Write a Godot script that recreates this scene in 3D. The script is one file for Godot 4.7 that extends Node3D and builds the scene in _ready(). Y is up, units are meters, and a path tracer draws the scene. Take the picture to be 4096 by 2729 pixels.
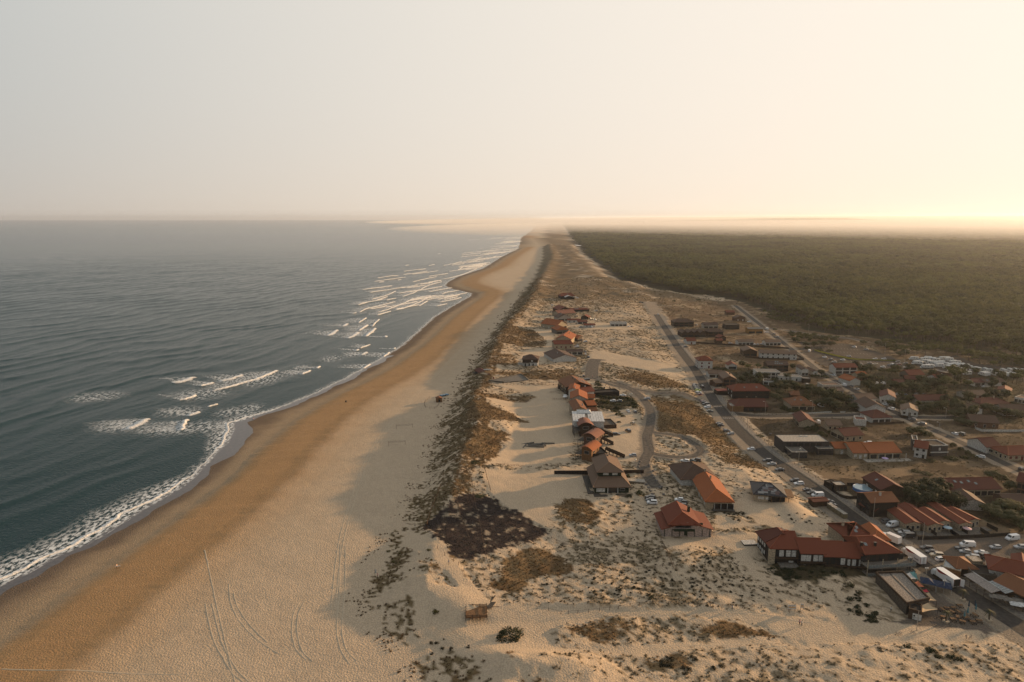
extends Node3D
# A straight sandy coast seen from the air at a low morning sun: sea, beach, dunes, a seaside village, pine forest.
# World: y up, sea level 0, the shore runs along -z, the sea lies on the -x side.

const FOCAL := 2731.0            # focal length in pixels of the 4096 pixel wide photograph
const MID_U := 2048.0
const MID_V := 1364.5
const HORIZON_V := 871.0
const EYE := 130.0               # camera height over the sea in metres
var pitch := atan((MID_V - HORIZON_V) / FOCAL)
# enlarged views of the photograph in which points were read off: x, y of the corner, photograph pixels per view pixel
const VIEWS := {
	"A1": [1900, 1100, .33985], "A2": [1900, 1450, .33985], "A3": [2200, 1750, .29737], "A4": [2600, 1800, .29737],
	"A5": [2900, 2000, .33985], "A6": [3400, 2200, .29567], "B1": [2550, 1150, .33985], "B2": [2750, 1400, .29737],
	"B3": [3400, 1350, .29567], "B4": [3000, 1600, .29737], "B5": [3400, 1650, .29567], "B6": [3200, 1880, .38063],
	"C1": [0, 1400, .5523], "C2": [0, 2000, .5947], "C3": [1300, 1300, .4248], "C4": [1300, 1850, .5098],
	"C5": [1400, 2129, .5523], "C6": [2600, 2129, .6355], "D1": [2200, 1480, .23596], "F": [0, 0, 1.7408], "P": [0, 0, 1.0]}

var rng := RandomNumberGenerator.new()
var n_big := FastNoiseLite.new()
var n_mid := FastNoiseLite.new()
var n_fine := FastNoiseLite.new()
var n_warp := FastNoiseLite.new()
var mats := {}
var taken := {}

func _ready() -> void:
	set_light()
	set_noise()
	paint_masks()
	print("masks ", Time.get_ticks_msec())
	build_ground()
	print("ground ", Time.get_ticks_msec())
	build_sea()
	print("sea ", Time.get_ticks_msec())
	build_roads()
	build_forest()
	print("forest ", Time.get_ticks_msec())
	build_seafront()
	build_hotel()
	build_village()
	print("houses ", Time.get_ticks_msec())
	build_vehicles()
	build_small_things()
	print("things ", Time.get_ticks_msec())
	build_vegetation()
	print("done ", Time.get_ticks_msec())

# ---------------------------------------------------------------- camera, sky, sun, exposure, haze
const SUN_AZIMUTH := 63.0        # degrees to the right of the line of sight
const SUN_HEIGHT := 9.5

func sun_vector() -> Vector3:
	var a := deg_to_rad(SUN_AZIMUTH)
	var e := deg_to_rad(SUN_HEIGHT)
	return Vector3(sin(a) * cos(e), sin(e), -cos(a) * cos(e))

func set_light() -> void:
	var cam := Camera3D.new()
	cam.name = "camera"
	cam.position = Vector3(0, EYE, 0)
	cam.rotation = Vector3(-pitch, 0, 0)
	cam.fov = rad_to_deg(2.0 * atan(MID_V / FOCAL))
	cam.near = 1.0
	cam.far = 90000.0
	cam.current = true
	add_child(cam)
	var sun := DirectionalLight3D.new()
	sun.name = "sun"
	sun.light_color = Color(1.0, .64, .33).linear_to_srgb()
	sun.light_energy = 1.6
	sun.light_angular_distance = 1.4
	sun.shadow_enabled = true
	sun.directional_shadow_max_distance = 2500.0
	add_child(sun)
	sun.look_at_from_position(Vector3.ZERO, -sun_vector(), Vector3.UP)
	var env := Environment.new()
	env.background_mode = Environment.BG_SKY
	env.sky = Sky.new()
	var pano := PanoramaSkyMaterial.new()
	pano.panorama = sky_picture()
	env.sky.sky_material = pano
	env.tonemap_mode = Environment.TONE_MAPPER_LINEAR
	env.tonemap_exposure = 1.6
	env.sdfgi_enabled = true
	env.ssao_enabled = true
	env.ssil_enabled = true
	env.volumetric_fog_enabled = true
	env.volumetric_fog_density = 0.000034
	env.volumetric_fog_albedo = Color(.90, .94, 1.0).linear_to_srgb()
	env.volumetric_fog_anisotropy = 0.55
	env.volumetric_fog_length = 1024.0
	var we := WorldEnvironment.new()
	we.name = "air"
	we.environment = env
	add_child(we)
	# banks of thicker haze lying over the far coast and the forest
	for b in [[Vector3(22500, 240, 17200), Vector3(9600, -12, -9200), .0005, "pale sunlit haze over the middle of the forest and coast"], [Vector3(46000, 430, 41000), Vector3(18500, -12, -22600), .0004, "thick golden haze along the horizon"]]:
		var bank := FogVolume.new()
		bank.name = numbered("haze")
		bank.shape = RenderingServer.FOG_VOLUME_SHAPE_ELLIPSOID
		bank.size = b[0]
		bank.position = b[1]
		var air := FogMaterial.new()
		air.density = b[2]
		air.albedo = Color(.98, .96, .93).linear_to_srgb()
		bank.material = air
		add_child(bank)
		stuff(bank, b[3], "haze")

func sky_picture() -> ImageTexture:
	# clear hazy air: grey-blue away from the sun, brighter and warmer towards it, a little warmer near the horizon
	var w := 512
	var h := 256
	var im := Image.create(w, h, false, Image.FORMAT_RGBF)
	var s := sun_vector()
	for j in h:
		var up := (0.5 - (j + 0.5) / h) * PI
		for i in w:
			var a := ((i + 0.5) / w - 0.5) * TAU
			var dir := Vector3(-sin(a) * cos(up), sin(up), cos(a) * cos(up))
			var c := dir.dot(s)
			var e := maxf(sin(up), 0.0)
			var low := exp(-e * 9.0)
			var base := Vector3(.40, .445, .46).lerp(Vector3(.435, .405, .37), low)
			base = base.lerp(Vector3(.36, .43, .485), smoothstep(.24, .75, e))
			var glow := pow(clampf((c + .3) / 1.3, 0, 1), .8)
			var warm := Vector3(1.06, .885, .70).lerp(Vector3(1.02, .92, .80), 1.0 - low)
			var v := base + (warm - base) * glow * (1.0 - .6 * smoothstep(.3, .85, e))
			v += Vector3(1.0, .8, .5) * .8 * pow(maxf(c, 0), 40.0)
			v *= .66
			im.set_pixel(i, j, Color(v.x, v.y, v.z))
	return ImageTexture.create_from_image(im)

# ---------------------------------------------------------------- from a point in the photograph to a place on the ground
func ray_to(u: float, v: float, y: float) -> Vector3:
	var dx := (u - MID_U) / FOCAL
	var dy := -(v - MID_V) / FOCAL
	var wy := dy * cos(pitch) - sin(pitch)
	var wz := -dy * sin(pitch) - cos(pitch)
	var t := (y - EYE) / wy
	return Vector3(dx * t, y, wz * t)

func spot(view: String, x: float, y: float, above := 0.0) -> Vector3:
	# the place whose ground, or a point the given height above it, shows there
	var o: Array = VIEWS[view]
	var u: float = o[0] + x * o[2]
	var v: float = o[1] + y * o[2]
	var g := 9.0
	var p := Vector3.ZERO
	for k in 6:
		p = ray_to(u, v, g + above)
		g = lerpf(g, height(p.x, -p.z), .8)
	p = ray_to(u, v, g + above)
	return Vector3(p.x, height(p.x, -p.z), p.z)

func flat_spot(view: String, p: Vector2, y: float) -> Vector2:
	var o: Array = VIEWS[view]
	var q := ray_to(o[0] + p.x * o[2], o[1] + p.y * o[2], y)
	return Vector2(q.x, -q.z)

# ---------------------------------------------------------------- lie of the land
const WATER := [[120, -188], [225, -184], [248, -178], [257, -172], [286, -169], [318, -163], [351, -165], [388, -169.5], [410, -175], [421, -180], [430, -176], [459, -162], [501, -148], [551, -136], [612, -126], [687, -114], [782, -109], [907, -103], [1077, -80], [1150, -70], [1190, -72], [1260, -112], [1323, -131], [1400, -132], [1521, -122], [1786, -75], [2282, -38], [2928, 25], [4519, 60], [6690, 183], [18492, 680], [40000, 1900]]
const FOOT := [[120, -22], [165, -20], [184, -33], [205, -46], [238, -47], [268, -43], [323, -41], [378, -42], [443, -40], [549, -34], [644, -28], [810, -14], [1027, 9], [1399, 48], [2176, 101], [4500, 200], [9377, 463], [40000, 2150]]
const CREST := [[120, 2], [165, 0], [184, -14], [205, -28], [238, -29], [268, -26], [297, -26], [354, -22], [386, -20], [436, -26], [499, -22], [695, -13], [998, 27], [1308, 49], [2036, 118], [4500, 225], [9377, 495], [40000, 2190]]
const CREST_H := [[120, 10.5], [165, 10], [180, 8], [192, 8], [212, 11.2], [235, 11], [252, 9.5], [270, 11], [297, 14.6], [354, 16.2], [386, 16], [436, 15.4], [470, 12.5], [490, 11.5], [520, 13.5], [700, 14.5], [980, 14], [1308, 14], [2036, 15], [9000, 15], [40000, 14]]
const PLATEAU_H := [[120, 9.5], [150, 9.2], [165, 8.2], [182, 7.3], [192, 7.3], [205, 8.2], [225, 9.0], [260, 10.4], [300, 11.2], [400, 10.8], [600, 10.3], [1000, 10.5], [2000, 9.5], [40000, 9]]
const TOWN_H := [[120, 7.2], [185, 7.2], [240, 8.4], [300, 9], [40000, 9]]
const FOREST_X := [[120, 470], [500, 455], [536, 420], [629, 397], [688, 366], [728, 325], [860, 330], [1003, 336], [1080, 300], [1157, 254], [1365, 212], [2388, 247], [5000, 420], [17212, 1227], [40000, 2600]]
const ROAD_X := [[120, 168], [189, 155.4], [203, 151.5], [223, 146.3], [241, 143.9], [264, 140.4], [284, 138.7], [301, 136.6], [337, 131.3], [385, 131.2], [443, 135.3], [536, 148], [629, 156.5], [790, 175], [1003, 201.5]]
const BACK_ROAD_X := [[290, 249], [312, 246.8], [361, 245.5], [403, 242], [479, 243], [536, 246], [608, 258], [743, 280], [952, 313]]

func along(table: Array, d: float) -> float:
	if d <= table[0][0]:
		return table[0][1]
	var lo := 0
	var hi := table.size() - 1
	if d >= table[hi][0]:
		return table[hi][1]
	while hi - lo > 1:
		var m := (lo + hi) >> 1
		if table[m][0] <= d:
			lo = m
		else:
			hi = m
	var a: Array = table[lo]
	var b: Array = table[hi]
	return lerpf(a[1], b[1], (d - a[0]) / float(b[0] - a[0]))

func row_of(d: float) -> PackedFloat32Array:
	var r := PackedFloat32Array([along(WATER, d), along(FOOT, d), along(CREST, d), along(CREST_H, d), along(PLATEAU_H, d), along(TOWN_H, d), along(FOREST_X, d), along(ROAD_X, d), (along(WATER, d - 70.0) + along(WATER, d - 35.0) + along(WATER, d) + along(WATER, d + 35.0) + along(WATER, d + 70.0)) / 5.0])
	return r

func height(x: float, d: float) -> float:
	return height_in(x, d, row_of(d))

const BEACH_S := [[0, 0], [16, .75], [24, 1.3], [35, 2.75], [45, 3.5], [54, 4.15], [61, 4.95], [64, 5.1], [74, 5.0], [136, 6.0]]

func height_in(x: float, d: float, r: PackedFloat32Array) -> float:
	var w := r[0]
	if x < w:
		return maxf(-4.0, (x - w) * .06)
	var foot := r[1]
	var crest := r[2]
	if x < foot + 6.0:
		var s := x - lerpf(w, r[8], smoothstep(6.0, 30.0, x - w))
		var wide := foot - r[8]
		# cusps on the lower beach and an uneven edge of the berm
		s += 2.2 * n_mid.get_noise_2d(d * 1.3, 40.0) * smoothstep(6.0, 26.0, s) * (1.0 - smoothstep(60.0, 90.0, s))
		var f := 1.0 if wide > 100.0 else maxf(wide, 45.0) / 100.0
		var sn := s / f
		if sn > 74.0:
			sn = 74.0 + (s - 74.0 * f) / maxf(wide - 74.0 * f, 1.0) * 62.0
		var h := along(BEACH_S, clampf(sn, 0, 136))
		h += .10 * n_mid.get_noise_2d(x * 1.2, d * 1.2) * smoothstep(30, 70, s)
		if d < 700:
			h += .05 * n_fine.get_noise_2d(x * 1.6, d * 1.6) * smoothstep(34, 60, s)
		if x < foot - 6.0:
			return h
		return lerpf(h, dune(x, d, r), smoothstep(foot - 6.0, foot + 6.0, x))
	return dune(x, d, r)

func dune(x: float, d: float, r: PackedFloat32Array) -> float:
	var foot := r[1]
	var crest := r[2] + 3.5 * n_mid.get_noise_2d(7.0, d * .6)
	var crest_h := r[3] + 1.1 * n_mid.get_noise_2d(90.0, d * .7)
	var base := lerpf(r[4], r[5], smoothstep(r[7] - 34.0, r[7] - 8.0, x)) if x > r[7] - 36.0 else r[4]
	var rough := 1.0
	var kind := mask_at(x, d)
	if kind == SAND:
		rough = .28
	elif kind == LOT or kind == ROAD or kind == PARKING:
		rough = .0
	elif kind == GARDEN:
		rough = .12
	elif x > r[7] - 6.0 and d < 760.0:
		rough = .18
	elif kind == BURNT:
		rough = .5
	var h := base
	if x < crest + 34.0:
		if x < crest:
			h = lerpf(6.0, crest_h, smoothstep(foot - 3.0, crest + 3.0, x))
		else:
			h = lerpf(crest_h, base, smoothstep(crest - 2.0, crest + 34.0, x))
	var lump := 1.5 * n_big.get_noise_2d(x, d) + .55 * n_mid.get_noise_2d(x, d)
	if d < 900.0:
		lump += .35 * n_fine.get_noise_2d(x, d)
	elif d > 1050.0:
		lump *= 2.0
		# the inner dunes stand high and drop steeply to the forest
		var edge := r[6]
		h += 6.0 * smoothstep(edge - 150.0, edge - 28.0, x) * (1.0 - smoothstep(edge - 28.0, edge + 2.0, x)) * smoothstep(1050.0, 1250.0, d)
	h += lump * rough * smoothstep(foot, foot + 12.0, x)
	for b in banks:
		var q := Vector2((x - b[0]) / b[2], (d - b[1]) / b[3])
		var l := q.length_squared()
		if l < 1.0:
			h += b[4] * (1.0 - l) * (1.0 - l)
	if d > 9000.0 and x > 2000.0:
		h += 145.0 * smoothstep(10500.0, 13500.0, d) * (1.0 - smoothstep(15500.0, 17500.0, d)) * smoothstep(1500.0, 4500.0, x) * (.62 + .55 * n_big.get_noise_2d(x * .012, 5.0)) * (1.0 - .55 * smoothstep(5500.0, 9500.0, x))
	return h

# single mounds: x, depth, half widths, height
var banks := []

func set_noise() -> void:
	rng.seed = 7
	for a in [[n_big, 1.0 / 62.0, 3, 11], [n_mid, 1.0 / 19.0, 3, 12], [n_fine, 1.0 / 5.5, 2, 13], [n_warp, 1.0 / 11.0, 3, 14]]:
		var n: FastNoiseLite = a[0]
		n.noise_type = FastNoiseLite.TYPE_SIMPLEX_SMOOTH
		n.frequency = a[1]
		n.fractal_octaves = a[2]
		n.seed = a[3]

# ---------------------------------------------------------------- what covers the ground, on a grid of 1 m cells
enum {OPEN, SAND, GRASS, ROAD, BURNT, LOT, GARDEN, TUFTS, LAWN, BARE, PARKING}
const GX := -70
const GD := 130
const GW := 560
const GH := 980
var mask := PackedByteArray()

func mask_at(x: float, d: float) -> int:
	var i := int(x) - GX
	var j := int(d) - GD
	if x < GX or i >= GW or d < GD or j >= GH:
		return OPEN
	return mask[j * GW + i]

func fill(kind: int, pts: PackedVector2Array) -> void:
	var lo := INF
	var hi := -INF
	for p in pts:
		lo = minf(lo, p.y)
		hi = maxf(hi, p.y)
	for j in range(maxi(int(lo) - GD, 0), mini(int(hi) - GD + 1, GH)):
		var y := j + GD + .5
		var cuts := []
		for k in pts.size():
			var a := pts[k]
			var b := pts[(k + 1) % pts.size()]
			if (a.y <= y) != (b.y <= y):
				cuts.append(a.x + (b.x - a.x) * (y - a.y) / (b.y - a.y))
		cuts.sort()
		for k in range(0, cuts.size() - 1, 2):
			for i in range(maxi(int(round(cuts[k])) - GX, 0), mini(int(round(cuts[k + 1])) - GX, GW)):
				mask[j * GW + i] = kind

func area(kind: int, view: String, y: float, pts: Array) -> void:
	var out := PackedVector2Array()
	for p in pts:
		out.append(flat_spot(view, Vector2(p[0], p[1]), y))
	fill(kind, out)

func strip_area(kind: int, pts: PackedVector2Array, half: float) -> void:
	for k in pts.size() - 1:
		var t := (pts[k + 1] - pts[k]).normalized()
		var n := Vector2(-t.y, t.x) * half
		fill(kind, PackedVector2Array([pts[k] - n - t, pts[k + 1] - n + t, pts[k + 1] + n + t, pts[k] + n - t]))

func view_line(view: String, y: float, pts: Array) -> PackedVector2Array:
	var out := PackedVector2Array()
	for p in pts:
		out.append(flat_spot(view, Vector2(p[0], p[1]), y))
	return out

func table_line(table: Array, from: float, to: float) -> PackedVector2Array:
	var out := PackedVector2Array()
	var d := from
	while d <= to:
		out.append(Vector2((along(table, d) + along(table, d - 7.0) + along(table, d + 7.0)) / 3.0, d))
		d += 6.0
	return out

var lines := {}

func paint_masks() -> void:
	mask.resize(GW * GH)
	# roads as lines of (x, depth)
	lines.main = table_line(ROAD_X, 150, 990)
	lines.back = table_line(BACK_ROAD_X, 290, 950)
	lines.street = view_line("P", 9.0, [[2925, 1652], [3020, 1664], [3133, 1664], [3330, 1662], [3480, 1660], [3600, 1668], [3790, 1672], [3830, 1668]])
	lines.lane = view_line("A3", 10.5, [[1440, 690], [1360, 600], [1290, 500], [1262, 400], [1280, 300], [1330, 210], [1318, 100], [1310, -20], [1340, -120], [1360, -260], [1335, -400], [1235, -530], [1130, -620], [1000, -690], [860, -740]])
	lines.loop = view_line("A3", 10.5, [[1330, 215], [1480, 250], [1640, 275], [1830, 280], [1960, 255], [2030, 200], [1990, 130], [1900, 70], [1800, 20], [1690, -20], [1560, -40], [1420, -55], [1330, -95]])
	lines.access = view_line("A2", 10.5, [[1420, 210], [1520, 240], [1640, 275], [1900, 320], [2354, 395], [2700, 455], [2880, 478]])
	lines.north = view_line("B1", 9.5, [[1560, 480], [1840, 510], [2050, 545], [2354, 582], [2500, 590], [2700, 640]])
	lines.plaza_way = view_line("A2", 10.5, [[1365, 200], [1375, 130], [1380, 60], [1400, -10], [1430, -40]])
	# wide covers first, then what lies inside them
	area(GRASS, "C3", 12, [[1690, 20], [2100, 40], [2090, 170], [1980, 200], [1680, 180], [1600, 140]])
	area(GRASS, "C3", 12, [[1500, 290], [1780, 270], [1800, 370], [1480, 400]])
	area(GRASS, "C3", 12, [[1490, 480], [1560, 440], [2350, 395], [2354, 500], [1940, 500], [1850, 450], [1560, 480]])
	area(SAND, "C3", 11, [[1560, 560], [2180, 570], [2320, 760], [2350, 1010], [2300, 1290], [1500, 1370], [1620, 1230], [1750, 1130], [1770, 980], [1930, 900], [1750, 820], [1500, 740], [1900, 720], [1980, 650]])
	area(GRASS, "C3", 12, [[1380, 660], [1980, 650], [1900, 715], [1380, 720]])
	area(GRASS, "C3", 12, [[1370, 760], [1480, 750], [1930, 905], [1400, 970], [1350, 900]])
	area(GRASS, "C3", 12, [[1340, 1000], [1760, 1030], [1700, 1110], [1640, 1230], [1590, 1300], [1480, 1370], [1230, 1350], [1340, 1100]])
	area(SAND, "C3", 11, [[1940, 30], [2160, 40], [2150, 330], [1800, 330], [1880, 240], [2060, 215], [2100, 150]])
	area(SAND, "A1", 10.5, [[1360, 880], [1560, 900], [2354, 1060], [2354, 1177], [1700, 1060], [1330, 990]])
	area(TUFTS, "A1", 10.5, [[1450, 500], [2100, 540], [2300, 700], [2354, 950], [1900, 860], [1350, 760], [1300, 660]])
	area(SAND, "A1", 10.5, [[1350, 560], [1800, 560], [1880, 640], [1300, 640]])
	area(GRASS, "A2", 10.5, [[1700, 105], [2354, 200], [2380, 330], [1900, 250]])
	area(GRASS, "A2", 10.5, [[2040, 480], [2354, 540], [2560, 640], [2500, 880], [2354, 900], [2120, 820], [2070, 700]])
	area(GRASS, "F", 10.5, [[1500, 905], [1590, 915], [1640, 960], [1720, 1030], [1790, 1075], [1730, 1078], [1660, 1060], [1600, 1005], [1560, 995], [1505, 998], [1490, 940]])
	area(GRASS, "F", 10.5, [[1420, 850], [1500, 858], [1580, 882], [1575, 895], [1480, 885], [1425, 872]])
	area(SAND, "A2", 10.5, [[1240, 600], [1900, 560], [1990, 760], [2000, 1177], [1560, 1177], [1500, 800]])
	area(SAND, "C4", 11, [[1250, 90], [2040, 40], [2060, 250], [1830, 290], [1790, 500], [1560, 420], [1300, 250]])
	area(BURNT, "C4", 9.8, [[800, 470], [900, 400], [1040, 300], [1160, 285], [1290, 270], [1420, 360], [1560, 420], [1640, 480], [1760, 545], [1640, 600], [1400, 680], [1230, 730], [1140, 775], [1000, 720], [900, 610]])
	area(GRASS, "A3", 10.5, [[70, 930], [200, 850], [420, 840], [560, 900], [640, 1060], [560, 1177], [180, 1150]])
	area(GRASS, "C4", 9, [[1500, 700], [1680, 680], [1900, 760], [1960, 860], [1700, 900], [1500, 1000], [1290, 990], [1400, 870]])
	area(TUFTS, "C5", 8.5, [[1250, 330], [2354, 260], [2700, 100], [2950, 420], [2354, 540], [1500, 500], [1320, 420]])
	area(SAND, "C6", 9, [[60, 50], [660, 10], [700, 130], [640, 160], [760, 310], [640, 280], [480, 90], [300, 110], [140, 150]])
	area(SAND, "A4", 10, [[880, 760], [1300, 640], [1900, 690], [2354, 900], [2354, 1177], [1500, 1010], [880, 1090]])
	area(TUFTS, "A4", 10, [[960, 820], [1300, 840], [1400, 980], [1100, 980]])
	area(SAND, "C4", 8, [[600, 500], [720, 520], [1000, 760], [1270, 1090], [1150, 1110], [900, 850], [620, 640]])
	area(SAND, "C5", 7.5, [[430, 400], [800, 440], [1100, 530], [2354, 570], [2354, 620], [1900, 620], [1480, 700], [1500, 830], [2354, 820], [2354, 900], [1700, 880], [1300, 980], [800, 900], [500, 700]])
	area(SAND, "C6", 7.5, [[0, 480], [600, 490], [1050, 540], [1650, 560], [2354, 600], [2354, 690], [1500, 710], [1100, 700], [850, 650], [800, 700], [0, 760], [0, 700], [840, 650], [700, 560], [0, 520]])
	area(TUFTS, "C6", 8.5, [[830, 830], [1000, 740], [1500, 710], [2354, 720], [2354, 944], [780, 944]])
	area(GRASS, "C6", 8, [[280, 575], [500, 562], [700, 590], [830, 640], [760, 655], [450, 645], [300, 630]])
	area(GRASS, "C5", 8, [[1600, 690], [1760, 640], [2050, 650], [1960, 770], [1860, 800], [1640, 740]])
	area(GRASS, "C6", 8.5, [[0, 790], [130, 760], [200, 780], [280, 830], [180, 860], [0, 850]])
	area(GRASS, "C5", 8.5, [[720, 1086], [800, 1010], [960, 995], [900, 1050], [860, 1086]])
	area(LOT, "C6", 7.4, [[1500, 560], [1640, 540], [1740, 490], [1880, 520], [2160, 560], [2354, 600], [2354, 640]])
	area(LOT, "B6", 8.2, [[780, 520], [900, 500], [1200, 700], [2200, 700], [2354, 680], [2400, 830], [1950, 970], [1500, 960], [1150, 760]])
	area(LOT, "A6", 7.4, [[740, 230], [1150, 170], [1230, 330], [2400, 800], [2400, 1020], [1900, 980], [1200, 940], [1170, 700], [740, 330]])
	area(BARE, "B6", 8.6, [[1230, 640], [1900, 520], [2320, 600], [2310, 670], [1240, 710]])
	area(PARKING, "B2", 9, [[1500, -20], [2354, -60], [2354, 190], [1850, 220], [1640, 110]])
	area(PARKING, "B3", 9, [[-700, 60], [0, 90], [560, 260], [860, 400], [820, 430], [300, 420], [0, 330], [-600, 200]])
	area(PARKING, "B3", 9, [[860, 290], [1460, 250], [1700, 360], [2354, 420], [2354, 520], [1400, 490], [960, 420]])
	area(LOT, "D1", 10.5, [[1010, 560], [1340, 560], [1340, 590], [1010, 590]])
	area(GARDEN, "D1", 10.5, [[740, 420], [1390, 450], [1500, 640], [1250, 650], [1200, 760], [1020, 700], [800, 650]])
	area(GARDEN, "B2", 9, [[320, 230], [800, 240], [1000, 300], [1400, 330], [1400, 560], [2050, 540], [2300, 700], [2300, 840], [1250, 830], [1230, 660], [1180, 560], [680, 470], [660, 380]])
	area(GARDEN, "B3", 9, [[0, 400], [2354, 530], [2354, 1180], [1300, 1060], [900, 1000], [560, 950], [0, 900]])
	area(GARDEN, "B6", 9, [[1040, 170], [1560, 140], [1760, 330], [1700, 410], [1080, 420], [1000, 250]])
	area(GARDEN, "B6", 9, [[1900, 420], [2354, 360], [2354, 640], [1940, 540]])
	area(BARE, "B4", 9, [[680, 810], [1300, 800], [2300, 830], [2354, 1000], [1600, 1080], [1000, 1060]])
	area(GARDEN, "A5", 8.6, [[480, 770], [650, 720], [1650, 790], [1760, 900], [1100, 960], [780, 960]])
	for a in [["main", 9.0], ["back", 6.0], ["street", 5.5], ["lane", 4.2], ["loop", 3.4], ["access", 3.6], ["north", 4.0], ["plaza_way", 6.0]]:
		strip_area(ROAD, lines[a[0]], a[1])
	banks = [[8, 168, 26, 9, 2.0], [60, 153, 34, 10, 2.2], [25, 152, 18, 7, 1.8], [96, 155, 26, 9, 1.6], [-18, 200, 12, 10, 1.2], [62, 226, 16, 18, 2.2], [108, 214, 16, 14, 1.8], [118, 268, 10, 22, 2.0], [95, 395, 22, 26, 2.6], [118, 455, 18, 30, 4.0], [70, 315, 12, 10, 1.0]]

# ---------------------------------------------------------------- materials
func noise_tex(freq: float, lo: Color, hi: Color, size := 512, octaves := 4, sd := 1, as_normal := false, strength := 4.0) -> NoiseTexture2D:
	var n := FastNoiseLite.new()
	n.noise_type = FastNoiseLite.TYPE_SIMPLEX_SMOOTH
	n.frequency = freq
	n.fractal_octaves = octaves
	n.seed = sd
	var t := NoiseTexture2D.new()
	t.width = size
	t.height = size
	t.seamless = true
	t.noise = n
	if as_normal:
		t.as_normal_map = true
		t.bump_strength = strength
	else:
		var g := Gradient.new()
		g.set_color(0, lo)
		g.set_color(1, hi)
		g.set_offset(0, .25)
		g.set_offset(1, .75)
		t.color_ramp = g
	return t

var texes := {}
func tex(key: String) -> NoiseTexture2D:
	if not texes.has(key):
		match key:
			"mottle": texes[key] = noise_tex(.012, Color(.74, .74, .74), Color(1, 1, 1), 512, 5, 3)
			"tile": texes[key] = noise_tex(.035, Color(.62, .60, .58), Color(1, 1, 1), 512, 4, 5)
			"sand": texes[key] = noise_tex(.03, Color(.86, .86, .86), Color(1, 1, 1), 1024, 5, 8)
			"sand_bump": texes[key] = noise_tex(.028, Color.BLACK, Color.WHITE, 1024, 4, 9, true, 9.0)
			"sea_bump": texes[key] = noise_tex(.02, Color.BLACK, Color.WHITE, 1024, 5, 21, true, 7.0)
			"asphalt": texes[key] = noise_tex(.02, Color(.72, .72, .72), Color(1, 1, 1), 512, 5, 31)
	return texes[key]

func lin(r: float, g: float, b: float) -> Color:
	return Color(r, g, b).linear_to_srgb()

func mat(key: String, c: Color, rough := .85, texture := "", metres := 6.0, spec := .35) -> StandardMaterial3D:
	# c holds real-world (linear) base colour values
	if mats.has(key):
		return mats[key]
	var m := StandardMaterial3D.new()
	m.resource_name = key
	m.albedo_color = c.linear_to_srgb()
	m.roughness = rough
	m.metallic_specular = spec
	if texture:
		m.albedo_texture = tex(texture)
		m.uv1_triplanar = true
		m.uv1_world_triplanar = true
		m.uv1_scale = Vector3.ONE / metres
	mats[key] = m
	return m

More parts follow.
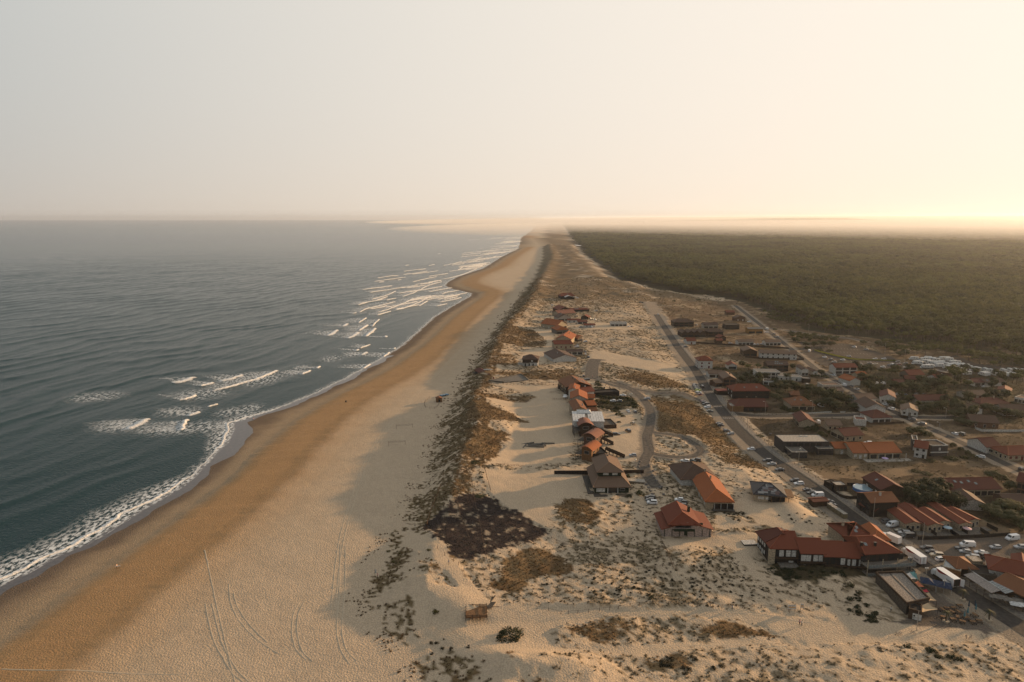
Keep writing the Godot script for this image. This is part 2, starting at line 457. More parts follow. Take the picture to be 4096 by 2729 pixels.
# ---------------------------------------------------------------- ground
func ground_colour(x: float, d: float, h: float, slope: float, r: PackedFloat32Array) -> Color:
	var w := r[0]
	var foot := r[1]
	var f1 := n_fine.get_noise_2d(x * 1.7 + 300.0, d * 1.7)
	var m1 := n_mid.get_noise_2d(x + 500.0, d)
	var b1 := n_big.get_noise_2d(x * .8 - 200.0, d * .8)
	var dry := Color(.465, .355, .245)
	if x < foot - 3.0 + 3.0 * m1:
		# beach: wet and coarse orange sand below the berm, pale dry sand above
		var s := x - lerpf(w, r[8], smoothstep(6.0, 30.0, x - w)) + 2.0 * m1
		var wide := minf(1.0, (foot - r[8]) / 100.0)
		s /= maxf(wide, .4)
		var wet := Color(.15, .108, .075)
		var coarse := Color(.37, .22, .105)
		var c := wet.lerp(Color(.33, .235, .145), smoothstep(9.0, 20.0, s))
		c = c.lerp(coarse, smoothstep(26.0, 33.0, s))
		c = c.lerp(Color(.43, .315, .205), smoothstep(57.0, 68.0, s) * .6 + .4 * smoothstep(56.0, 84.0, s))
		c = c.lerp(dry, smoothstep(66.0, 100.0, s))
		return c * (1.0 + .10 * f1 + .06 * m1)
	var wx := x + 3.2 * n_warp.get_noise_2d(x, d) + 1.0 * f1
	var wd := d + 3.2 * n_warp.get_noise_2d(x + 77.0, d + 31.0)
	var kind := mask_at(wx, wd)
	var real := mask_at(x, d)
	if real == LOT or real == ROAD or real == PARKING:
		kind = real
	var straw := Color(.115, .07, .034).lerp(Color(.20, .13, .066), clampf(.5 + m1 * .9, 0, 1))
	var scrub := Color(.115, .085, .045)
	if kind == OPEN:
		if x > r[6] + 8.0 * m1:
			return Color(.022, .021, .010).lerp(Color(.06, .045, .024), clampf(.3 + b1, 0, 1))
		if d > 985.0 + 170.0 * m1 + 120.0 * b1 or x > r[7] + 12.0:
			if x > r[7] + 6.0 and d < 1000.0 + 60.0 * m1:
				# plots and scrub of the village
				var t := clampf(.5 + .9 * m1 + .5 * b1, 0, 1)
				if d > 560.0:
					return Color(.12, .077, .043).lerp(Color(.27, .20, .125), smoothstep(.6, 1.0, t)) * (1.0 + .2 * f1)
				return Color(.06, .041, .024).lerp(Color(.145, .103, .064), smoothstep(.35, .95, t)) * (1.0 + .2 * f1)
			# far dunes: straw with open sand, clean sand on the steep inner side
			var inner := smoothstep(r[6] - 42.0, r[6] - 18.0, x) * (1.0 - smoothstep(r[6] + 2.0, r[6] + 14.0, x))
			var bare := smoothstep(.34, .62, m1 * .7 + b1 * .8)
			var c2 := Color(.165, .112, .062).lerp(dry * 1.02, maxf(bare, inner * smoothstep(-.25, .15, b1)))
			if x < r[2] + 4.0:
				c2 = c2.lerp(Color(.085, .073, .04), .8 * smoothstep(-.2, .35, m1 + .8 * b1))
			return c2 * (1.0 + .12 * f1)
		if x < r[2] + 8.0:
			kind = GRASS if m1 * .8 + f1 * .5 > (-.35 if d > 250.0 else .12) else SAND
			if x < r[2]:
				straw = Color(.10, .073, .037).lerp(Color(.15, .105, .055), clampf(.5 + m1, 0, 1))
				if m1 * .7 + f1 * .7 + (x - foot) * .03 < -.05:
					kind = SAND
		else:
			kind = TUFTS
	match kind:
		SAND:
			return dry * (1.0 + .07 * f1 + .05 * m1)
		GRASS:
			return straw.lerp(dry, smoothstep(.35, .6, f1 * .6 + b1 * .6)) * (1.0 + .22 * f1)
		ROAD:
			return Color(.26, .205, .15) * (1.0 + .12 * m1 + .1 * f1)
		LOT:
			return Color(.125, .10, .08) * (1.0 + .12 * m1 + .06 * f1)
		PARKING:
			return Color(.06, .05, .042) * (1.0 + .15 * m1 + .06 * f1)
		BURNT:
			var fleck := smoothstep(.3, .55, n_fine.get_noise_2d(x * 1.6, d * 1.0) + .6 * n_mid.get_noise_2d(x * .5, d * .8))
			return Color(.040, .031, .026).lerp(dry * .7, fleck)
		GARDEN:
			return Color(.03, .028, .014).lerp(Color(.075, .055, .03), clampf(.35 + m1, 0, 1))
		LAWN:
			return Color(.06, .085, .025)
		BARE:
			return Color(.20, .14, .085).lerp(Color(.11, .075, .043), clampf(.4 + m1 + .4 * f1, 0, 1))
	var tuft := smoothstep(.02, .36, f1 + .45 * m1 + .5 * b1 + .22 * smoothstep(420.0, 620.0, d))
	return dry.lerp(Color(.165, .12, .07).lerp(scrub, clampf(b1, 0, 1)), tuft * .85) * (1.0 + .06 * m1)

class Sheet:
	var pts := PackedVector3Array()
	var nor := PackedVector3Array()
	var col := PackedColorArray()
	var idx := PackedInt32Array()
	func mesh() -> ArrayMesh:
		var a := []
		a.resize(Mesh.ARRAY_MAX)
		a[Mesh.ARRAY_VERTEX] = pts
		a[Mesh.ARRAY_NORMAL] = nor
		if col.size():
			a[Mesh.ARRAY_COLOR] = col
		a[Mesh.ARRAY_INDEX] = idx
		var m := ArrayMesh.new()
		m.add_surface_from_arrays(Mesh.PRIMITIVE_TRIANGLES, a)
		return m

func patch(sh: Sheet, x0: float, x1: float, d0: float, d1: float, sx: float, sd: float) -> void:
	var nx := int((x1 - x0) / sx) + 1
	var nd := int((d1 - d0) / sd) + 1
	var hs := PackedFloat32Array()
	hs.resize(nx * nd)
	var first := sh.pts.size()
	for j in nd:
		var d := d0 + j * sd
		var r := row_of(d)
		for i in nx:
			hs[j * nx + i] = height_in(x0 + i * sx, d, r)
	for j in nd:
		var d := d0 + j * sd
		var r := row_of(d)
		for i in nx:
			var x := x0 + i * sx
			var k := j * nx + i
			var h := hs[k]
			var gx := (hs[k + 1 if i < nx - 1 else k] - hs[k - 1 if i > 0 else k]) / (2.0 * sx)
			var gd := (hs[k + nx if j < nd - 1 else k] - hs[k - nx if j > 0 else k]) / (2.0 * sd)
			var sink := .5 if (j == 0 and d0 > 150.0) else 0.0
			sh.pts.append(Vector3(x, h - sink, -d))
			sh.nor.append(Vector3(-gx, 1, gd).normalized())
			sh.col.append(ground_colour(x, d, h, 0.0, r))
	for j in nd - 1:
		for i in nx - 1:
			var k := first + j * nx + i
			# skip what lies deep under the sea
			if hs[j * nx + i] < -3.0 and hs[j * nx + i + 1] < -3.0:
				continue
			sh.idx.append_array([k, k + nx, k + 1, k + 1, k + nx, k + nx + 1])

func build_ground() -> void:
	var sh := Sheet.new()
	patch(sh, -205, 330, 120, 431, 1.0, 1.0)
	patch(sh, -205, 640, 429.5, 1101, 2.2, 2.0)
	patch(sh, -260, 2600, 1096, 3010, 9.0, 8.0)
	patch(sh, -300, 14000, 2996, 18500, 70.0, 70.0)
	patch(sh, 330, 700, 120, 431, 8.0, 6.0)
	var m := StandardMaterial3D.new()
	m.resource_name = "ground"
	m.vertex_color_use_as_albedo = true
	m.roughness = .95
	m.metallic_specular = .2
	m.albedo_texture = tex("sand")
	m.normal_enabled = true
	m.normal_texture = tex("sand_bump")
	m.normal_scale = .8
	m.uv1_triplanar = true
	m.uv1_world_triplanar = true
	m.uv1_scale = Vector3.ONE / 23.0
	place("ground", sh.mesh(), m)

func place(called: String, mesh: Mesh, m: Material, parent: Node = null) -> MeshInstance3D:
	var o := MeshInstance3D.new()
	o.mesh = mesh
	o.material_override = m
	if parent == null:
		o.name = numbered(called)
		add_child(o)
		o.set_meta("kind", "structure")
	else:
		o.name = called
		parent.add_child(o, true)
	return o

func numbered(called: String) -> String:
	taken[called] = taken.get(called, -1) + 1
	return called if taken[called] == 0 else "%s_%03d" % [called, taken[called]]

# ---------------------------------------------------------------- sea
func sea_height(x: float, d: float) -> float:
	var shore := along(WATER, d) - x
	var ph := (.93 * x - .35 * d)
	var wander := n_big.get_noise_2d(x * .35, d * .35)
	var wander2 := n_big.get_noise_2d(x * .6 + 900.0, d * .6)
	var swell := pow(.5 + .5 * sin(TAU * ph / 34.0 + wander * 7.0), 1.8) * (.8 + .5 * wander2)
	var small := sin(TAU * (.99 * x - .15 * d) / 12.5 + wander2 * 6.0) * .12
	var h := (swell - .35) * .95 + small + .10 * n_fine.get_noise_2d(x * .7, d * .5)
	return h * smoothstep(0.0, 55.0, shore) * (.5 + .5 * smoothstep(40, 220, shore))

func build_sea() -> void:
	var xs := PackedFloat32Array()
	var x := 900.0
	while x > -40.0:
		xs.append(x)
		x -= 24.0
	x = -40.0
	while x > -330.0:
		xs.append(x)
		x -= 2.0
	while x > -1100.0:
		xs.append(x)
		x -= 3.6
	var stepx := 4.0
	while x > -42000.0:
		xs.append(x)
		x -= stepx
		stepx *= 1.045
	var ds := PackedFloat32Array()
	var d := 120.0
	while d < 42000.0:
		ds.append(d)
		d += maxf(2.4, d * .0062) if d < 4000.0 else d * .06
	var sh := Sheet.new()
	var nx := xs.size()
	for j in ds.size():
		var dd := ds[j]
		var fade := 1.0 - smoothstep(1500.0, 3500.0, dd)
		for i in nx:
			var xx := xs[i]
			var f := fade * (1.0 - smoothstep(1200.0, 2400.0, -xx))
			var h := 0.0
			var n := Vector3.UP
			if f > 0.0 and xx < along(WATER, dd) + 3.0:
				h = sea_height(xx, dd) * f
				var hx := (sea_height(xx + 1.5, dd) * f - h) / 1.5
				var hd := (sea_height(xx, dd + 1.5) * f - h) / 1.5
				n = Vector3(-hx, 1, hd).normalized()
			sh.pts.append(Vector3(xx, h, -dd))
			sh.nor.append(n)
	for j in ds.size() - 1:
		for i in nx - 1:
			var k := j * nx + i
			if xs[i + 1] > along(WATER, ds[j]) + 30.0 and xs[i + 1] > along(WATER, ds[j + 1]) + 30.0:
				continue
			sh.idx.append_array([k, k + 1, k + nx, k + 1, k + nx + 1, k + nx])
	var m := StandardMaterial3D.new()
	m.resource_name = "sea water"
	m.albedo_color = lin(.010, .030, .034)
	m.roughness = .16
	m.metallic_specular = .12
	m.normal_enabled = true
	m.normal_texture = tex("sea_bump")
	m.normal_scale = .42
	m.uv1_triplanar = true
	m.uv1_world_triplanar = true
	m.uv1_scale = Vector3(1.0 / 46.0, 1.0 / 46.0, 1.0 / 60.0)
	place("sea", sh.mesh(), m)
	build_surf()

func foam_material(key: String, thin: float, thick: float, freq: float, metres: Vector2, c: Color) -> StandardMaterial3D:
	# white foam with holes: clear where the noise is under thin, closed where it is over thick
	var m := StandardMaterial3D.new()
	m.resource_name = key
	m.albedo_color = c.linear_to_srgb()
	m.vertex_color_use_as_albedo = true
	m.roughness = .7
	m.transparency = BaseMaterial3D.TRANSPARENCY_ALPHA
	var t := noise_tex(freq, Color(1, 1, 1, 0), Color(1, 1, 1, 1), 1024, 5, 77)
	t.noise.fractal_gain = .6
	t.color_ramp.set_offset(0, thin)
	t.color_ramp.set_offset(1, thick)
	m.albedo_texture = t
	m.uv1_triplanar = true
	m.uv1_world_triplanar = true
	m.uv1_scale = Vector3(1.0 / metres.x, 1.0 / 40.0, 1.0 / metres.y)
	return m

func ribbon(line: PackedVector2Array, offs: PackedFloat32Array, alphas: PackedFloat32Array, lift: PackedFloat32Array, over: Callable, ends := 0.0, rag := 0.0) -> Sheet:
	# a band along a line of (x, depth): offs across to the right of the way the line runs
	var sh := Sheet.new()
	var m := offs.size()
	var total := line.size()
	for k in total:
		var t := (line[mini(k + 1, total - 1)] - line[maxi(k - 1, 0)]).normalized()
		var n := Vector2(t.y, -t.x)
		var e := 1.0
		if ends > 0.0:
			var s := k / float(total - 1)
			e = smoothstep(0.0, ends, s) * smoothstep(0.0, ends, 1.0 - s)
		var fat := 1.0 + (.75 * n_fine.get_noise_2d(line[k].x * 1.3, line[k].y * 1.3) if rag > .3 else 0.0)
		var wob := rag * n_warp.get_noise_2d(line[k].x * 2.0, line[k].y * 2.0)
		for i in m:
			var p := line[k] + n * (offs[i] * (.15 + .85 * e) * fat + wob)
			var y: float = over.call(p.x, p.y)
			sh.pts.append(Vector3(p.x, y + lift[i] * e, -p.y))
			sh.nor.append(Vector3.UP)
			sh.col.append(Color(1, 1, 1, alphas[i] * e))
	for k in total - 1:
		for i in m - 1:
			var q := k * m + i
			sh.idx.append_array([q, q + m, q + 1, q + 1, q + m, q + m + 1])
	return sh

func smooth_line(pts: PackedVector2Array, step: float) -> PackedVector2Array:
	var out := PackedVector2Array()
	for k in pts.size() - 1:
		var a := pts[maxi(k - 1, 0)]
		var b := pts[k]
		var c := pts[k + 1]
		var e := pts[mini(k + 2, pts.size() - 1)]
		var n := maxi(1, int(b.distance_to(c) / step))
		for i in n:
			out.append(b.cubic_interpolate(c, a, e, i / float(n)))
	out.append(pts[pts.size() - 1])
	return out

func stuff(o: Node, label: String, category: String) -> void:
	o.set_meta("kind", "stuff")
	o.set_meta("label", label)
	o.set_meta("category", category)

func merge(a: Sheet, b: Sheet) -> void:
	var k := a.pts.size()
	a.pts.append_array(b.pts)
	a.nor.append_array(b.nor)
	a.col.append_array(b.col)
	for i in b.idx:
		a.idx.append(i + k)

func orient_up(sh: Sheet) -> void:
	# every face looks up
	for t in range(0, sh.idx.size(), 3):
		var a := sh.pts[sh.idx[t]]
		if (sh.pts[sh.idx[t + 1]] - a).cross(sh.pts[sh.idx[t + 2]] - a).y > 0.0:
			var k := sh.idx[t + 1]
			sh.idx[t + 1] = sh.idx[t + 2]
			sh.idx[t + 2] = k

func fix_normals(sh: Sheet) -> void:
	orient_up(sh)
	for i in sh.nor.size():
		sh.nor[i] = Vector3.ZERO
	for t in range(0, sh.idx.size(), 3):
		var a := sh.pts[sh.idx[t]]
		var b := sh.pts[sh.idx[t + 1]]
		var c := sh.pts[sh.idx[t + 2]]
		var n := (b - a).cross(c - a)
		if n.y < 0:
			n = -n
		for q in 3:
			sh.nor[sh.idx[t + q]] += n
	for i in sh.nor.size():
		sh.nor[i] = sh.nor[i].normalized() if sh.nor[i].length() > 0 else Vector3.UP

func build_surf() -> void:
	var on_sea := func(x: float, d: float) -> float: return maxf(sea_height(x, d), height(x, d))
	var lace := foam_material("foam lace", .36, .66, .014, Vector2(34, 56), Color(.60, .61, .60))
	var solid := foam_material("foam", .15, .5, .02, Vector2(24, 24), Color(.70, .67, .63))
	# the swash along the waterline
	var shore := PackedVector2Array()
	var d := 128.0
	while d < 3600.0:
		shore.append(Vector2(along(WATER, d) + 1.6 * n_mid.get_noise_2d(d * .8, 3.0), d))
		d += 7.0 if d < 1250.0 else 25.0
	var fine := smooth_line(shore, 1.0)
	shore = PackedVector2Array()
	for k in fine.size():
		if fine[k].y < 700.0 or k % 4 == 0:
			shore.append(fine[k])
	# widths vary: wide white water where waves run up, thin elsewhere
	var sh := Sheet.new()
	var edge := Sheet.new()
	var m := 9
	for k in shore.size():
		var p := shore[k]
		var near := 1.0 - smoothstep(300.0, 345.0, p.y)
		var cusp := smoothstep(360.0, 385.0, p.y) * (1.0 - smoothstep(425.0, 470.0, p.y))
		var wide := 5.0 + 17.0 * near + 9.0 * cusp + 3.0 * n_mid.get_noise_2d(p.y, 9.0)
		if p.y > 470.0:
			wide = (5.0 + 2.0 * n_mid.get_noise_2d(p.y, 9.0)) * (1.0 + maxf(p.y - 700.0, 0.0) / 700.0)
		for i in m:
			var s := i / float(m - 1)
			var x := p.x + 2.5 - s * (wide + 2.5)
			var a := minf(1.0, 1.75 - 1.75 * s) if near > .3 or cusp > .3 else .95 - .9 * s
			if s < .12:
				a = .45 + 4.0 * s
			sh.pts.append(Vector3(x, maxf(sea_height(x, p.y), height(x, p.y)) + .09, -p.y))
			sh.nor.append(Vector3.UP)
			sh.col.append(Color(1, 1, 1, maxf(a, 0)))
		# the rolling bore: a low lumpy ridge
		for i in 5:
			var q := i / 4.0
			var roll := 1.2 + 1.6 * near + 1.2 * cusp + .7 * n_fine.get_noise_2d(p.y * 1.5, 5.0)
			var at := 1.0 - (.22 + .12 * n_mid.get_noise_2d(p.y * .7, 50.0)) * wide
			var x := p.x + at + (q - .5) * roll
			var y := maxf(sea_height(x, p.y), height(x, p.y)) - .05 + (.2 + .45 * near + .3 * cusp) * sin(q * PI) * (.7 + .6 * n_fine.get_noise_2d(p.y * 2.0, q * 9.0))
			edge.pts.append(Vector3(x, y, -p.y))
			edge.nor.append(Vector3.UP)
			edge.col.append(Color(1, 1, 1, .45 + .35 * sin(q * PI) + (.15 if p.y < 480.0 else 0.0)))
		if k:
			for i in m - 1:
				var q := (k - 1) * m + i
				sh.idx.append_array([q, q + 1, q + m, q + 1, q + m + 1, q + m])
			for i in 4:
				var q := (k - 1) * 5 + i
				edge.idx.append_array([q, q + 1, q + 5, q + 1, q + 6, q + 5])
	fix_normals(edge)
	orient_up(sh)
	var foam := place("foam", sh.mesh(), lace)
	stuff(foam, "lacy white foam of spent waves along the waterline", "foam")
	var bore := place("foam", edge.mesh(), solid)
	stuff(bore, "thick white foam crest running up the wet sand", "foam")
	# breakers standing off the beach, each read off as a line in the photograph, then trailing lace behind
	var crests := [
		["C1", [[905, 582], [985, 545], [1065, 495]], 5.0], ["C1", [[1500, 305], [1640, 275], [1760, 240], [1880, 205], [2020, 145]], 3.4],
		["C1", [[1235, 242], [1330, 225], [1398, 198]], 5.5], ["C1", [[1445, 262], [1545, 235]], 4.5], ["C1", [[1580, 228], [1680, 205], [1757, 178]], 5.0],
		["C1", [[1295, 368], [1380, 345], [1420, 325]], 2.2], ["C1", [[1352, 480], [1438, 450]], 3.6], ["C1", [[1312, 585], [1325, 545], [1350, 505]], 3.0],
		["C1", [[2180, 180], [2250, 150]], 2.2], ["C1", [[2290, 135], [2320, 120]], 2.4], ["C1", [[1500, 415], [1580, 395]], 1.2],
		["C3", [[10, 103], [60, 85], [112, 45]], 5.0], ["C3", [[200, 128], [260, 105], [312, 68]], 5.0], ["C3", [[315, 60], [360, 25], [400, 0]], 3.6],
		["C3", [[375, 112], [420, 75], [478, 30]], 3.6], ["C3", [[340, 285], [390, 258]], 3.4], ["C3", [[280, 245], [320, 230]], 3.0], ["C3", [[325, 220], [430, 185]], 1.6],
		["C3", [[355, 415], [430, 370]], 2.6], ["C3", [[645, 230], [660, 218]], 2.6], ["C3", [[550, 305], [610, 258]], 1.6], ["C3", [[165, 15], [205, -10]], 4.0], ["C3", [[560, 118], [580, 105]], 3.4]]
	for c in [[[1220, 620], [1295, 600]], [[1295, 590], [1380, 565], [1450, 535]], [[1250, 648], [1340, 625], [1450, 598]], [[1390, 592], [1450, 578]], [[1320, 665], [1400, 645], [1500, 605], [1560, 575]], [[1425, 655], [1500, 635], [1590, 600], [1655, 562]], [[1480, 570], [1545, 550], [1570, 535]], [[1585, 530], [1650, 500], [1725, 480]], [[1540, 485], [1620, 465], [1695, 450]], [[1680, 470], [1760, 460], [1850, 435], [1930, 402]], [[1230, 660], [1275, 640]], [[1335, 680], [1420, 655]], [[1270, 805], [1315, 775]], [[1305, 745], [1350, 700]], [[1225, 725], [1275, 695]], [[1230, 765], [1280, 740]], [[1345, 486], [1378, 480]], [[1455, 472], [1480, 468]], [[1640, 388], [1675, 378]], [[1720, 388], [1785, 375], [1840, 360]], [[1810, 415], [1838, 398]], [[1690, 318], [1712, 316]], [[1500, 388], [1525, 384]], [[1868, 236], [1940, 234]], [[1900, 350], [1960, 335]], [[1580, 625], [1635, 595]], [[1715, 555], [1760, 540]], [[2000, 290], [2080, 280]], [[2030, 262], [2130, 240]], [[1940, 285], [1955, 284]], [[1980, 350], [2040, 330]], [[2010, 225], [2070, 222]], [[2130, 275], [2180, 262]], [[2060, 315], [2130, 298]], [[1330, 590], [1400, 570]], [[1190, 668], [1215, 662]]]:
		crests.append(["S", c, 2.0])
	# the far surf zone, line behind line
	var gen := RandomNumberGenerator.new()
	gen.seed = 41
	for k in 90:
		var dd := 950.0 * exp(gen.randf() * 1.6)
		var x := along(WATER, dd) - 18.0 - 170.0 * gen.randf() * gen.randf()
		var long := gen.randf_range(.03, .09) * dd
		crests.append(["W", [[x - .25 * long, dd - .5 * long], [x + gen.randf_range(-4, 4), dd], [x + .22 * long, dd + .5 * long]], 1.7])
	var rolls := Sheet.new()
	var trails := Sheet.new()
	for c in crests:
		var pts := PackedVector2Array()
		for p in c[1]:
			var u: Vector2 = Vector2(p[0], p[1])
			if c[0] == "W":
				pts.append(u)
			elif c[0] == "S":
				var q := ray_to(600.0 + u.x * .6797, 800.0 + u.y * .6797, 0.0)
				pts.append(Vector2(q.x, -q.z))
			else:
				pts.append(flat_spot(c[0], u, 0.0))
		pts = smooth_line(pts, clampf(pts[0].y / 420.0, .8, 5.0))
		if pts.size() < 5:
			pts = smooth_line(pts, pts[0].distance_to(pts[pts.size() - 1]) / 8.0)
		var wd: float = c[2] * 1.3
		var sgn := 1.0 if pts[pts.size() - 1].y > pts[0].y else -1.0
		var far := pts[0].y > 900.0
		if far:
			wd *= 1.0 + (pts[0].y - 900.0) / 2600.0
		merge(rolls, ribbon(pts, PackedFloat32Array([-.5 * wd * sgn, -.25 * wd * sgn, 0, .25 * wd * sgn, .5 * wd * sgn]), PackedFloat32Array([.3, .8, 1, .95, .4]), PackedFloat32Array([0, .5, .9, .7, 0]), func(x: float, dd: float) -> float: return sea_height(x, dd) - .1 + .25 * n_fine.get_noise_2d(x * 1.4, dd * 1.4), .12, .8))
		if pts[0].y < 1300.0 and wd > 1.6:
			merge(trails, ribbon(pts, PackedFloat32Array([0, -6.0 * sgn, -16.0 * sgn, -30.0 * sgn]), PackedFloat32Array([.9, .8, .55, .0]), PackedFloat32Array([.1, .1, .1, .1]), func(x: float, dd: float) -> float: return sea_height(x, dd), .2, 3.0))
	fix_normals(rolls)
	var o := place("foam", rolls.mesh(), solid)
	stuff(o, "white breaking wave crests standing off the beach", "foam")
	orient_up(trails)
	o = place("foam", trails.mesh(), lace)
	stuff(o, "thin lace of foam drifting behind the breakers", "foam")
	# broad sheets of lace on the shallows
	var patches := Sheet.new()
	for a in [["C1", 1450, 320, 34, 26], ["C1", 1900, 210, 26, 44], ["C1", 1300, 445, 22, 20], ["C1", 880, 550, 26, 22], ["C1", 1200, 580, 30, 18], ["C1", 1480, 560, 26, 22], ["C1", 1800, 430, 14, 22], ["C1", 1680, 450, 16, 18], ["C1", 2150, 150, 14, 36], ["C1", 700, 340, 30, 24], ["C3", 60, 320, 16, 24], ["C3", 270, 90, 14, 30], ["C3", 260, 280, 14, 20]]:
		var c := flat_spot(a[0], Vector2(a[1], a[2]), 0.0)
		var s := Sheet.new()
		for j in 13:
			for i in 13:
				var q := Vector2(i / 6.0 - 1.0, j / 6.0 - 1.0)
				var p: Vector2 = c + Vector2(q.x * a[3], q.y * a[4])
				s.pts.append(Vector3(p.x, sea_height(p.x, p.y) + .12, -p.y))
				s.nor.append(Vector3.UP)
				s.col.append(Color(1, 1, 1, .98 * (1.0 - smoothstep(.1, 1.0, q.length()))))
		for j in 12:
			for i in 12:
				var q := j * 13 + i
				s.idx.append_array([q, q + 1, q + 13, q + 1, q + 14, q + 13])
		merge(patches, s)
	orient_up(patches)
	o = place("foam", patches.mesh(), foam_material("drifting foam", .40, .70, .014, Vector2(40, 90), Color(.48, .50, .50)))
	stuff(o, "patches of broken foam floating on the shallows", "foam")
	# wet sand left shining by the swash
	var wet := Sheet.new()
	for k in shore.size():
		var p := shore[k]
		if p.y > 640.0:
			break
		var cusp := smoothstep(340.0, 370.0, p.y) * (1.0 - smoothstep(400.0, 440.0, p.y))
		var up := 7.0 + 6.0 * cusp + 4.0 * n_mid.get_noise_2d(p.y * .6, 70.0)
		for i in 6:
			var x := p.x - 3.0 + (up + 3.0) * i / 5.0
			wet.pts.append(Vector3(x, height(x, p.y) + .03, -p.y))
			wet.nor.append(Vector3(-.04, 1, 0).normalized())
		if k:
			for i in 5:
				var q := (k - 1) * 6 + i
				wet.idx.append_array([q, q + 6, q + 1, q + 1, q + 6, q + 7])
	orient_up(wet)
	place("wet_sand", wet.mesh(), mat("wet sand", Color(.07, .05, .042), .28, "mottle", 17.0, .5))

# ---------------------------------------------------------------- roads
func road_sheet(line: PackedVector2Array, half_l: float, half_r: float, lift: float) -> Sheet:
	var sh := Sheet.new()
	var n := 5
	for k in line.size():
		var t := (line[mini(k + 1, line.size() - 1)] - line[maxi(k - 1, 0)]).normalized()
		var side := Vector2(t.y, -t.x)
		for i in n:
			var p := line[k] + side * lerpf(-half_l, half_r, i / float(n - 1))
			sh.pts.append(Vector3(p.x, height(p.x, p.y) + lift, -p.y))
			sh.nor.append(Vector3.UP)
		if k:
			for i in n - 1:
				var q := (k - 1) * n + i
				sh.idx.append_array([q, q + n, q + 1, q + 1, q + n, q + n + 1])
	return sh

func build_roads() -> void:
	var asphalt := mat("asphalt", Color(.044, .038, .033), .9, "asphalt", 19.0)
	var pale := mat("pale asphalt", Color(.10, .083, .067), .92, "asphalt", 23.0)
	var paving := mat("paving", Color(.21, .178, .145), .92, "asphalt", 13.0)
	var kerb := mat("kerb", Color(.22, .195, .16), .9, "mottle", 9.0)
	var main := smooth_line(lines.main, 4.0)
	var paved := PackedVector2Array()
	for p in main:
		if p.y < 860.0:
			paved.append(p)
	place("road", road_sheet(paved, 3.6, 3.6, .07).mesh(), asphalt)
	for a in [["back", 2.6, asphalt, 3.0], ["street", 3.1, asphalt, 2.0], ["lane", 2.6, pale, 2.0], ["loop", 1.9, pale, 1.5], ["access", 1.9, pale, 2.0], ["north", 2.4, pale, 4.0], ["plaza_way", 5.0, pale, 2.0]]:
		place("road", road_sheet(smooth_line(lines[a[0]], a[3]), a[1], a[1], .062 if a[0] != "lane" else .075).mesh(), a[2])
	# pavement on the village side of the main road, a gravel strip with parked cars on the sea side, a kerb between
	place("pavement", road_sheet(paved, -4.4, 7.2, .16).mesh(), paving)
	place("kerb", road_sheet(paved, -4.05, 4.4, .19).mesh(), kerb)
	place("kerb", road_sheet(paved, 9.0, -8.7, .17).mesh(), kerb)
	# white line of parking bays and crossing stripes
	var white := mat("road paint", Color(.26, .245, .22), .8, "mottle", 5.0)
	for a in [[466.0, 6], [402.0, 6], [428.0, 5]]:
		for s in a[1]:
			var x: float = along(ROAD_X, a[0]) - 2.9 + s * 1.15
			var sh := Sheet.new()
			for q in [[0, 0], [.55, 0], [.55, 3.0], [0, 3.0]]:
				var p := Vector2(x + q[0], a[0] + q[1])
				sh.pts.append(Vector3(p.x, height(p.x, p.y) + .085, -p.y))
				sh.nor.append(Vector3.UP)
			sh.idx.append_array([0, 2, 1, 0, 3, 2])
			orient_up(sh)
			place("road_marking", sh.mesh(), white)
	# rows of bay lines on the big car park
	for a in [[[-560, 90], [-20, 110]], [[-500, 140], [150, 175]], [[-380, 190], [330, 240]], [[20, 330], [560, 350]], [[60, 385], [780, 400]]]:
		var sh := Sheet.new()
		var p := flat_spot("B3", Vector2(a[0][0], a[0][1]), 9.0)
		var q := flat_spot("B3", Vector2(a[1][0], a[1][1]), 9.0)
		var n := int(p.distance_to(q) / 2.6)
		for k in n:
			var e := p.lerp(q, k / float(n))
			var i := sh.pts.size()
			for c in [[0, 0], [.22, 0], [1.8, 5.0], [1.58, 5.0]]:
				sh.pts.append(Vector3(e.x + c[0], height(e.x + c[0], e.y + c[1]) + .08, -(e.y + c[1])))
				sh.nor.append(Vector3.UP)
			sh.idx.append_array([i, i + 2, i + 1, i, i + 3, i + 2])
		orient_up(sh)
		place("road_marking", sh.mesh(), white)

# ---------------------------------------------------------------- things: names, labels
func tag(o: Node, label: String, category: String, group := "") -> Node:
	o.set_meta("label", label)
	o.set_meta("category", category)
	if group:
		o.set_meta("group", group)
	if o.has_meta("kind"):
		o.remove_meta("kind")
	return o

func thing(called: String, label: String, category: String, at := Vector3.ZERO, turn := 0.0, group := "") -> Node3D:
	var o := Node3D.new()
	o.name = numbered(called)
	add_child(o)
	o.position = at
	o.rotation.y = turn
	tag(o, label, category, group)
	return o

func copy_of(src: Node3D, called: String, label: String, category: String, at: Vector3, turn: float, size: Vector3, group: String) -> Node3D:
	var o: Node3D = src.duplicate()
	o.name = numbered(called)
	add_child(o)
	o.position = at
	o.rotation = Vector3(0, turn, 0)
	o.scale = size
	tag(o, label, category, group)
	return o

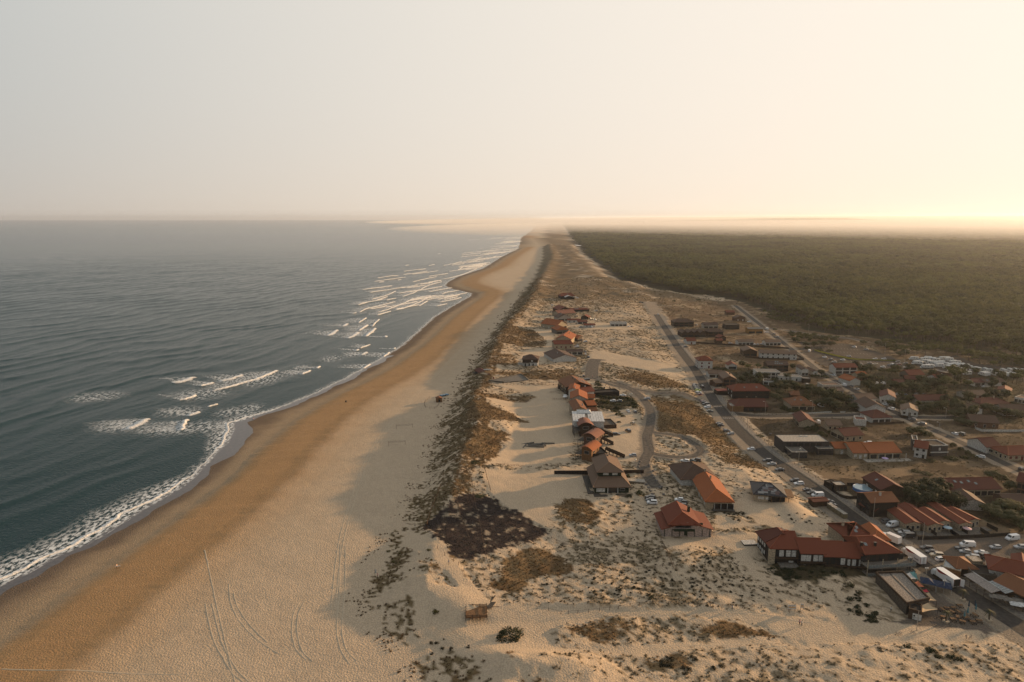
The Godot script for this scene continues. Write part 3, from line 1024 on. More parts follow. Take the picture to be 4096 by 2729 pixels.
# ---------------------------------------------------------------- foliage
func leaves(sh: Sheet, centre: Vector3, radius: Vector3, count: int, size: float, middle: Vector3, gen: RandomNumberGenerator) -> void:
	# leaf-sized faces spread over the skin and the upper inside of a clump
	for k in count:
		var dir := Vector3(gen.randfn(), gen.randfn() * .9 + .15, gen.randfn()).normalized()
		var p := centre + dir * radius * gen.randf_range(.72, 1.04)
		var out := (dir * .6 + (p - middle).normalized() * .6 + Vector3(gen.randfn(), gen.randfn(), gen.randfn()) * .28).normalized()
		var a := out.cross(Vector3(gen.randfn(), gen.randfn(), gen.randfn())).normalized() * size * gen.randf_range(.6, 1.3)
		var b := out.cross(a).normalized() * size * gen.randf_range(.45, .9)
		var q := sh.pts.size()
		sh.pts.append_array([p - a, p - b, p + a, p + b])
		var t := gen.randf_range(.72, 1.2)
		var c := Color(t, t * gen.randf_range(.95, 1.05), t * gen.randf_range(.8, 1.1))
		for i in 4:
			sh.nor.append(out)
			sh.col.append(c)
		sh.idx.append_array([q, q + 2, q + 1, q, q + 3, q + 2])

func limb(sh: Sheet, a: Vector3, b: Vector3, ra: float, rb: float, sides := 6) -> void:
	var t := (b - a).normalized()
	var u := t.cross(Vector3.RIGHT if absf(t.x) < .8 else Vector3.FORWARD).normalized()
	var w := t.cross(u)
	var q := sh.pts.size()
	for k in 2:
		for i in sides:
			var an := TAU * i / sides
			var n := u * cos(an) + w * sin(an)
			sh.pts.append((a if k == 0 else b) + n * (ra if k == 0 else rb))
			sh.nor.append(n)
			sh.col.append(Color.WHITE)
	for i in sides:
		var j := (i + 1) % sides
		sh.idx.append_array([q + i, q + sides + i, q + j, q + j, q + sides + i, q + sides + j])

func leaf_material(key: String, c: Color) -> StandardMaterial3D:
	if mats.has(key):
		return mats[key]
	var m := StandardMaterial3D.new()
	m.resource_name = key
	m.albedo_color = c.linear_to_srgb()
	m.vertex_color_use_as_albedo = true
	m.roughness = .75
	m.metallic_specular = .3
	m.cull_mode = BaseMaterial3D.CULL_DISABLED
	m.backlight_enabled = true
	m.backlight = lin(.35, .38, .12)
	mats[key] = m
	return m

var trees := {}

func tree_shapes(kind: String, sd: int) -> Array:
	# [trunk mesh, crown mesh], about 10 m tall for trees, 1 m for bushes; made once for each kind and seed
	var key := kind + str(sd)
	if trees.has(key):
		return trees[key]
	var gen := RandomNumberGenerator.new()
	gen.seed = hash(key)
	var trunk := Sheet.new()
	var crown := Sheet.new()
	if kind == "pine":
		var lean := Vector3(gen.randf_range(-.5, .5), 0, gen.randf_range(-.5, .5))
		var top := Vector3(0, 8.2, 0) + lean
		limb(trunk, Vector3(0, -.4, 0), Vector3(0, 4.5, 0) + lean * .4, .24, .18)
		limb(trunk, Vector3(0, 4.5, 0) + lean * .4, top, .18, .08)
		for k in 11:
			var an := gen.randf() * TAU
			var far := sqrt(gen.randf()) * 2.6
			var c := top + Vector3(cos(an) * far, gen.randf_range(-1.5, 1.0) - far * .25, sin(an) * far)
			limb(trunk, Vector3(0, gen.randf_range(4.4, 6.5), 0) + lean * .5, c, .08, .03, 4)
			leaves(crown, c, Vector3(1.35, .85, 1.35) * gen.randf_range(.8, 1.25), 64, .35, top - Vector3(0, 2, 0), gen)
	elif kind == "broad":
		var top := Vector3(gen.randf_range(-.4, .4), 6.2, gen.randf_range(-.4, .4))
		limb(trunk, Vector3(0, -.4, 0), Vector3(0, 2.4, 0), .28, .2)
		limb(trunk, Vector3(0, 2.4, 0), top, .2, .06)
		for k in 15:
			var dir := Vector3(gen.randfn(), gen.randfn() * .8, gen.randfn()).normalized()
			var c := Vector3(0, 5.0, 0) + dir * Vector3(2.6, 2.7, 2.6) * gen.randf_range(.5, 1.0)
			limb(trunk, Vector3(0, gen.randf_range(2.0, 3.6), 0), c, .09, .03, 4)
			leaves(crown, c, Vector3.ONE * gen.randf_range(.9, 1.6), 84, .34, Vector3(0, 4.2, 0), gen)
	elif kind == "bush":
		for k in 9:
			var an := gen.randf() * TAU
			var far := sqrt(gen.randf()) * .62
			leaves(crown, Vector3(cos(an) * far, gen.randf_range(.22, .62) - far * .15, sin(an) * far), Vector3.ONE * gen.randf_range(.26, .42), 30, .115, Vector3(0, .1, 0), gen)
		limb(trunk, Vector3(0, -.1, 0), Vector3(0, .5, 0), .06, .03)
	elif kind == "dome":
		for k in 46:
			var dir := Vector3(gen.randfn(), absf(gen.randfn()) * .8, gen.randfn()).normalized()
			leaves(crown, dir * Vector3(.78, .72, .78) * gen.randf_range(.75, 1.0), Vector3.ONE * gen.randf_range(.13, .2), 34, .05, Vector3(0, -.2, 0), gen)
		limb(trunk, Vector3(0, -.1, 0), Vector3(0, .5, 0), .06, .03)
	elif kind == "clump":
		# far woods: one low, wide clump of several crowns
		for k in 16:
			var an := gen.randf() * TAU
			var far := sqrt(gen.randf()) * 7.5
			leaves(crown, Vector3(cos(an) * far, 7.0 + gen.randf_range(-1.4, 1.8), sin(an) * far), Vector3(2.3, 1.9, 2.3), 22, .95, Vector3(0, 1, 0), gen)
		limb(trunk, Vector3(0, -.4, 0), Vector3(0, 6, 0), .3, .2)
	elif kind == "palm":
		limb(trunk, Vector3(0, -.1, 0), Vector3(.05, 2.6, 0), .22, .17, 8)
		for k in 22:
			var an := TAU * k / 22.0 + gen.randf_range(-.15, .15)
			var rise := gen.randf_range(.1, 1.2)
			var q := crown.pts.size()
			var side := Vector3(-sin(an), 0, cos(an)) * .14
			for s in 5:
				var t := s / 4.0
				var p := Vector3(.05, 2.6, 0) + Vector3(cos(an), 0, sin(an)) * 1.5 * t + Vector3(0, rise * t - 1.5 * t * t, 0)
				var wd := side * (1.0 - t * .8)
				crown.pts.append_array([p - wd, p + wd])
				for i in 2:
					crown.nor.append(Vector3(cos(an) * .3, 1, sin(an) * .3).normalized())
					crown.col.append(Color.WHITE * gen.randf_range(.8, 1.1))
				if s:
					var w := q + (s - 1) * 2
					crown.idx.append_array([w, w + 2, w + 1, w + 1, w + 2, w + 3])
	trees[key] = [trunk.mesh(), crown.mesh()]
	return trees[key]

func tree(kind: String, sd: int, called: String, label: String, category: String, at: Vector3, size: Vector3, tint: String, group := "") -> Node3D:
	var shapes := tree_shapes(kind, sd)
	var o := thing(called, label, category, at, sd * 1.7 + at.x, group)
	place("trunk", shapes[0], mat("bark", Color(.10, .075, .055), .95), o).scale = size
	place("crown", shapes[1], leaf_material(tint, LEAF[tint]), o).scale = size
	return o

const LEAF := {"pine leaf": Color(.072, .074, .019), "tree leaf": Color(.036, .042, .013), "dark leaf": Color(.022, .027, .009), "yellow leaf": Color(.085, .07, .02), "shrub leaf": Color(.024, .021, .010), "palm leaf": Color(.045, .045, .018)}

func scatter(called: String, meshes: Array, places: Array, m_leaf: Material, label: String, category: String) -> void:
	# uncountable plants: one MultiMesh for each shape
	for k in meshes.size():
		var list: Array = places[k]
		if list.is_empty():
			continue
		var mm := MultiMesh.new()
		mm.transform_format = MultiMesh.TRANSFORM_3D
		mm.use_colors = true
		mm.mesh = meshes[k]
		mm.instance_count = list.size()
		for i in list.size():
			mm.set_instance_transform(i, list[i][0])
			mm.set_instance_color(i, list[i][1])
		var o := MultiMeshInstance3D.new()
		o.multimesh = mm
		o.material_override = m_leaf
		o.name = numbered(called)
		add_child(o)
		stuff(o, label, category)

func build_forest() -> void:
	var near := [[], [], []]
	var trunks := [[], [], []]
	var far := [[], []]
	var wood := RandomNumberGenerator.new()
	wood.seed = 5
	for band in [[470.0, 1500.0, 4.7, 1.0], [1500.0, 3600.0, 8.4, 1.75], [3600.0, 9500.0, 15.0, 1.7], [9500.0, 15500.0, 36.0, 4.0]]:
		var d: float = band[0]
		var step: float = band[2]
		while d < band[1]:
			var edge := along(FOREST_X, d)
			var x := edge + 2.0
			var x_end := d * .80 + 60.0
			while x < x_end:
				var px := x + wood.randf_range(-.45, .45) * step
				var pd := d + wood.randf_range(-.45, .45) * step
				x += step
				var b := n_big.get_noise_2d(px * .45, pd * .45)
				var m := n_mid.get_noise_2d(px * .6, pd * .6)
				if px < edge + 14.0 + 30.0 * m + 26.0 * b or (m + b < -.46 and band[3] < 2.0 and pd < 3000.0):
					continue
				if pd < 700.0 and px < 560.0 and b + m < -.15 and px < edge + 60.0:
					continue
				var h := height(px, pd)
				var sz := wood.randf_range(.65, 1.4) * (1.0 + .4 * b)
				var bas := Basis(Vector3.UP, wood.randf() * TAU)
				var tint := clampf(1.0 + .5 * m + .6 * n_big.get_noise_2d(px * .2, pd * .2) + wood.randf_range(-.3, .3), .35, 1.9)
				var c := Color(tint * 1.04, tint, tint * .9)
				if band[3] < 2.0 and d < 3600.0:
					var k := wood.randi() % 3
					var s: float = sz * band[3]
					var t := Transform3D(bas.scaled(Vector3(s, sz * (1.05 if d < 1500.0 else 1.15), s)), Vector3(px, h, -pd))
					near[k].append([t, c])
					if d < 1000.0 and px < edge + 90.0:
						trunks[k].append([t, Color.WHITE])
				else:
					var k := wood.randi() % 2
					var s: float = band[3] * sz * .8
					far[k].append([Transform3D(bas.scaled(Vector3(s, 1.1 * sz, s)), Vector3(px, h, -pd)), c])
			d += step
	# scattered wood between the car park, the lanes and the motorhome ground
	for poly in [view_line("B1", 9.0, [[1790, 560], [2354, 605], [2354, 690], [2020, 725], [1860, 650]]), view_line("B3", 9.0, [[330, 50], [640, 80], [820, 130], [640, 235], [480, 170], [380, 110]]), view_line("B3", 9.0, [[690, 235], [1000, 230], [1460, 235], [1700, 340], [2354, 400], [2354, 300], [1500, 120], [860, 90], [760, 150]]), view_line("B1", 9.3, [[1450, 330], [1650, 420], [1950, 440], [2354, 530], [2354, 480], [1900, 380], [1500, 290]])]:
		var lo: Vector2 = poly[0]
		var hi: Vector2 = poly[0]
		for p in poly:
			lo = lo.min(p)
			hi = hi.max(p)
		for t in int((hi.x - lo.x) * (hi.y - lo.y) / 26.0):
			var p := Vector2(wood.randf_range(lo.x, hi.x), wood.randf_range(lo.y, hi.y))
			if mask_at(p.x, p.y) in [ROAD, LOT, PARKING] or not Geometry2D.is_point_in_polygon(p, poly) or n_mid.get_noise_2d(p.x, p.y) < -.25:
				continue
			var s := wood.randf_range(.45, .95)
			var c := Color.WHITE * wood.randf_range(.6, 1.0)
			near[wood.randi() % 3].append([Transform3D(Basis(Vector3.UP, wood.randf() * TAU).scaled(Vector3(s, s * .85, s)), Vector3(p.x, height(p.x, p.y) - 2.0 * s, -p.y)), c])
	var ps := [tree_shapes("pine", 1), tree_shapes("pine", 2), tree_shapes("pine", 3)]
	var leaf := leaf_material("pine leaf", LEAF["pine leaf"])
	scatter("pine_forest", [ps[0][1], ps[1][1], ps[2][1]], near, leaf, "dense green pine forest spreading inland behind the dunes", "forest")
	scatter("pine_trunks", [ps[0][0], ps[1][0], ps[2][0]], trunks, mat("bark", Color(.10, .075, .055), .95), "bare pine trunks along the near edge of the forest", "forest")
	scatter("pine_forest", [tree_shapes("clump", 1)[1], tree_shapes("clump", 2)[1]], far, leaf, "hazy pine forest reaching to the horizon", "forest")

func tuft_mesh(sd: int, blades: int, tall: float, spread_: float, wide: float) -> ArrayMesh:
	var gen := RandomNumberGenerator.new()
	gen.seed = sd
	var sh := Sheet.new()
	for k in blades:
		var an := gen.randf() * TAU
		var lean := gen.randf_range(.15, .9) * spread_
		var h := tall * gen.randf_range(.6, 1.0)
		var root := Vector3(gen.randfn(), 0, gen.randfn()) * spread_ * .28
		var side := Vector3(-sin(an), 0, cos(an)) * wide
		var q := sh.pts.size()
		sh.pts.append_array([root - side + Vector3(0, -.06, 0), root + side + Vector3(0, -.06, 0), root + Vector3(cos(an) * lean, h, sin(an) * lean)])
		var n := (Vector3(-cos(an) * h, lean, -sin(an) * h).normalized() + Vector3.UP * .8).normalized()
		for i in 3:
			sh.nor.append(n)
			sh.col.append(Color.WHITE * gen.randf_range(.75, 1.15))
		sh.idx.append_array([q, q + 2, q + 1])
	return sh.mesh()

func build_vegetation() -> void:
	var straw := [[], []]
	var scrub := [[], []]
	var low := [[], []]
	var burnt := [[], []]
	var gen := RandomNumberGenerator.new()
	gen.seed = 19
	for zone in [[-62.0, 330.0, 128.0, 431.0, 1.15, 1.0], [-62.0, 450.0, 431.0, 760.0, 2.2, 1.7], [-40.0, 420.0, 760.0, 1350.0, 4.2, 2.6]]:
		var step: float = zone[4]
		var d: float = zone[2]
		while d < zone[3]:
			var r := row_of(d)
			var x: float = maxf(zone[0], r[1] - 8.0)
			var x_to: float = minf(zone[1], d * .8 + 20.0)
			while x < x_to:
				var px := x + gen.randf_range(-.5, .5) * step
				var pd := d + gen.randf_range(-.5, .5) * step
				x += step
				var kind := mask_at(px, pd)
				if kind == ROAD or kind == LOT or kind == SAND or kind == LAWN or kind == PARKING:
					continue
				if px > r[6] - 4.0 or built_at(px, pd):
					continue
				var f1 := n_fine.get_noise_2d(px * 1.7 + 300.0, pd * 1.7)
				var m1 := n_mid.get_noise_2d(px + 500.0, pd)
				var b1 := n_big.get_noise_2d(px * .8 - 200.0, pd * .8)
				var s: float = zone[5] * gen.randf_range(.6, 1.25)
				if kind == BURNT:
					if gen.randf() < .55:
						burnt[gen.randi() % 2].append([Transform3D(Basis(Vector3.UP, gen.randf() * TAU).scaled(Vector3(s * .7, s * .4, s * .7)), Vector3(px, height(px, pd), -pd)), Color.WHITE * gen.randf_range(.5, 1.6)])
					continue
				if kind == GRASS or (kind == OPEN and px < r[2] + 8.0):
					if f1 * .6 + b1 * .5 > .42 or gen.randf() < .22 or (pd < 250.0 and kind == OPEN and m1 + .6 * f1 < .12) or (px < r[2] and m1 * .7 + f1 * .7 + (px - r[1]) * .03 < .0):
						continue
					var tone := clampf(.95 + .5 * m1 + gen.randf_range(-.2, .25), .45, 1.7)
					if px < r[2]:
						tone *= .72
					straw[gen.randi() % 2].append([Transform3D(Basis(Vector3.UP, gen.randf() * TAU).scaled(Vector3(s * .8, s * .48, s * .8)), Vector3(px, height(px, pd), -pd)), Color(tone, tone * gen.randf_range(.9, 1.02), tone * .9)])
					continue
				if kind == GARDEN:
					if gen.randf() < .45:
						scrub[gen.randi() % 2].append([Transform3D(Basis(Vector3.UP, gen.randf() * TAU).scaled(Vector3(s, s * .5, s)), Vector3(px, height(px, pd), -pd)), Color.WHITE * gen.randf_range(.7, 1.3)])
					continue
				if px > r[7] + 10.0:
					if gen.randf() < .22 + .35 * m1:
						low[gen.randi() % 2].append([Transform3D(Basis(Vector3.UP, gen.randf() * TAU).scaled(Vector3(s, s * .45, s)), Vector3(px, height(px, pd), -pd)), Color.WHITE * gen.randf_range(.6, 1.3)])
					continue
				if f1 + .45 * m1 + .5 * b1 > .14 + gen.randf_range(-.14, .2):
					scrub[gen.randi() % 2].append([Transform3D(Basis(Vector3.UP, gen.randf() * TAU).scaled(Vector3(s * .62, s * .45, s * .62)), Vector3(px, height(px, pd), -pd)), Color.WHITE * gen.randf_range(.6, 1.4)])
				elif gen.randf() < .05:
					low[gen.randi() % 2].append([Transform3D(Basis(Vector3.UP, gen.randf() * TAU).scaled(Vector3(s * .6, s * .4, s * .6)), Vector3(px, height(px, pd), -pd)), Color.WHITE * gen.randf_range(.6, 1.4)])
			d += step
	var t1 := tuft_mesh(1, 26, 1.0, .75, .07)
	var t2 := tuft_mesh(2, 22, .85, .85, .08)
	scatter("dune_grass", [t1, t2], straw, leaf_material("straw", Color(.15, .09, .042)), "dry straw coloured dune grass covering the dune ridge and hollows", "grass")
	scatter("dune_scrub", [tuft_mesh(3, 30, .75, .8, .09), tuft_mesh(4, 26, .7, .9, .10)], scrub, leaf_material("scrub", Color(.082, .061, .031)), "low dark scrub tufts dotting the pale sand", "scrub")
	scatter("dry_weeds", [t1, t2], low, leaf_material("weeds", Color(.12, .083, .042)), "thin brown weeds on the open plots", "grass")
	scatter("burnt_scrub", [t1, t2], burnt, leaf_material("burnt scrub", Color(.050, .039, .032)), "charred dark scrub covering the sloping burnt patch", "scrub")
	# bushes that can be told apart
	var leafy := [tree_shapes("bush", 1)[1], tree_shapes("bush", 2)[1], tree_shapes("bush", 3)[1]]
	for z in [
		["C5", 8.5, [[1700, 300], [2354, 260], [2354, 480], [2100, 500], [1720, 480]], 46, .55, 1.0, "small dark bush on the sandy slope above the post and wire fence", "bushes on the fenced sand slope", "shrub leaf"],
		["C6", 9.0, [[240, 220], [430, 130], [520, 220], [720, 330], [700, 460], [260, 470]], 50, .5, 1.0, "small dark bush on the dune slope before the long red-roofed building", "bushes on the slope before the long building", "shrub leaf"],
		["A4", 10.0, [[960, 830], [1300, 850], [1380, 970], [1100, 980]], 12, .6, 1.1, "dark bush on the sand hump beside the orange-roofed villa", "bushes beside the orange-roofed villa", "shrub leaf"],
		["A5", 9.0, [[500, 800], [700, 790], [1150, 880], [1450, 850], [1650, 850], [1700, 930], [1200, 930], [760, 960]], 28, .8, 1.7, "dense dark bush in the shaded garden under the long building", "bushes in the shaded garden", "dark leaf"],
		["A6", 8.6, [[0, 480], [250, 420], [420, 700], [480, 900], [260, 930], [0, 880]], 24, .9, 1.8, "rounded green bush on the sand bank beside the flat terrace", "bushes beside the flat terrace", "dark leaf"],
		["C5", 8.0, [[270, 90], [480, 100], [760, 330], [760, 400], [300, 410]], 12, .6, 1.3, "tussock on the low seaward dune beside the sand path", "tussocks on the low seaward dune", "yellow leaf"],
		["C5", 8.0, [[430, 740], [830, 750], [1040, 800], [820, 870], [560, 870]], 10, .5, 1.1, "green tuft on the sand scarp before the wooden lookout", "tufts on the sand scarp", "shrub leaf"],
		["C6", 8.6, [[20, 780], [380, 770], [500, 860], [100, 930]], 10, .8, 1.7, "brown-green bush on the small foredune beside the sandy track", "bushes beside the sandy track", "shrub leaf"],
		["C6", 8.6, [[1590, 700], [1700, 710], [1990, 800], [1880, 800]], 9, 1.0, 1.9, "low dark bush on the rim of the sandy bank", "bushes on the rim of the sandy bank", "dark leaf"],
		["A4", 10.0, [[1650, 870], [2150, 880], [2300, 1050], [1900, 1000]], 12, .45, .9, "small bush on the bright sand behind the long red-roofed building", "bushes on the bright sand", "shrub leaf"],
		["A3", 10.5, [[1350, 300], [1500, 260], [1400, 480], [1360, 560]], 10, .4, .7, "small dark clump beside the narrow lane", "clumps beside the narrow lane", "shrub leaf"],
		["A3", 10.5, [[1500, 690], [1850, 690], [1850, 760], [1480, 760]], 12, .5, .9, "dark clump on the sand behind the three parked cars", "clumps behind the parked cars", "shrub leaf"]]:
		var poly := view_line(z[0], z[1], z[2])
		var lo := poly[0]
		var hi := poly[0]
		for p in poly:
			lo = lo.min(p)
			hi = hi.max(p)
		var made := 0
		var tries := 0
		while made < z[3] and tries < 4000:
			tries += 1
			var p := Vector2(gen.randf_range(lo.x, hi.x), gen.randf_range(lo.y, hi.y))
			if not Geometry2D.is_point_in_polygon(p, poly) or built_at(p.x, p.y):
				continue
			var s := gen.randf_range(z[4], z[5])
			bush(leafy[gen.randi() % 3], z[6], z[7], p, Vector3(s, s * gen.randf_range(.55, .85), s), z[8], gen.randf() * TAU)
			made += 1
	# larger ones, each by itself
	for b in [["C5", 1160, 755, 5.8, 3.4, "dark leaf", "large rounded dark green bush alone on the sand below the wooden lookout"], ["C5", 615, 585, 1.9, 1.3, "yellow leaf", "tall golden tussock standing alone on a sand pillar"], ["C5", 2185, 478, 1.7, 1.1, "dark leaf", "largest dark bush inside the wire fence"], ["C5", 1425, 380, 1.1, .8, "shrub leaf", "single dark bush in the brown hollow"], ["A3", 1215, 770, 2.9, 2.6, "tree leaf", "leafy green shrub at the corner of the two-tiered green house"], ["A3", 1060, 800, 2.4, 1.3, "dark leaf", "low dark hedge at the foot of the two-tiered green house"], ["A3", 1110, 880, 1.4, .9, "dark leaf", "small green shrub on the bank below the two-tiered green house"], ["A3", 1050, 540, 1.9, 2.2, "tree leaf", "shrub growing by the entrance ramp of the two-tiered green house"], ["C4", 1222, 118, 1.6, .8, "dark leaf", "bright green patch of shrub at the fence corner"], ["C3", 1410, 1295, 4.2, .7, "tree leaf", "flat green patch of shrub in the brown dune grass"], ["C4", 1210, 262, 3.8, .5, "tree leaf", "low green strip of shrub above the dark burnt slope"], ["A2", 770, 115, 2.2, 1.2, "dark leaf", "dark shrub in the fenced meadow by the beach deck"], ["A2", 820, 170, 1.8, 1.0, "dark leaf", "small dark shrub near the fence of the beach deck"], ["A2", 590, 150, 3.6, 1.0, "dark leaf", "dark hedge strip along the edge of the beach deck"], ["A2", 1440, 240, 3.0, 2.2, "tree leaf", "rounded shrub beside the hedges north of the row of houses"]]:
		var p := spot(b[0], b[1], b[2])
		bush(leafy[int(b[1]) % 3] if b[3] < 2.5 else tree_shapes("dome", 1 + int(b[1]) % 2)[1], b[6], "", Vector2(p.x, -p.z), Vector3(b[3], b[4], b[3] * .75), b[5], b[1])
	plant_gardens(leafy)

func bush(mesh: Mesh, label: String, group: String, p: Vector2, size: Vector3, tint: String, turn: float) -> void:
	var o := place("bush", mesh, leaf_material(tint, LEAF[tint]))
	tag(o, label, "bush", group)
	o.position = Vector3(p.x, height(p.x, p.y) - .05 * size.y, -p.y)
	o.rotation.y = turn
	o.scale = size

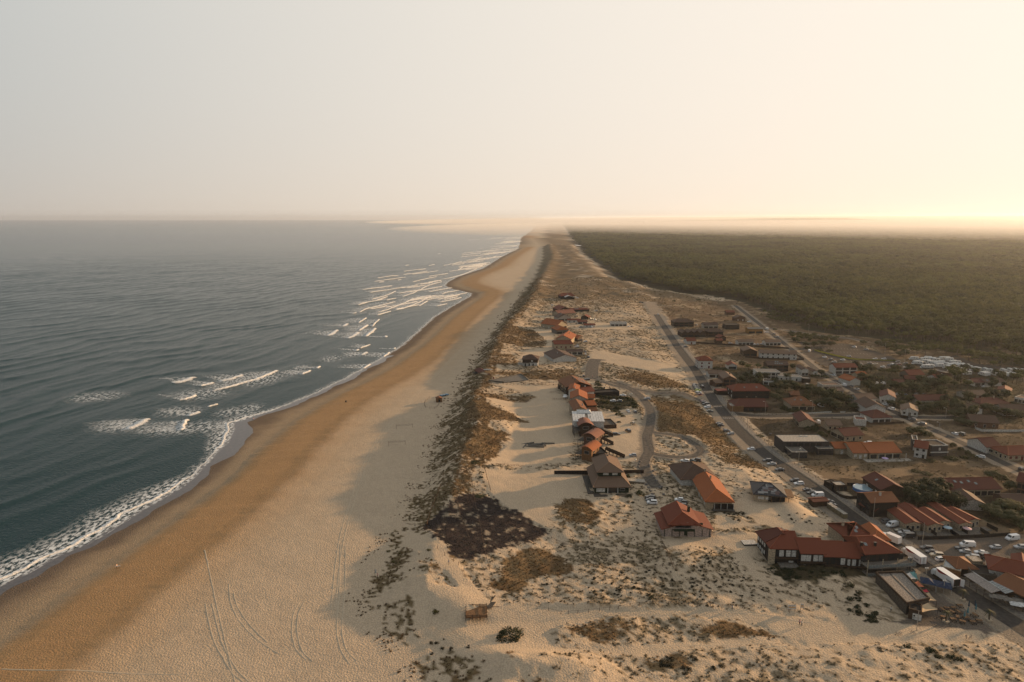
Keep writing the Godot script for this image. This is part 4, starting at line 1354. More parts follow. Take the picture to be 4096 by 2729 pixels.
func plant_gardens(leafy: Array) -> void:
	# hedges and shrubs behind the seafront row
	for b in [[830, 455, 5.0, 2.8], [930, 465, 4.5, 2.6], [1020, 480, 4.0, 2.4], [1110, 480, 4.4, 2.6], [1210, 480, 4.4, 2.6], [1300, 490, 4.4, 2.8], [1380, 520, 4.6, 3.0], [1420, 580, 4.4, 3.0], [1440, 640, 4.6, 2.8], [1350, 630, 3.6, 2.2], [880, 545, 3.8, 2.6], [960, 560, 4.6, 3.2], [780, 540, 3.4, 2.2], [830, 640, 3.2, 2.4], [890, 640, 3.0, 2.4], [1170, 590, 5.0, 1.3], [1140, 660, 4.6, 3.0], [1080, 710, 4.4, 2.4], [1160, 760, 4.8, 2.6], [1240, 790, 3.4, 1.8], [1170, 890, 3.0, 1.4], [1450, 850, 1.8, 1.2], [950, 1140, 3.2, 1.6], [810, 250, 5.0, 2.2], [850, 270, 4.6, 2.0], [800, 305, 5.0, 1.6], [860, 310, 4.6, 1.6]]:
		var p := spot("D1", b[0], b[1])
		bush(tree_shapes("dome", 1 + int(b[0]) % 2)[1], "dense evergreen shrub in the hedged gardens behind the seafront row", "shrubs behind the seafront row", Vector2(p.x, -p.z), Vector3(b[2] * .62, b[3] * .8, b[2] * .55), "tree leaf" if int(b[1]) % 3 else "dark leaf", b[0])
	# trees and shrubs of the village: view, x, y of the foot, height in m, width, kind, leaf, where
	var where := {
		"dark": ["tall dark tree in the grove behind the timber house", "trees in the grove behind the timber house"], "mod": ["bushy green tree in the gardens below the white flat-roofed house", "trees below the white flat-roofed house"],
		"mid": ["leafy tree among the houses around the hip-roofed villa", "trees around the hip-roofed villa"], "east": ["garden tree between the eastern houses", "garden trees between the eastern houses"],
		"lot": ["shrubby tree between the car park and the back road", "trees beside the car park"], "camp": ["pine on the edge of the motorhome ground", "pines by the motorhome ground"], "sea": ["olive green bush on the brown plots by the street", "bushes on the brown plots"], "edge": ["yellow-green broad shrub mass beside the eastern sandy yard", "shrubs beside the sandy yard"]}
	var gen := RandomNumberGenerator.new()
	gen.seed = 33
	for t in [["B6", 1150, 340, 7, 8, "b", "dark"], ["B6", 1260, 300, 8, 9, "b", "dark"], ["B6", 1370, 310, 8.5, 9, "b", "dark"], ["B6", 1480, 270, 8, 9, "b", "dark"], ["B6", 1230, 400, 7, 8, "b", "dark"], ["B6", 1370, 400, 8, 9, "b", "dark"], ["B6", 1500, 380, 8, 9, "b", "dark"], ["B6", 1610, 390, 7, 8, "b", "dark"], ["B6", 1690, 400, 6, 7, "b", "dark"], ["B6", 1120, 250, 5, 6, "b", "dark"], ["B6", 1330, 230, 7, 8, "b", "dark"], ["B6", 1450, 350, 8, 9, "b", "dark"],
		["B6", 2000, 470, 5, 9, "b", "edge"], ["B6", 2120, 440, 6, 10, "b", "edge"], ["B6", 2230, 460, 6, 10, "b", "edge"], ["B6", 2320, 520, 6, 10, "b", "edge"], ["B6", 2100, 530, 5, 9, "b", "edge"], ["B6", 2240, 560, 5, 9, "b", "edge"], ["B6", 2340, 640, 5, 9, "b", "edge"], ["B6", 2020, 100, 4, 8, "b", "edge"], ["B6", 2120, 130, 4, 6, "b", "edge"], ["B6", 2200, 220, 5, 7, "b", "edge"],
		["B2", 740, 430, 5, 8, "b", "mod"], ["B2", 850, 420, 5, 8, "b", "mod"], ["B2", 900, 350, 5, 6, "b", "mod"], ["B2", 800, 370, 4, 7, "b", "mod"], ["B2", 940, 460, 5, 7, "b", "mod"], ["B2", 1180, 460, 5, 7, "b", "mod"], ["B2", 1280, 480, 5, 8, "b", "mod"], ["B2", 1380, 490, 5, 8, "b", "mod"], ["B2", 1210, 540, 6, 8, "b", "mod"], ["B2", 1320, 560, 6, 8, "b", "mod"], ["B2", 1230, 620, 5, 7, "b", "mod"], ["B2", 820, 290, 6, 7, "p", "mod"], ["B2", 940, 280, 6, 7, "p", "mod"], ["B2", 735, 225, 5, 6, "b", "mod"], ["B2", 400, 260, 3, 9, "b", "mod"], ["B2", 500, 280, 3, 9, "b", "mod"], ["B2", 1420, 260, 5, 6, "b", "mod"], ["B2", 1390, 390, 3, 4, "b", "mod"],
		["B2", 1450, 560, 6, 8, "b", "mid"], ["B2", 1560, 570, 6, 8, "b", "mid"], ["B2", 1660, 590, 7, 9, "b", "mid"], ["B2", 1760, 600, 6, 8, "b", "mid"], ["B2", 1560, 790, 5, 9, "b", "mid"], ["B2", 1460, 820, 3, 7, "b", "mid"], ["B2", 1300, 800, 3.5, 6, "b", "mid"], ["B2", 1390, 830, 3, 6, "b", "mid"], ["B2", 1200, 690, 5, 8, "b", "mid"], ["B2", 1130, 650, 4, 6, "b", "mid"], ["B2", 1860, 690, 8, 9, "b", "mid"], ["B2", 1960, 680, 9, 11, "b", "mid"], ["B2", 2040, 720, 8, 10, "b", "mid"], ["B2", 2130, 730, 7, 9, "b", "mid"], ["B2", 1900, 760, 6, 9, "b", "mid"], ["B2", 2000, 800, 6, 9, "b", "mid"], ["B2", 2230, 800, 4, 8, "b", "mid"], ["B2", 1800, 340, 5, 6, "b", "mid"], ["B2", 1850, 370, 3, 8, "b", "mid"], ["B2", 1720, 360, 3, 8, "b", "mid"], ["B2", 1750, 740, 4, 7, "b", "mid"],
		["B3", 170, 480, 7, 9, "b", "east"], ["B3", 280, 480, 7, 9, "b", "east"], ["B3", 300, 590, 5, 9, "b", "east"], ["B3", 400, 600, 5, 8, "b", "east"], ["B3", 520, 540, 7, 6, "p", "east"], ["B3", 560, 700, 6, 9, "b", "east"], ["B3", 680, 740, 7, 10, "b", "east"], ["B3", 780, 720, 8, 10, "b", "east"], ["B3", 880, 740, 7, 10, "b", "east"], ["B3", 980, 720, 7, 10, "b", "east"], ["B3", 960, 610, 6, 9, "b", "east"], ["B3", 1060, 640, 6, 9, "b", "east"], ["B3", 1170, 680, 8, 9, "b", "east"], ["B3", 1280, 690, 9, 9, "p", "east"], ["B3", 1420, 640, 12, 10, "p", "east"], ["B3", 1370, 560, 11, 9, "p", "east"], ["B3", 1500, 620, 12, 10, "p", "east"], ["B3", 1580, 740, 9, 8, "p", "east"], ["B3", 800, 890, 6, 8, "b", "east"], ["B3", 560, 920, 4, 7, "b", "east"], ["B3", 1080, 1000, 6, 10, "b", "east"], ["B3", 1200, 980, 6, 10, "b", "east"], ["B3", 1330, 980, 6, 9, "b", "east"], ["B3", 1450, 980, 7, 9, "b", "east"], ["B3", 1000, 1000, 4, 9, "b", "east"], ["B3", 1420, 1080, 5, 9, "b", "east"], ["B3", 1520, 1080, 6, 9, "b", "east"], ["B3", 1860, 1000, 5, 9, "b", "east"], ["B3", 1980, 1040, 5, 9, "b", "east"], ["B3", 2120, 1080, 6, 10, "b", "east"], ["B3", 2260, 1100, 6, 10, "b", "east"], ["B3", 1570, 1160, 5, 8, "b", "east"], ["B3", 1930, 640, 6, 9, "b", "east"], ["B3", 2080, 780, 4, 8, "b", "east"], ["B3", 2250, 640, 9, 11, "p", "east"], ["B3", 2330, 600, 9, 11, "p", "east"], ["B3", 1400, 900, 5, 8, "b", "east"], ["B3", 1900, 760, 5, 8, "b", "east"], ["B3", 1700, 820, 3, 8, "b", "east"], ["B3", 2000, 830, 3, 8, "b", "east"], ["B3", 60, 970, 4, 8, "b", "east"], ["B3", 2080, 760, 4, 7, "b", "east"],
		["B1", 1820, 570, 5, 8, "b", "lot"], ["B1", 1860, 640, 5, 8, "b", "lot"], ["B1", 1980, 700, 5, 9, "b", "lot"], ["B1", 2080, 700, 6, 9, "b", "lot"], ["B1", 2180, 690, 6, 9, "b", "lot"], ["B1", 2280, 690, 5, 9, "b", "lot"], ["B1", 2100, 620, 5, 8, "b", "lot"], ["B1", 2200, 630, 6, 9, "b", "lot"], ["B1", 2300, 640, 6, 9, "b", "lot"], ["B1", 2000, 720, 3, 7, "b", "lot"], ["B1", 2150, 740, 2.5, 8, "b", "lot"], ["B1", 2260, 750, 2.5, 8, "b", "lot"], ["B1", 1620, 500, 2.5, 6, "b", "lot"], ["B1", 720, 150, 3, 8, "b", "lot"], ["B1", 430, 165, 3, 6, "b", "lot"], ["B3", 390, 110, 5, 9, "b", "lot"], ["B3", 500, 150, 5, 9, "b", "lot"], ["B3", 620, 150, 5, 9, "b", "lot"], ["B3", 180, 90, 4, 8, "b", "lot"],
		["B3", 900, 240, 9, 9, "p", "camp"], ["B3", 1020, 250, 9, 9, "p", "camp"], ["B3", 1150, 240, 10, 9, "p", "camp"], ["B3", 1300, 230, 10, 10, "p", "camp"], ["B3", 1450, 260, 11, 10, "p", "camp"], ["B3", 1600, 320, 11, 10, "p", "camp"], ["B3", 1750, 360, 11, 10, "p", "camp"], ["B3", 1930, 440, 8, 8, "p", "camp"], ["B3", 1900, 370, 11, 10, "p", "camp"], ["B3", 2050, 390, 11, 10, "p", "camp"], ["B3", 2200, 400, 11, 10, "p", "camp"], ["B3", 2330, 420, 11, 10, "p", "camp"], ["B3", 760, 240, 5, 9, "b", "camp"], ["B3", 680, 250, 4, 9, "b", "camp"], ["B3", 1700, 480, 5, 7, "b", "camp"], ["B3", 1330, 490, 6, 7, "p", "camp"],
		["B4", 820, 410, 3.5, 9, "b", "sea"], ["B4", 870, 370, 3, 7, "b", "sea"], ["B4", 970, 480, 3, 7, "b", "sea"], ["B4", 1090, 450, 2.5, 5, "b", "sea"], ["B4", 1540, 400, 2, 5, "b", "sea"], ["B5", 850, 290, 4, 9, "b", "sea"], ["B5", 950, 290, 4, 9, "b", "sea"], ["B5", 1050, 310, 3.5, 8, "b", "sea"], ["B5", 1400, 450, 2.5, 4, "b", "sea"], ["B5", 1500, 510, 2.5, 4, "b", "sea"], ["B5", 1600, 560, 2.5, 4, "b", "sea"], ["B5", 1380, 630, 2, 8, "b", "sea"], ["B5", 1540, 620, 2, 5, "b", "sea"], ["B5", 1660, 610, 2.5, 6, "b", "sea"], ["B5", 1600, 190, 4, 10, "b", "sea"], ["B5", 1480, 150, 4, 8, "b", "sea"], ["B5", 900, 800, 1, 6, "b", "sea"], ["B5", 1030, 830, 1, 7, "b", "sea"], ["B5", 1100, 660, 1.4, 6, "b", "sea"], ["B4", 850, 620, 1.4, 5, "b", "sea"], ["B4", 130, 490, .6, 6, "b", "sea"]]:
		var p := spot(t[0], t[1], t[2])
		if p.y < 4.0:
			continue
		var kind := "pine" if t[5] == "p" else "broad"
		var tall: float = t[3]
		var wide: float = t[4]
		var w: Array = where[t[6]]
		if tall < 3.6 and kind == "broad":
			bush(tree_shapes("dome", 1 + gen.randi() % 2)[1], w[0].replace("tree", "shrub"), w[1].replace("trees", "shrubs"), Vector2(p.x, -p.z), Vector3(wide * .55, tall * 1.05, wide * .5), "tree leaf" if t[6] != "edge" else "yellow leaf", gen.randf() * TAU)
			continue
		var full := 9.2 if kind == "pine" else 8.4
		var span := 7.4 if kind == "pine" else 6.6
		tree(kind, 1 + gen.randi() % 3, "pine_tree" if kind == "pine" else "leafy_tree", w[0], "tree", p, Vector3(wide / span, tall / full, wide / span), "dark leaf" if t[6] == "dark" else ("yellow leaf" if t[6] == "edge" and gen.randf() < .4 else ("pine leaf" if kind == "pine" else "tree leaf")), w[1])
	# more trees through the eastern gardens
	var made := 0
	for k in 3000:
		var q := Vector2(gen.randf_range(180, 470), gen.randf_range(290, 600))
		if made > 75 or q.x > q.y * .76 or mask_at(q.x, q.y) != GARDEN or built_at(q.x, q.y) or built_at(q.x + 4, q.y) or built_at(q.x - 4, q.y) or built_at(q.x, q.y - 5) or mask_at(q.x + 3, q.y) == ROAD or mask_at(q.x, q.y - 4) == ROAD:
			continue
		made += 1
		var s := gen.randf_range(.65, 1.25)
		tree("broad" if made % 4 else "pine", 1 + gen.randi() % 3, "leafy_tree" if made % 4 else "pine_tree", "bushy garden tree filling the plots east of the main road" if made % 4 else "small pine in the plots east of the main road", "tree", Vector3(q.x, height(q.x, q.y), -q.y), Vector3(s, s * .85, s), "tree leaf" if made % 3 else "dark leaf", "trees filling the eastern plots")
	for p in [["A6", 1525, 680, "potted palm on the paved square beside the sun sails"], ["A6", 1300, 975, "palm among the outdoor tables on the sand"], ["A6", 1880, 960, "palm in a square stone planter at the edge of the square"]]:
		var o := tree("palm", 1, "palm_tree", p[3], "palm", spot(p[0], p[1], p[2]), Vector3.ONE * 1.25, "palm leaf")
		place("planter", box_mesh(Vector3(1.5, .6, 1.5)), mat("planter stone", Color(.35, .28, .2), .9), o).position.y = .2

# footprints of what is built, so that no grass grows through floors
var floors := []
func built_at(x: float, d: float) -> bool:
	for f in floors:
		var q: Vector2 = Vector2(x, -d) - f[0]
		if q.length_squared() > f[3]:
			continue
		q = q.rotated(f[1])
		if absf(q.x) < f[2].x and absf(q.y) < f[2].y:
			return true
	return false

# ---------------------------------------------------------------- solid shapes
func face(sh: Sheet, pts: Array, inside: Vector3) -> void:
	# a flat convex face that looks away from the point inside
	var n: Vector3 = (pts[1] - pts[0]).cross(pts[2] - pts[0]).normalized()
	var mid := Vector3.ZERO
	for p in pts:
		mid += p
	mid /= pts.size()
	var list := pts
	if n.dot(mid - inside) < 0.0:
		n = -n
	else:
		list = pts.duplicate()
		list.reverse()
	var q := sh.pts.size()
	for p in list:
		sh.pts.append(p)
		sh.nor.append(n)
	for k in range(1, list.size() - 1):
		sh.idx.append_array([q, q + k, q + k + 1])

func box(sh: Sheet, c: Vector3, s: Vector3, turn := Basis.IDENTITY) -> void:
	var h := s * .5
	var p := []
	for k in 8:
		p.append(c + turn * Vector3(h.x if k & 1 else -h.x, h.y if k & 2 else -h.y, h.z if k & 4 else -h.z))
	for f in [[0, 1, 3, 2], [4, 5, 7, 6], [0, 1, 5, 4], [2, 3, 7, 6], [0, 2, 6, 4], [1, 3, 7, 5]]:
		face(sh, [p[f[0]], p[f[1]], p[f[2]], p[f[3]]], c)

var boxes := {}
func box_mesh(s: Vector3) -> ArrayMesh:
	var key := str(s.snapped(Vector3.ONE * .01))
	if not boxes.has(key):
		var sh := Sheet.new()
		box(sh, Vector3.ZERO, s)
		boxes[key] = sh.mesh()
	return boxes[key]

func part_box(called: String, c: Vector3, s: Vector3, m: Material, parent: Node) -> MeshInstance3D:
	var o := place(called, box_mesh(s), m, parent)
	o.position = c
	return o

func slab(sh: Sheet, pts: Array, thick: float) -> void:
	# a flat piece with its thickness hanging below
	var mid := Vector3.ZERO
	for p in pts:
		mid += p
	mid = mid / pts.size() - Vector3(0, thick * .5, 0)
	var low := []
	for p in pts:
		low.append(p - Vector3(0, thick, 0))
	face(sh, pts, mid)
	face(sh, low, mid)
	for k in pts.size():
		var j := (k + 1) % pts.size()
		face(sh, [pts[k], pts[j], low[j], low[k]], mid)

func stick(a: Vector3, b: Vector3, r: float, sides := 6) -> Sheet:
	var sh := Sheet.new()
	limb(sh, a, b, r, r, sides)
	sh.col = PackedColorArray()
	return sh

const TONE := {
	"white": Color(.50, .48, .44), "cream": Color(.36, .29, .20), "pale": Color(.36, .32, .27), "pink": Color(.36, .28, .24), "grey": Color(.050, .046, .045), "dark": Color(.020, .016, .014), "timber": Color(.055, .033, .020), "wood": Color(.19, .10, .045), "brick": Color(.115, .064, .042), "green": Color(.012, .024, .011), "concrete": Color(.155, .135, .112), "yellow": Color(.30, .155, .04), "blue": Color(.03, .06, .12), "weathered": Color(.085, .07, .056),
	"r_orange": Color(.34, .10, .030), "r_red": Color(.185, .045, .020), "r_deep": Color(.115, .031, .018), "r_brown": Color(.10, .056, .038), "r_tan": Color(.185, .117, .078), "r_pink": Color(.27, .115, .075), "r_rust": Color(.215, .085, .036), "r_slate": Color(.036, .034, .037), "r_white": Color(.50, .49, .47), "r_grey": Color(.125, .11, .092),
	"s_white": Color(.52, .50, .46), "s_red": Color(.12, .018, .016), "s_green": Color(.012, .03, .012), "s_brown": Color(.04, .024, .015), "s_blue": Color(.02, .035, .075)}

func tone(key: String) -> StandardMaterial3D:
	if key == "glass":
		if not mats.has("glass"):
			var g := mat("glass", Color(.018, .02, .022), .08, "", 1.0, .5)
			g.metallic_specular = .5
		return mats["glass"]
	if key == "awning glass":
		return mat("awning glass", Color(.17, .19, .19), .25, "mottle", 4.0, .5)
	if key.begins_with("r_"):
		if key in ["r_white", "r_grey", "r_slate"]:
			return mat(key, TONE[key], .6, "mottle", 7.0)
		return mat(key, TONE[key], .82, "tile", 3.4)
	return mat(key, TONE[key], .88, "mottle", 5.0)

# ---------------------------------------------------------------- houses
func ridge_roof(o: Node3D, called: String, w: float, d: float, rise: float, hip_a: float, hip_b: float, at: Vector3, turn: float, roof_tone: String, caps := true, thick := .22) -> MeshInstance3D:
	# a roof whose ridge runs along its own x; hip_a and hip_b pull the ends of the ridge in (0 leaves a gable)
	var sh := Sheet.new()
	var r1 := Vector3(-w * .5 + hip_a, rise, 0)
	var r2 := Vector3(w * .5 - hip_b, rise, 0)
	var c := [Vector3(-w * .5, 0, d * .5), Vector3(w * .5, 0, d * .5), Vector3(w * .5, 0, -d * .5), Vector3(-w * .5, 0, -d * .5)]
	if r1.distance_to(r2) < .05:
		slab(sh, [c[0], c[1], r1], thick)
		slab(sh, [c[2], c[3], r1], thick)
	else:
		slab(sh, [c[0], c[1], r2, r1], thick)
		slab(sh, [c[2], c[3], r1, r2], thick)
	if hip_a > .01:
		slab(sh, [c[3], c[0], r1], thick)
	if hip_b > .01:
		slab(sh, [c[1], c[2], r2], thick)
	var m := place(called, sh.mesh(), tone(roof_tone), o)
	m.position = at
	m.rotation.y = turn
	if caps and roof_tone.begins_with("r_") and not roof_tone in ["r_white", "r_grey"]:
		var cap := mat("ridge " + roof_tone, TONE[roof_tone], .85)
		var up := Vector3(0, .05, 0)
		var runs := []
		if r1.distance_to(r2) > .4:
			runs.append([r1 + up, r2 + up])
		if hip_a > .01:
			runs.append([r1 + up, c[0] + up])
			runs.append([r1 + up, c[3] + up])
		if hip_b > .01:
			runs.append([r2 + up, c[1] + up])
			runs.append([r2 + up, c[2] + up])
		for q in runs:
			place("ridge_tile", stick(q[0], q[1], .13).mesh(), cap, m)
	return m

func gable_walls(w: float, d: float, low: float, eave: float, rise: float, ridge_x: bool, hip_a: float, hip_b: float) -> Sheet:
	# the walls of a house with the triangles under its gables
	var sh := Sheet.new()
	box(sh, Vector3(0, (eave + low) * .5, 0), Vector3(w, eave - low, d))
	var hw := w * .5
	var hd := d * .5
	if ridge_x:
		for s in [[-1, hip_a], [1, hip_b]]:
			if s[1] < .01:
				face(sh, [Vector3(hw * s[0], eave, -hd), Vector3(hw * s[0], eave, hd), Vector3(hw * s[0], eave + rise, 0)], Vector3(0, eave, 0))
	else:
		for s in [[1, hip_a], [-1, hip_b]]:
			if s[1] < .01:
				face(sh, [Vector3(-hw, eave, hd * s[0]), Vector3(hw, eave, hd * s[0]), Vector3(0, eave + rise, 0) + Vector3(0, 0, hd * s[0])], Vector3(0, eave, 0))
	return sh

func opening(o: Node3D, side: String, w: float, d: float, along_: float, sill: float, ww: float, hh: float, style: String) -> void:
	# a window, shutter or door standing a little proud of its wall
	var at := Vector3.ZERO
	var turn := 0.0
	match side:
		"f":
			at = Vector3(along_, sill + hh * .5, d * .5)
		"b":
			at = Vector3(along_, sill + hh * .5, -d * .5)
			turn = PI
		"l":
			at = Vector3(-w * .5, sill + hh * .5, along_)
			turn = -PI * .5
		"r":
			at = Vector3(w * .5, sill + hh * .5, along_)
			turn = PI * .5
	var called := "window"
	if style == "door":
		called = "door"
	elif style.begins_with("s_"):
		called = "shutter"
	elif style == "open":
		called = "opening"
	var frame := place(called, box_mesh(Vector3(ww, hh, .10)), tone("s_brown") if style in ["door", "open"] else (tone(style) if style.begins_with("s_") else tone("s_white")), o)
	frame.position = at
	frame.rotation.y = turn
	if style == "glass" and ww > .5:
		part_box("pane", Vector3(0, 0, .03), Vector3(ww - .16, hh - .16, .08), tone("glass"), frame)
	elif style == "open":
		part_box("pane", Vector3(0, 0, .03), Vector3(ww - .1, hh - .1, .07), tone("glass"), frame)
	elif style == "door":
		part_box("door_panel", Vector3(0, 0, .03), Vector3(ww - .14, hh - .1, .08), tone("dark"), frame)

func windows(o: Node3D, w: float, d: float, eave: float, code: String) -> void:
	# "f4glass l2s_white": four glazed windows in the front, two white shutters on the left side
	for c in code.split(" ", false):
		var side := c[0]
		var n := int(c[1])
		var style := c.substr(2)
		var span := w if side in ["f", "b"] else d
		var floors_ := 2 if eave > 4.8 else 1
		for fl in floors_:
			for k in n:
				var a := span * ((k + .5) / n - .5)
				var hh := 1.35
				var sill := .95 + fl * 2.7
				var ww := minf(1.3, span / n * .6)
				if k == n / 2 and fl == 0 and style != "open":
					sill = .05
					hh = 2.1
				if style == "open":
					ww = span / n * .82
					hh = 2.0
					sill = .25 + fl * 2.7
				opening(o, side, w, d, a, sill, ww, hh, style)

func frame_of(view: String, a: Array, b: Array, eave: float) -> Array:
	# [front left corner, front right corner] on the ground under two points of the eaves
	return [spot(view, a[0], a[1], eave), spot(view, b[0], b[1], eave)]

func house(called: String, label: String, view: String, a: Array, b: Array, deep: float, eave: float, ridge: String, pitch_deg: float, wall: String, roof: String, code := "", more := {}) -> Node3D:
	if view == "A1" and a[0] < 1000 and a[0] > 800:
		deep *= 1.4
	var ends := frame_of(view, a, b, eave)
	var p: Vector3 = ends[0]
	var q: Vector3 = ends[1]
	var ab := Vector2(q.x - p.x, q.z - p.z)
	var w := ab.length()
	var turn := atan2(-ab.y, ab.x)
	if more.has("back"):
		# the far left corner of the eaves gives the direction and the depth
		var far := spot(view, more.back[0], more.back[1], eave) - p
		turn = atan2(-far.x, -far.z)
		w = more.wide
		deep = Vector2(far.x, far.z).length()
	var right := Vector3(cos(turn), 0, -sin(turn))
	var back := Vector3(-sin(turn), 0, -cos(turn))
	var c := p + right * w * .5 + back * deep * .5
	c.y = minf(height(c.x, -c.z), minf(p.y, q.y) + .6)
	var o := thing(called, label, "house" if not more.has("category") else more.category, c, turn, more.get("group", ""))
	fill_house(o, w, deep, eave, ridge, pitch_deg, wall, roof, code, more)
	floors.append([Vector2(c.x, c.z), turn, Vector2(w * .5 + .3, deep * .5 + .3), (w * w + deep * deep) * .3 + 2.0])
	return o

func fill_house(o: Node3D, w: float, deep: float, eave: float, ridge: String, pitch_deg: float, wall: String, roof: String, code := "", more := {}) -> void:
	var over: float = more.get("over", .55)
	var iw := w - 2.0 * over
	var idp := deep - 2.0 * over
	var low := -2.2
	var t := tan(deg_to_rad(pitch_deg))
	if ridge == "flat":
		var par: float = more.get("parapet", .35)
		var sh := Sheet.new()
		box(sh, Vector3(0, (eave + low) * .5, 0), Vector3(w, eave - low, deep))
		place("wall", sh.mesh(), tone(wall), o)
		var top := place("roof", box_mesh(Vector3(w - .5, .12, deep - .5)), tone(roof), o)
		top.position = Vector3(0, eave + .05, 0)
		for s in [-1, 1]:
			part_box("parapet", Vector3(0, eave + par * .5, s * (deep * .5 - .13)), Vector3(w + .02, par, .30), tone(more.get("cap", wall)), o)
			part_box("parapet", Vector3(s * (w * .5 - .13), eave + par * .5, 0), Vector3(.30, par - .01, deep - .56), tone(more.get("cap", wall)), o)
		windows(o, w, deep, eave, code)
	else:
		var span := deep if ridge == "x" else w
		var rise := span * .5 * t
		var hf: float = more.get("hipf", 0.0)
		var hb: float = more.get("hipb", 0.0)
		if ridge == "x":
			place("wall", gable_walls(iw, idp, low, eave, rise * idp / deep - .1, true, hf, hb).mesh(), tone(wall), o)
			ridge_roof(o, "roof", w, deep, rise, hf, hb, Vector3(0, eave + .1, 0), 0.0, roof)
		else:
			place("wall", gable_walls(iw, idp, low, eave, rise * iw / w - .1, false, hf, hb).mesh(), tone(wall), o)
			ridge_roof(o, "roof", deep, w, rise, hf, hb, Vector3(0, eave + .1, 0), PI * .5, roof)
		windows(o, iw, idp, eave, code)
		var rf := o.get_node("roof")
		for ch in more.get("chimney", []):
			# along the ridge and across it, as shares of the half sizes
			var cx: float = ch[0] * (w if ridge == "x" else deep) * .5
			var cz: float = ch[1] * span * .5
			var cy := rise * (1.0 - absf(ch[1]))
			part_box("chimney", Vector3(cx, cy + .45, cz), Vector3(.7, 1.5, .6), tone(more.get("stack", wall)), rf)
			part_box("chimney_cap", Vector3(cx, cy + 1.25, cz), Vector3(.9, .12, .8), tone("concrete"), rf)
		for sk in more.get("skylight", []):
			var sx: float = sk[0] * (w if ridge == "x" else deep) * .5
			var sz: float = sk[1] * span * .5
			var sy := rise * (1.0 - absf(sk[1]))
			var win := part_box("skylight", Vector3(sx, sy + .08, sz), Vector3(1.1, .12, 1.3), tone("awning glass"), rf)
			win.rotation.x = atan(t) * signf(sk[1])

func arch_house(called: String, label: String, view: String, p1: Array, p2: Array, deep: float, eave: float, rise: float, wall: String, roof: String, turn_add := 0.0) -> Node3D:
	# a cabin under one curved sheet: the arch spans from p1 to p2, the vault runs back
	var ends := frame_of(view, p1, p2, eave)
	var p: Vector3 = ends[0]
	var q: Vector3 = ends[1]
	var ab := Vector2(q.x - p.x, q.z - p.z)
	var w := ab.length()
	var turn := atan2(-ab.y, ab.x) + turn_add
	var back := Vector3(-sin(turn), 0, -cos(turn))
	var c := (p + q) * .5 + back * deep * .5
	c.y = height(c.x, -c.z)
	var o := thing(called, label, "house", c, turn)
	floors.append([Vector2(c.x, c.z), turn, Vector2(w * .5, deep * .5), (w * w + deep * deep) * .3])
	var sh := Sheet.new()
	var n := 14
	var up := func(s: float) -> float: return eave + rise * sin(PI * s) - .9 * (1.0 - s) * (1.0 - s) * 0.0
	for k in n:
		var s0 := k / float(n)
		var s1 := (k + 1) / float(n)
		var x0 := (s0 - .5) * w
		var x1 := (s1 - .5) * w
		slab(sh, [Vector3(x0, up.call(s0), deep * .5), Vector3(x1, up.call(s1), deep * .5), Vector3(x1, up.call(s1), -deep * .5), Vector3(x0, up.call(s0), -deep * .5)], .18)
	place("roof", sh.mesh(), tone(roof), o)
	var ws := Sheet.new()
	var iw := w - 2.2
	var idp := deep - 1.8
	box(ws, Vector3(0, (eave - .6) * .5, 0), Vector3(iw, eave + .6, idp))
	for s in [-1, 1]:
		var fan := []
		for k in n + 1:
			var x := (k / float(n) - .5) * iw
			fan.append(Vector3(x, up.call(x / w + .5) - .2, s * idp * .5))
		fan.append(Vector3(iw * .5, eave - .3, s * idp * .5))
		fan.append(Vector3(-iw * .5, eave - .3, s * idp * .5))
		face(ws, fan, Vector3(0, eave, 0))
	place("wall", ws.mesh(), tone(wall), o)
	opening(o, "f", iw, idp, 0, eave - 2.4, iw * .5, 1.7, "glass")
	opening(o, "r", iw, idp, idp * .2, eave - 2.2, 1.8, 1.1, "glass")
	opening(o, "r", iw, idp, -idp * .25, eave - 2.4, .6, 1.6, "open")
	place("flue", stick(Vector3(-w * .1, eave + rise * .8, -deep * .2), Vector3(-w * .1, eave + rise + 1.0, -deep * .2), .14).mesh(), tone("s_brown"), o)
	# seaward deck on posts
	part_box("deck", Vector3(-iw * .5 - 1.6, eave - 2.9, 0), Vector3(3.2, .2, deep), tone("weathered"), o)
	for k in 5:
		part_box("post", Vector3(-iw * .5 - 3.0, (eave - 3.0) * .5 - .6, (k / 4.0 - .5) * (deep - .4)), Vector3(.2, eave - 2.0, .2), tone("weathered"), o)
	for k in 2:
		part_box("rail", Vector3(-iw * .5 - 3.1, eave - 2.3 + k * .45, 0), Vector3(.08, .08, deep), tone("weathered"), o)
	return o

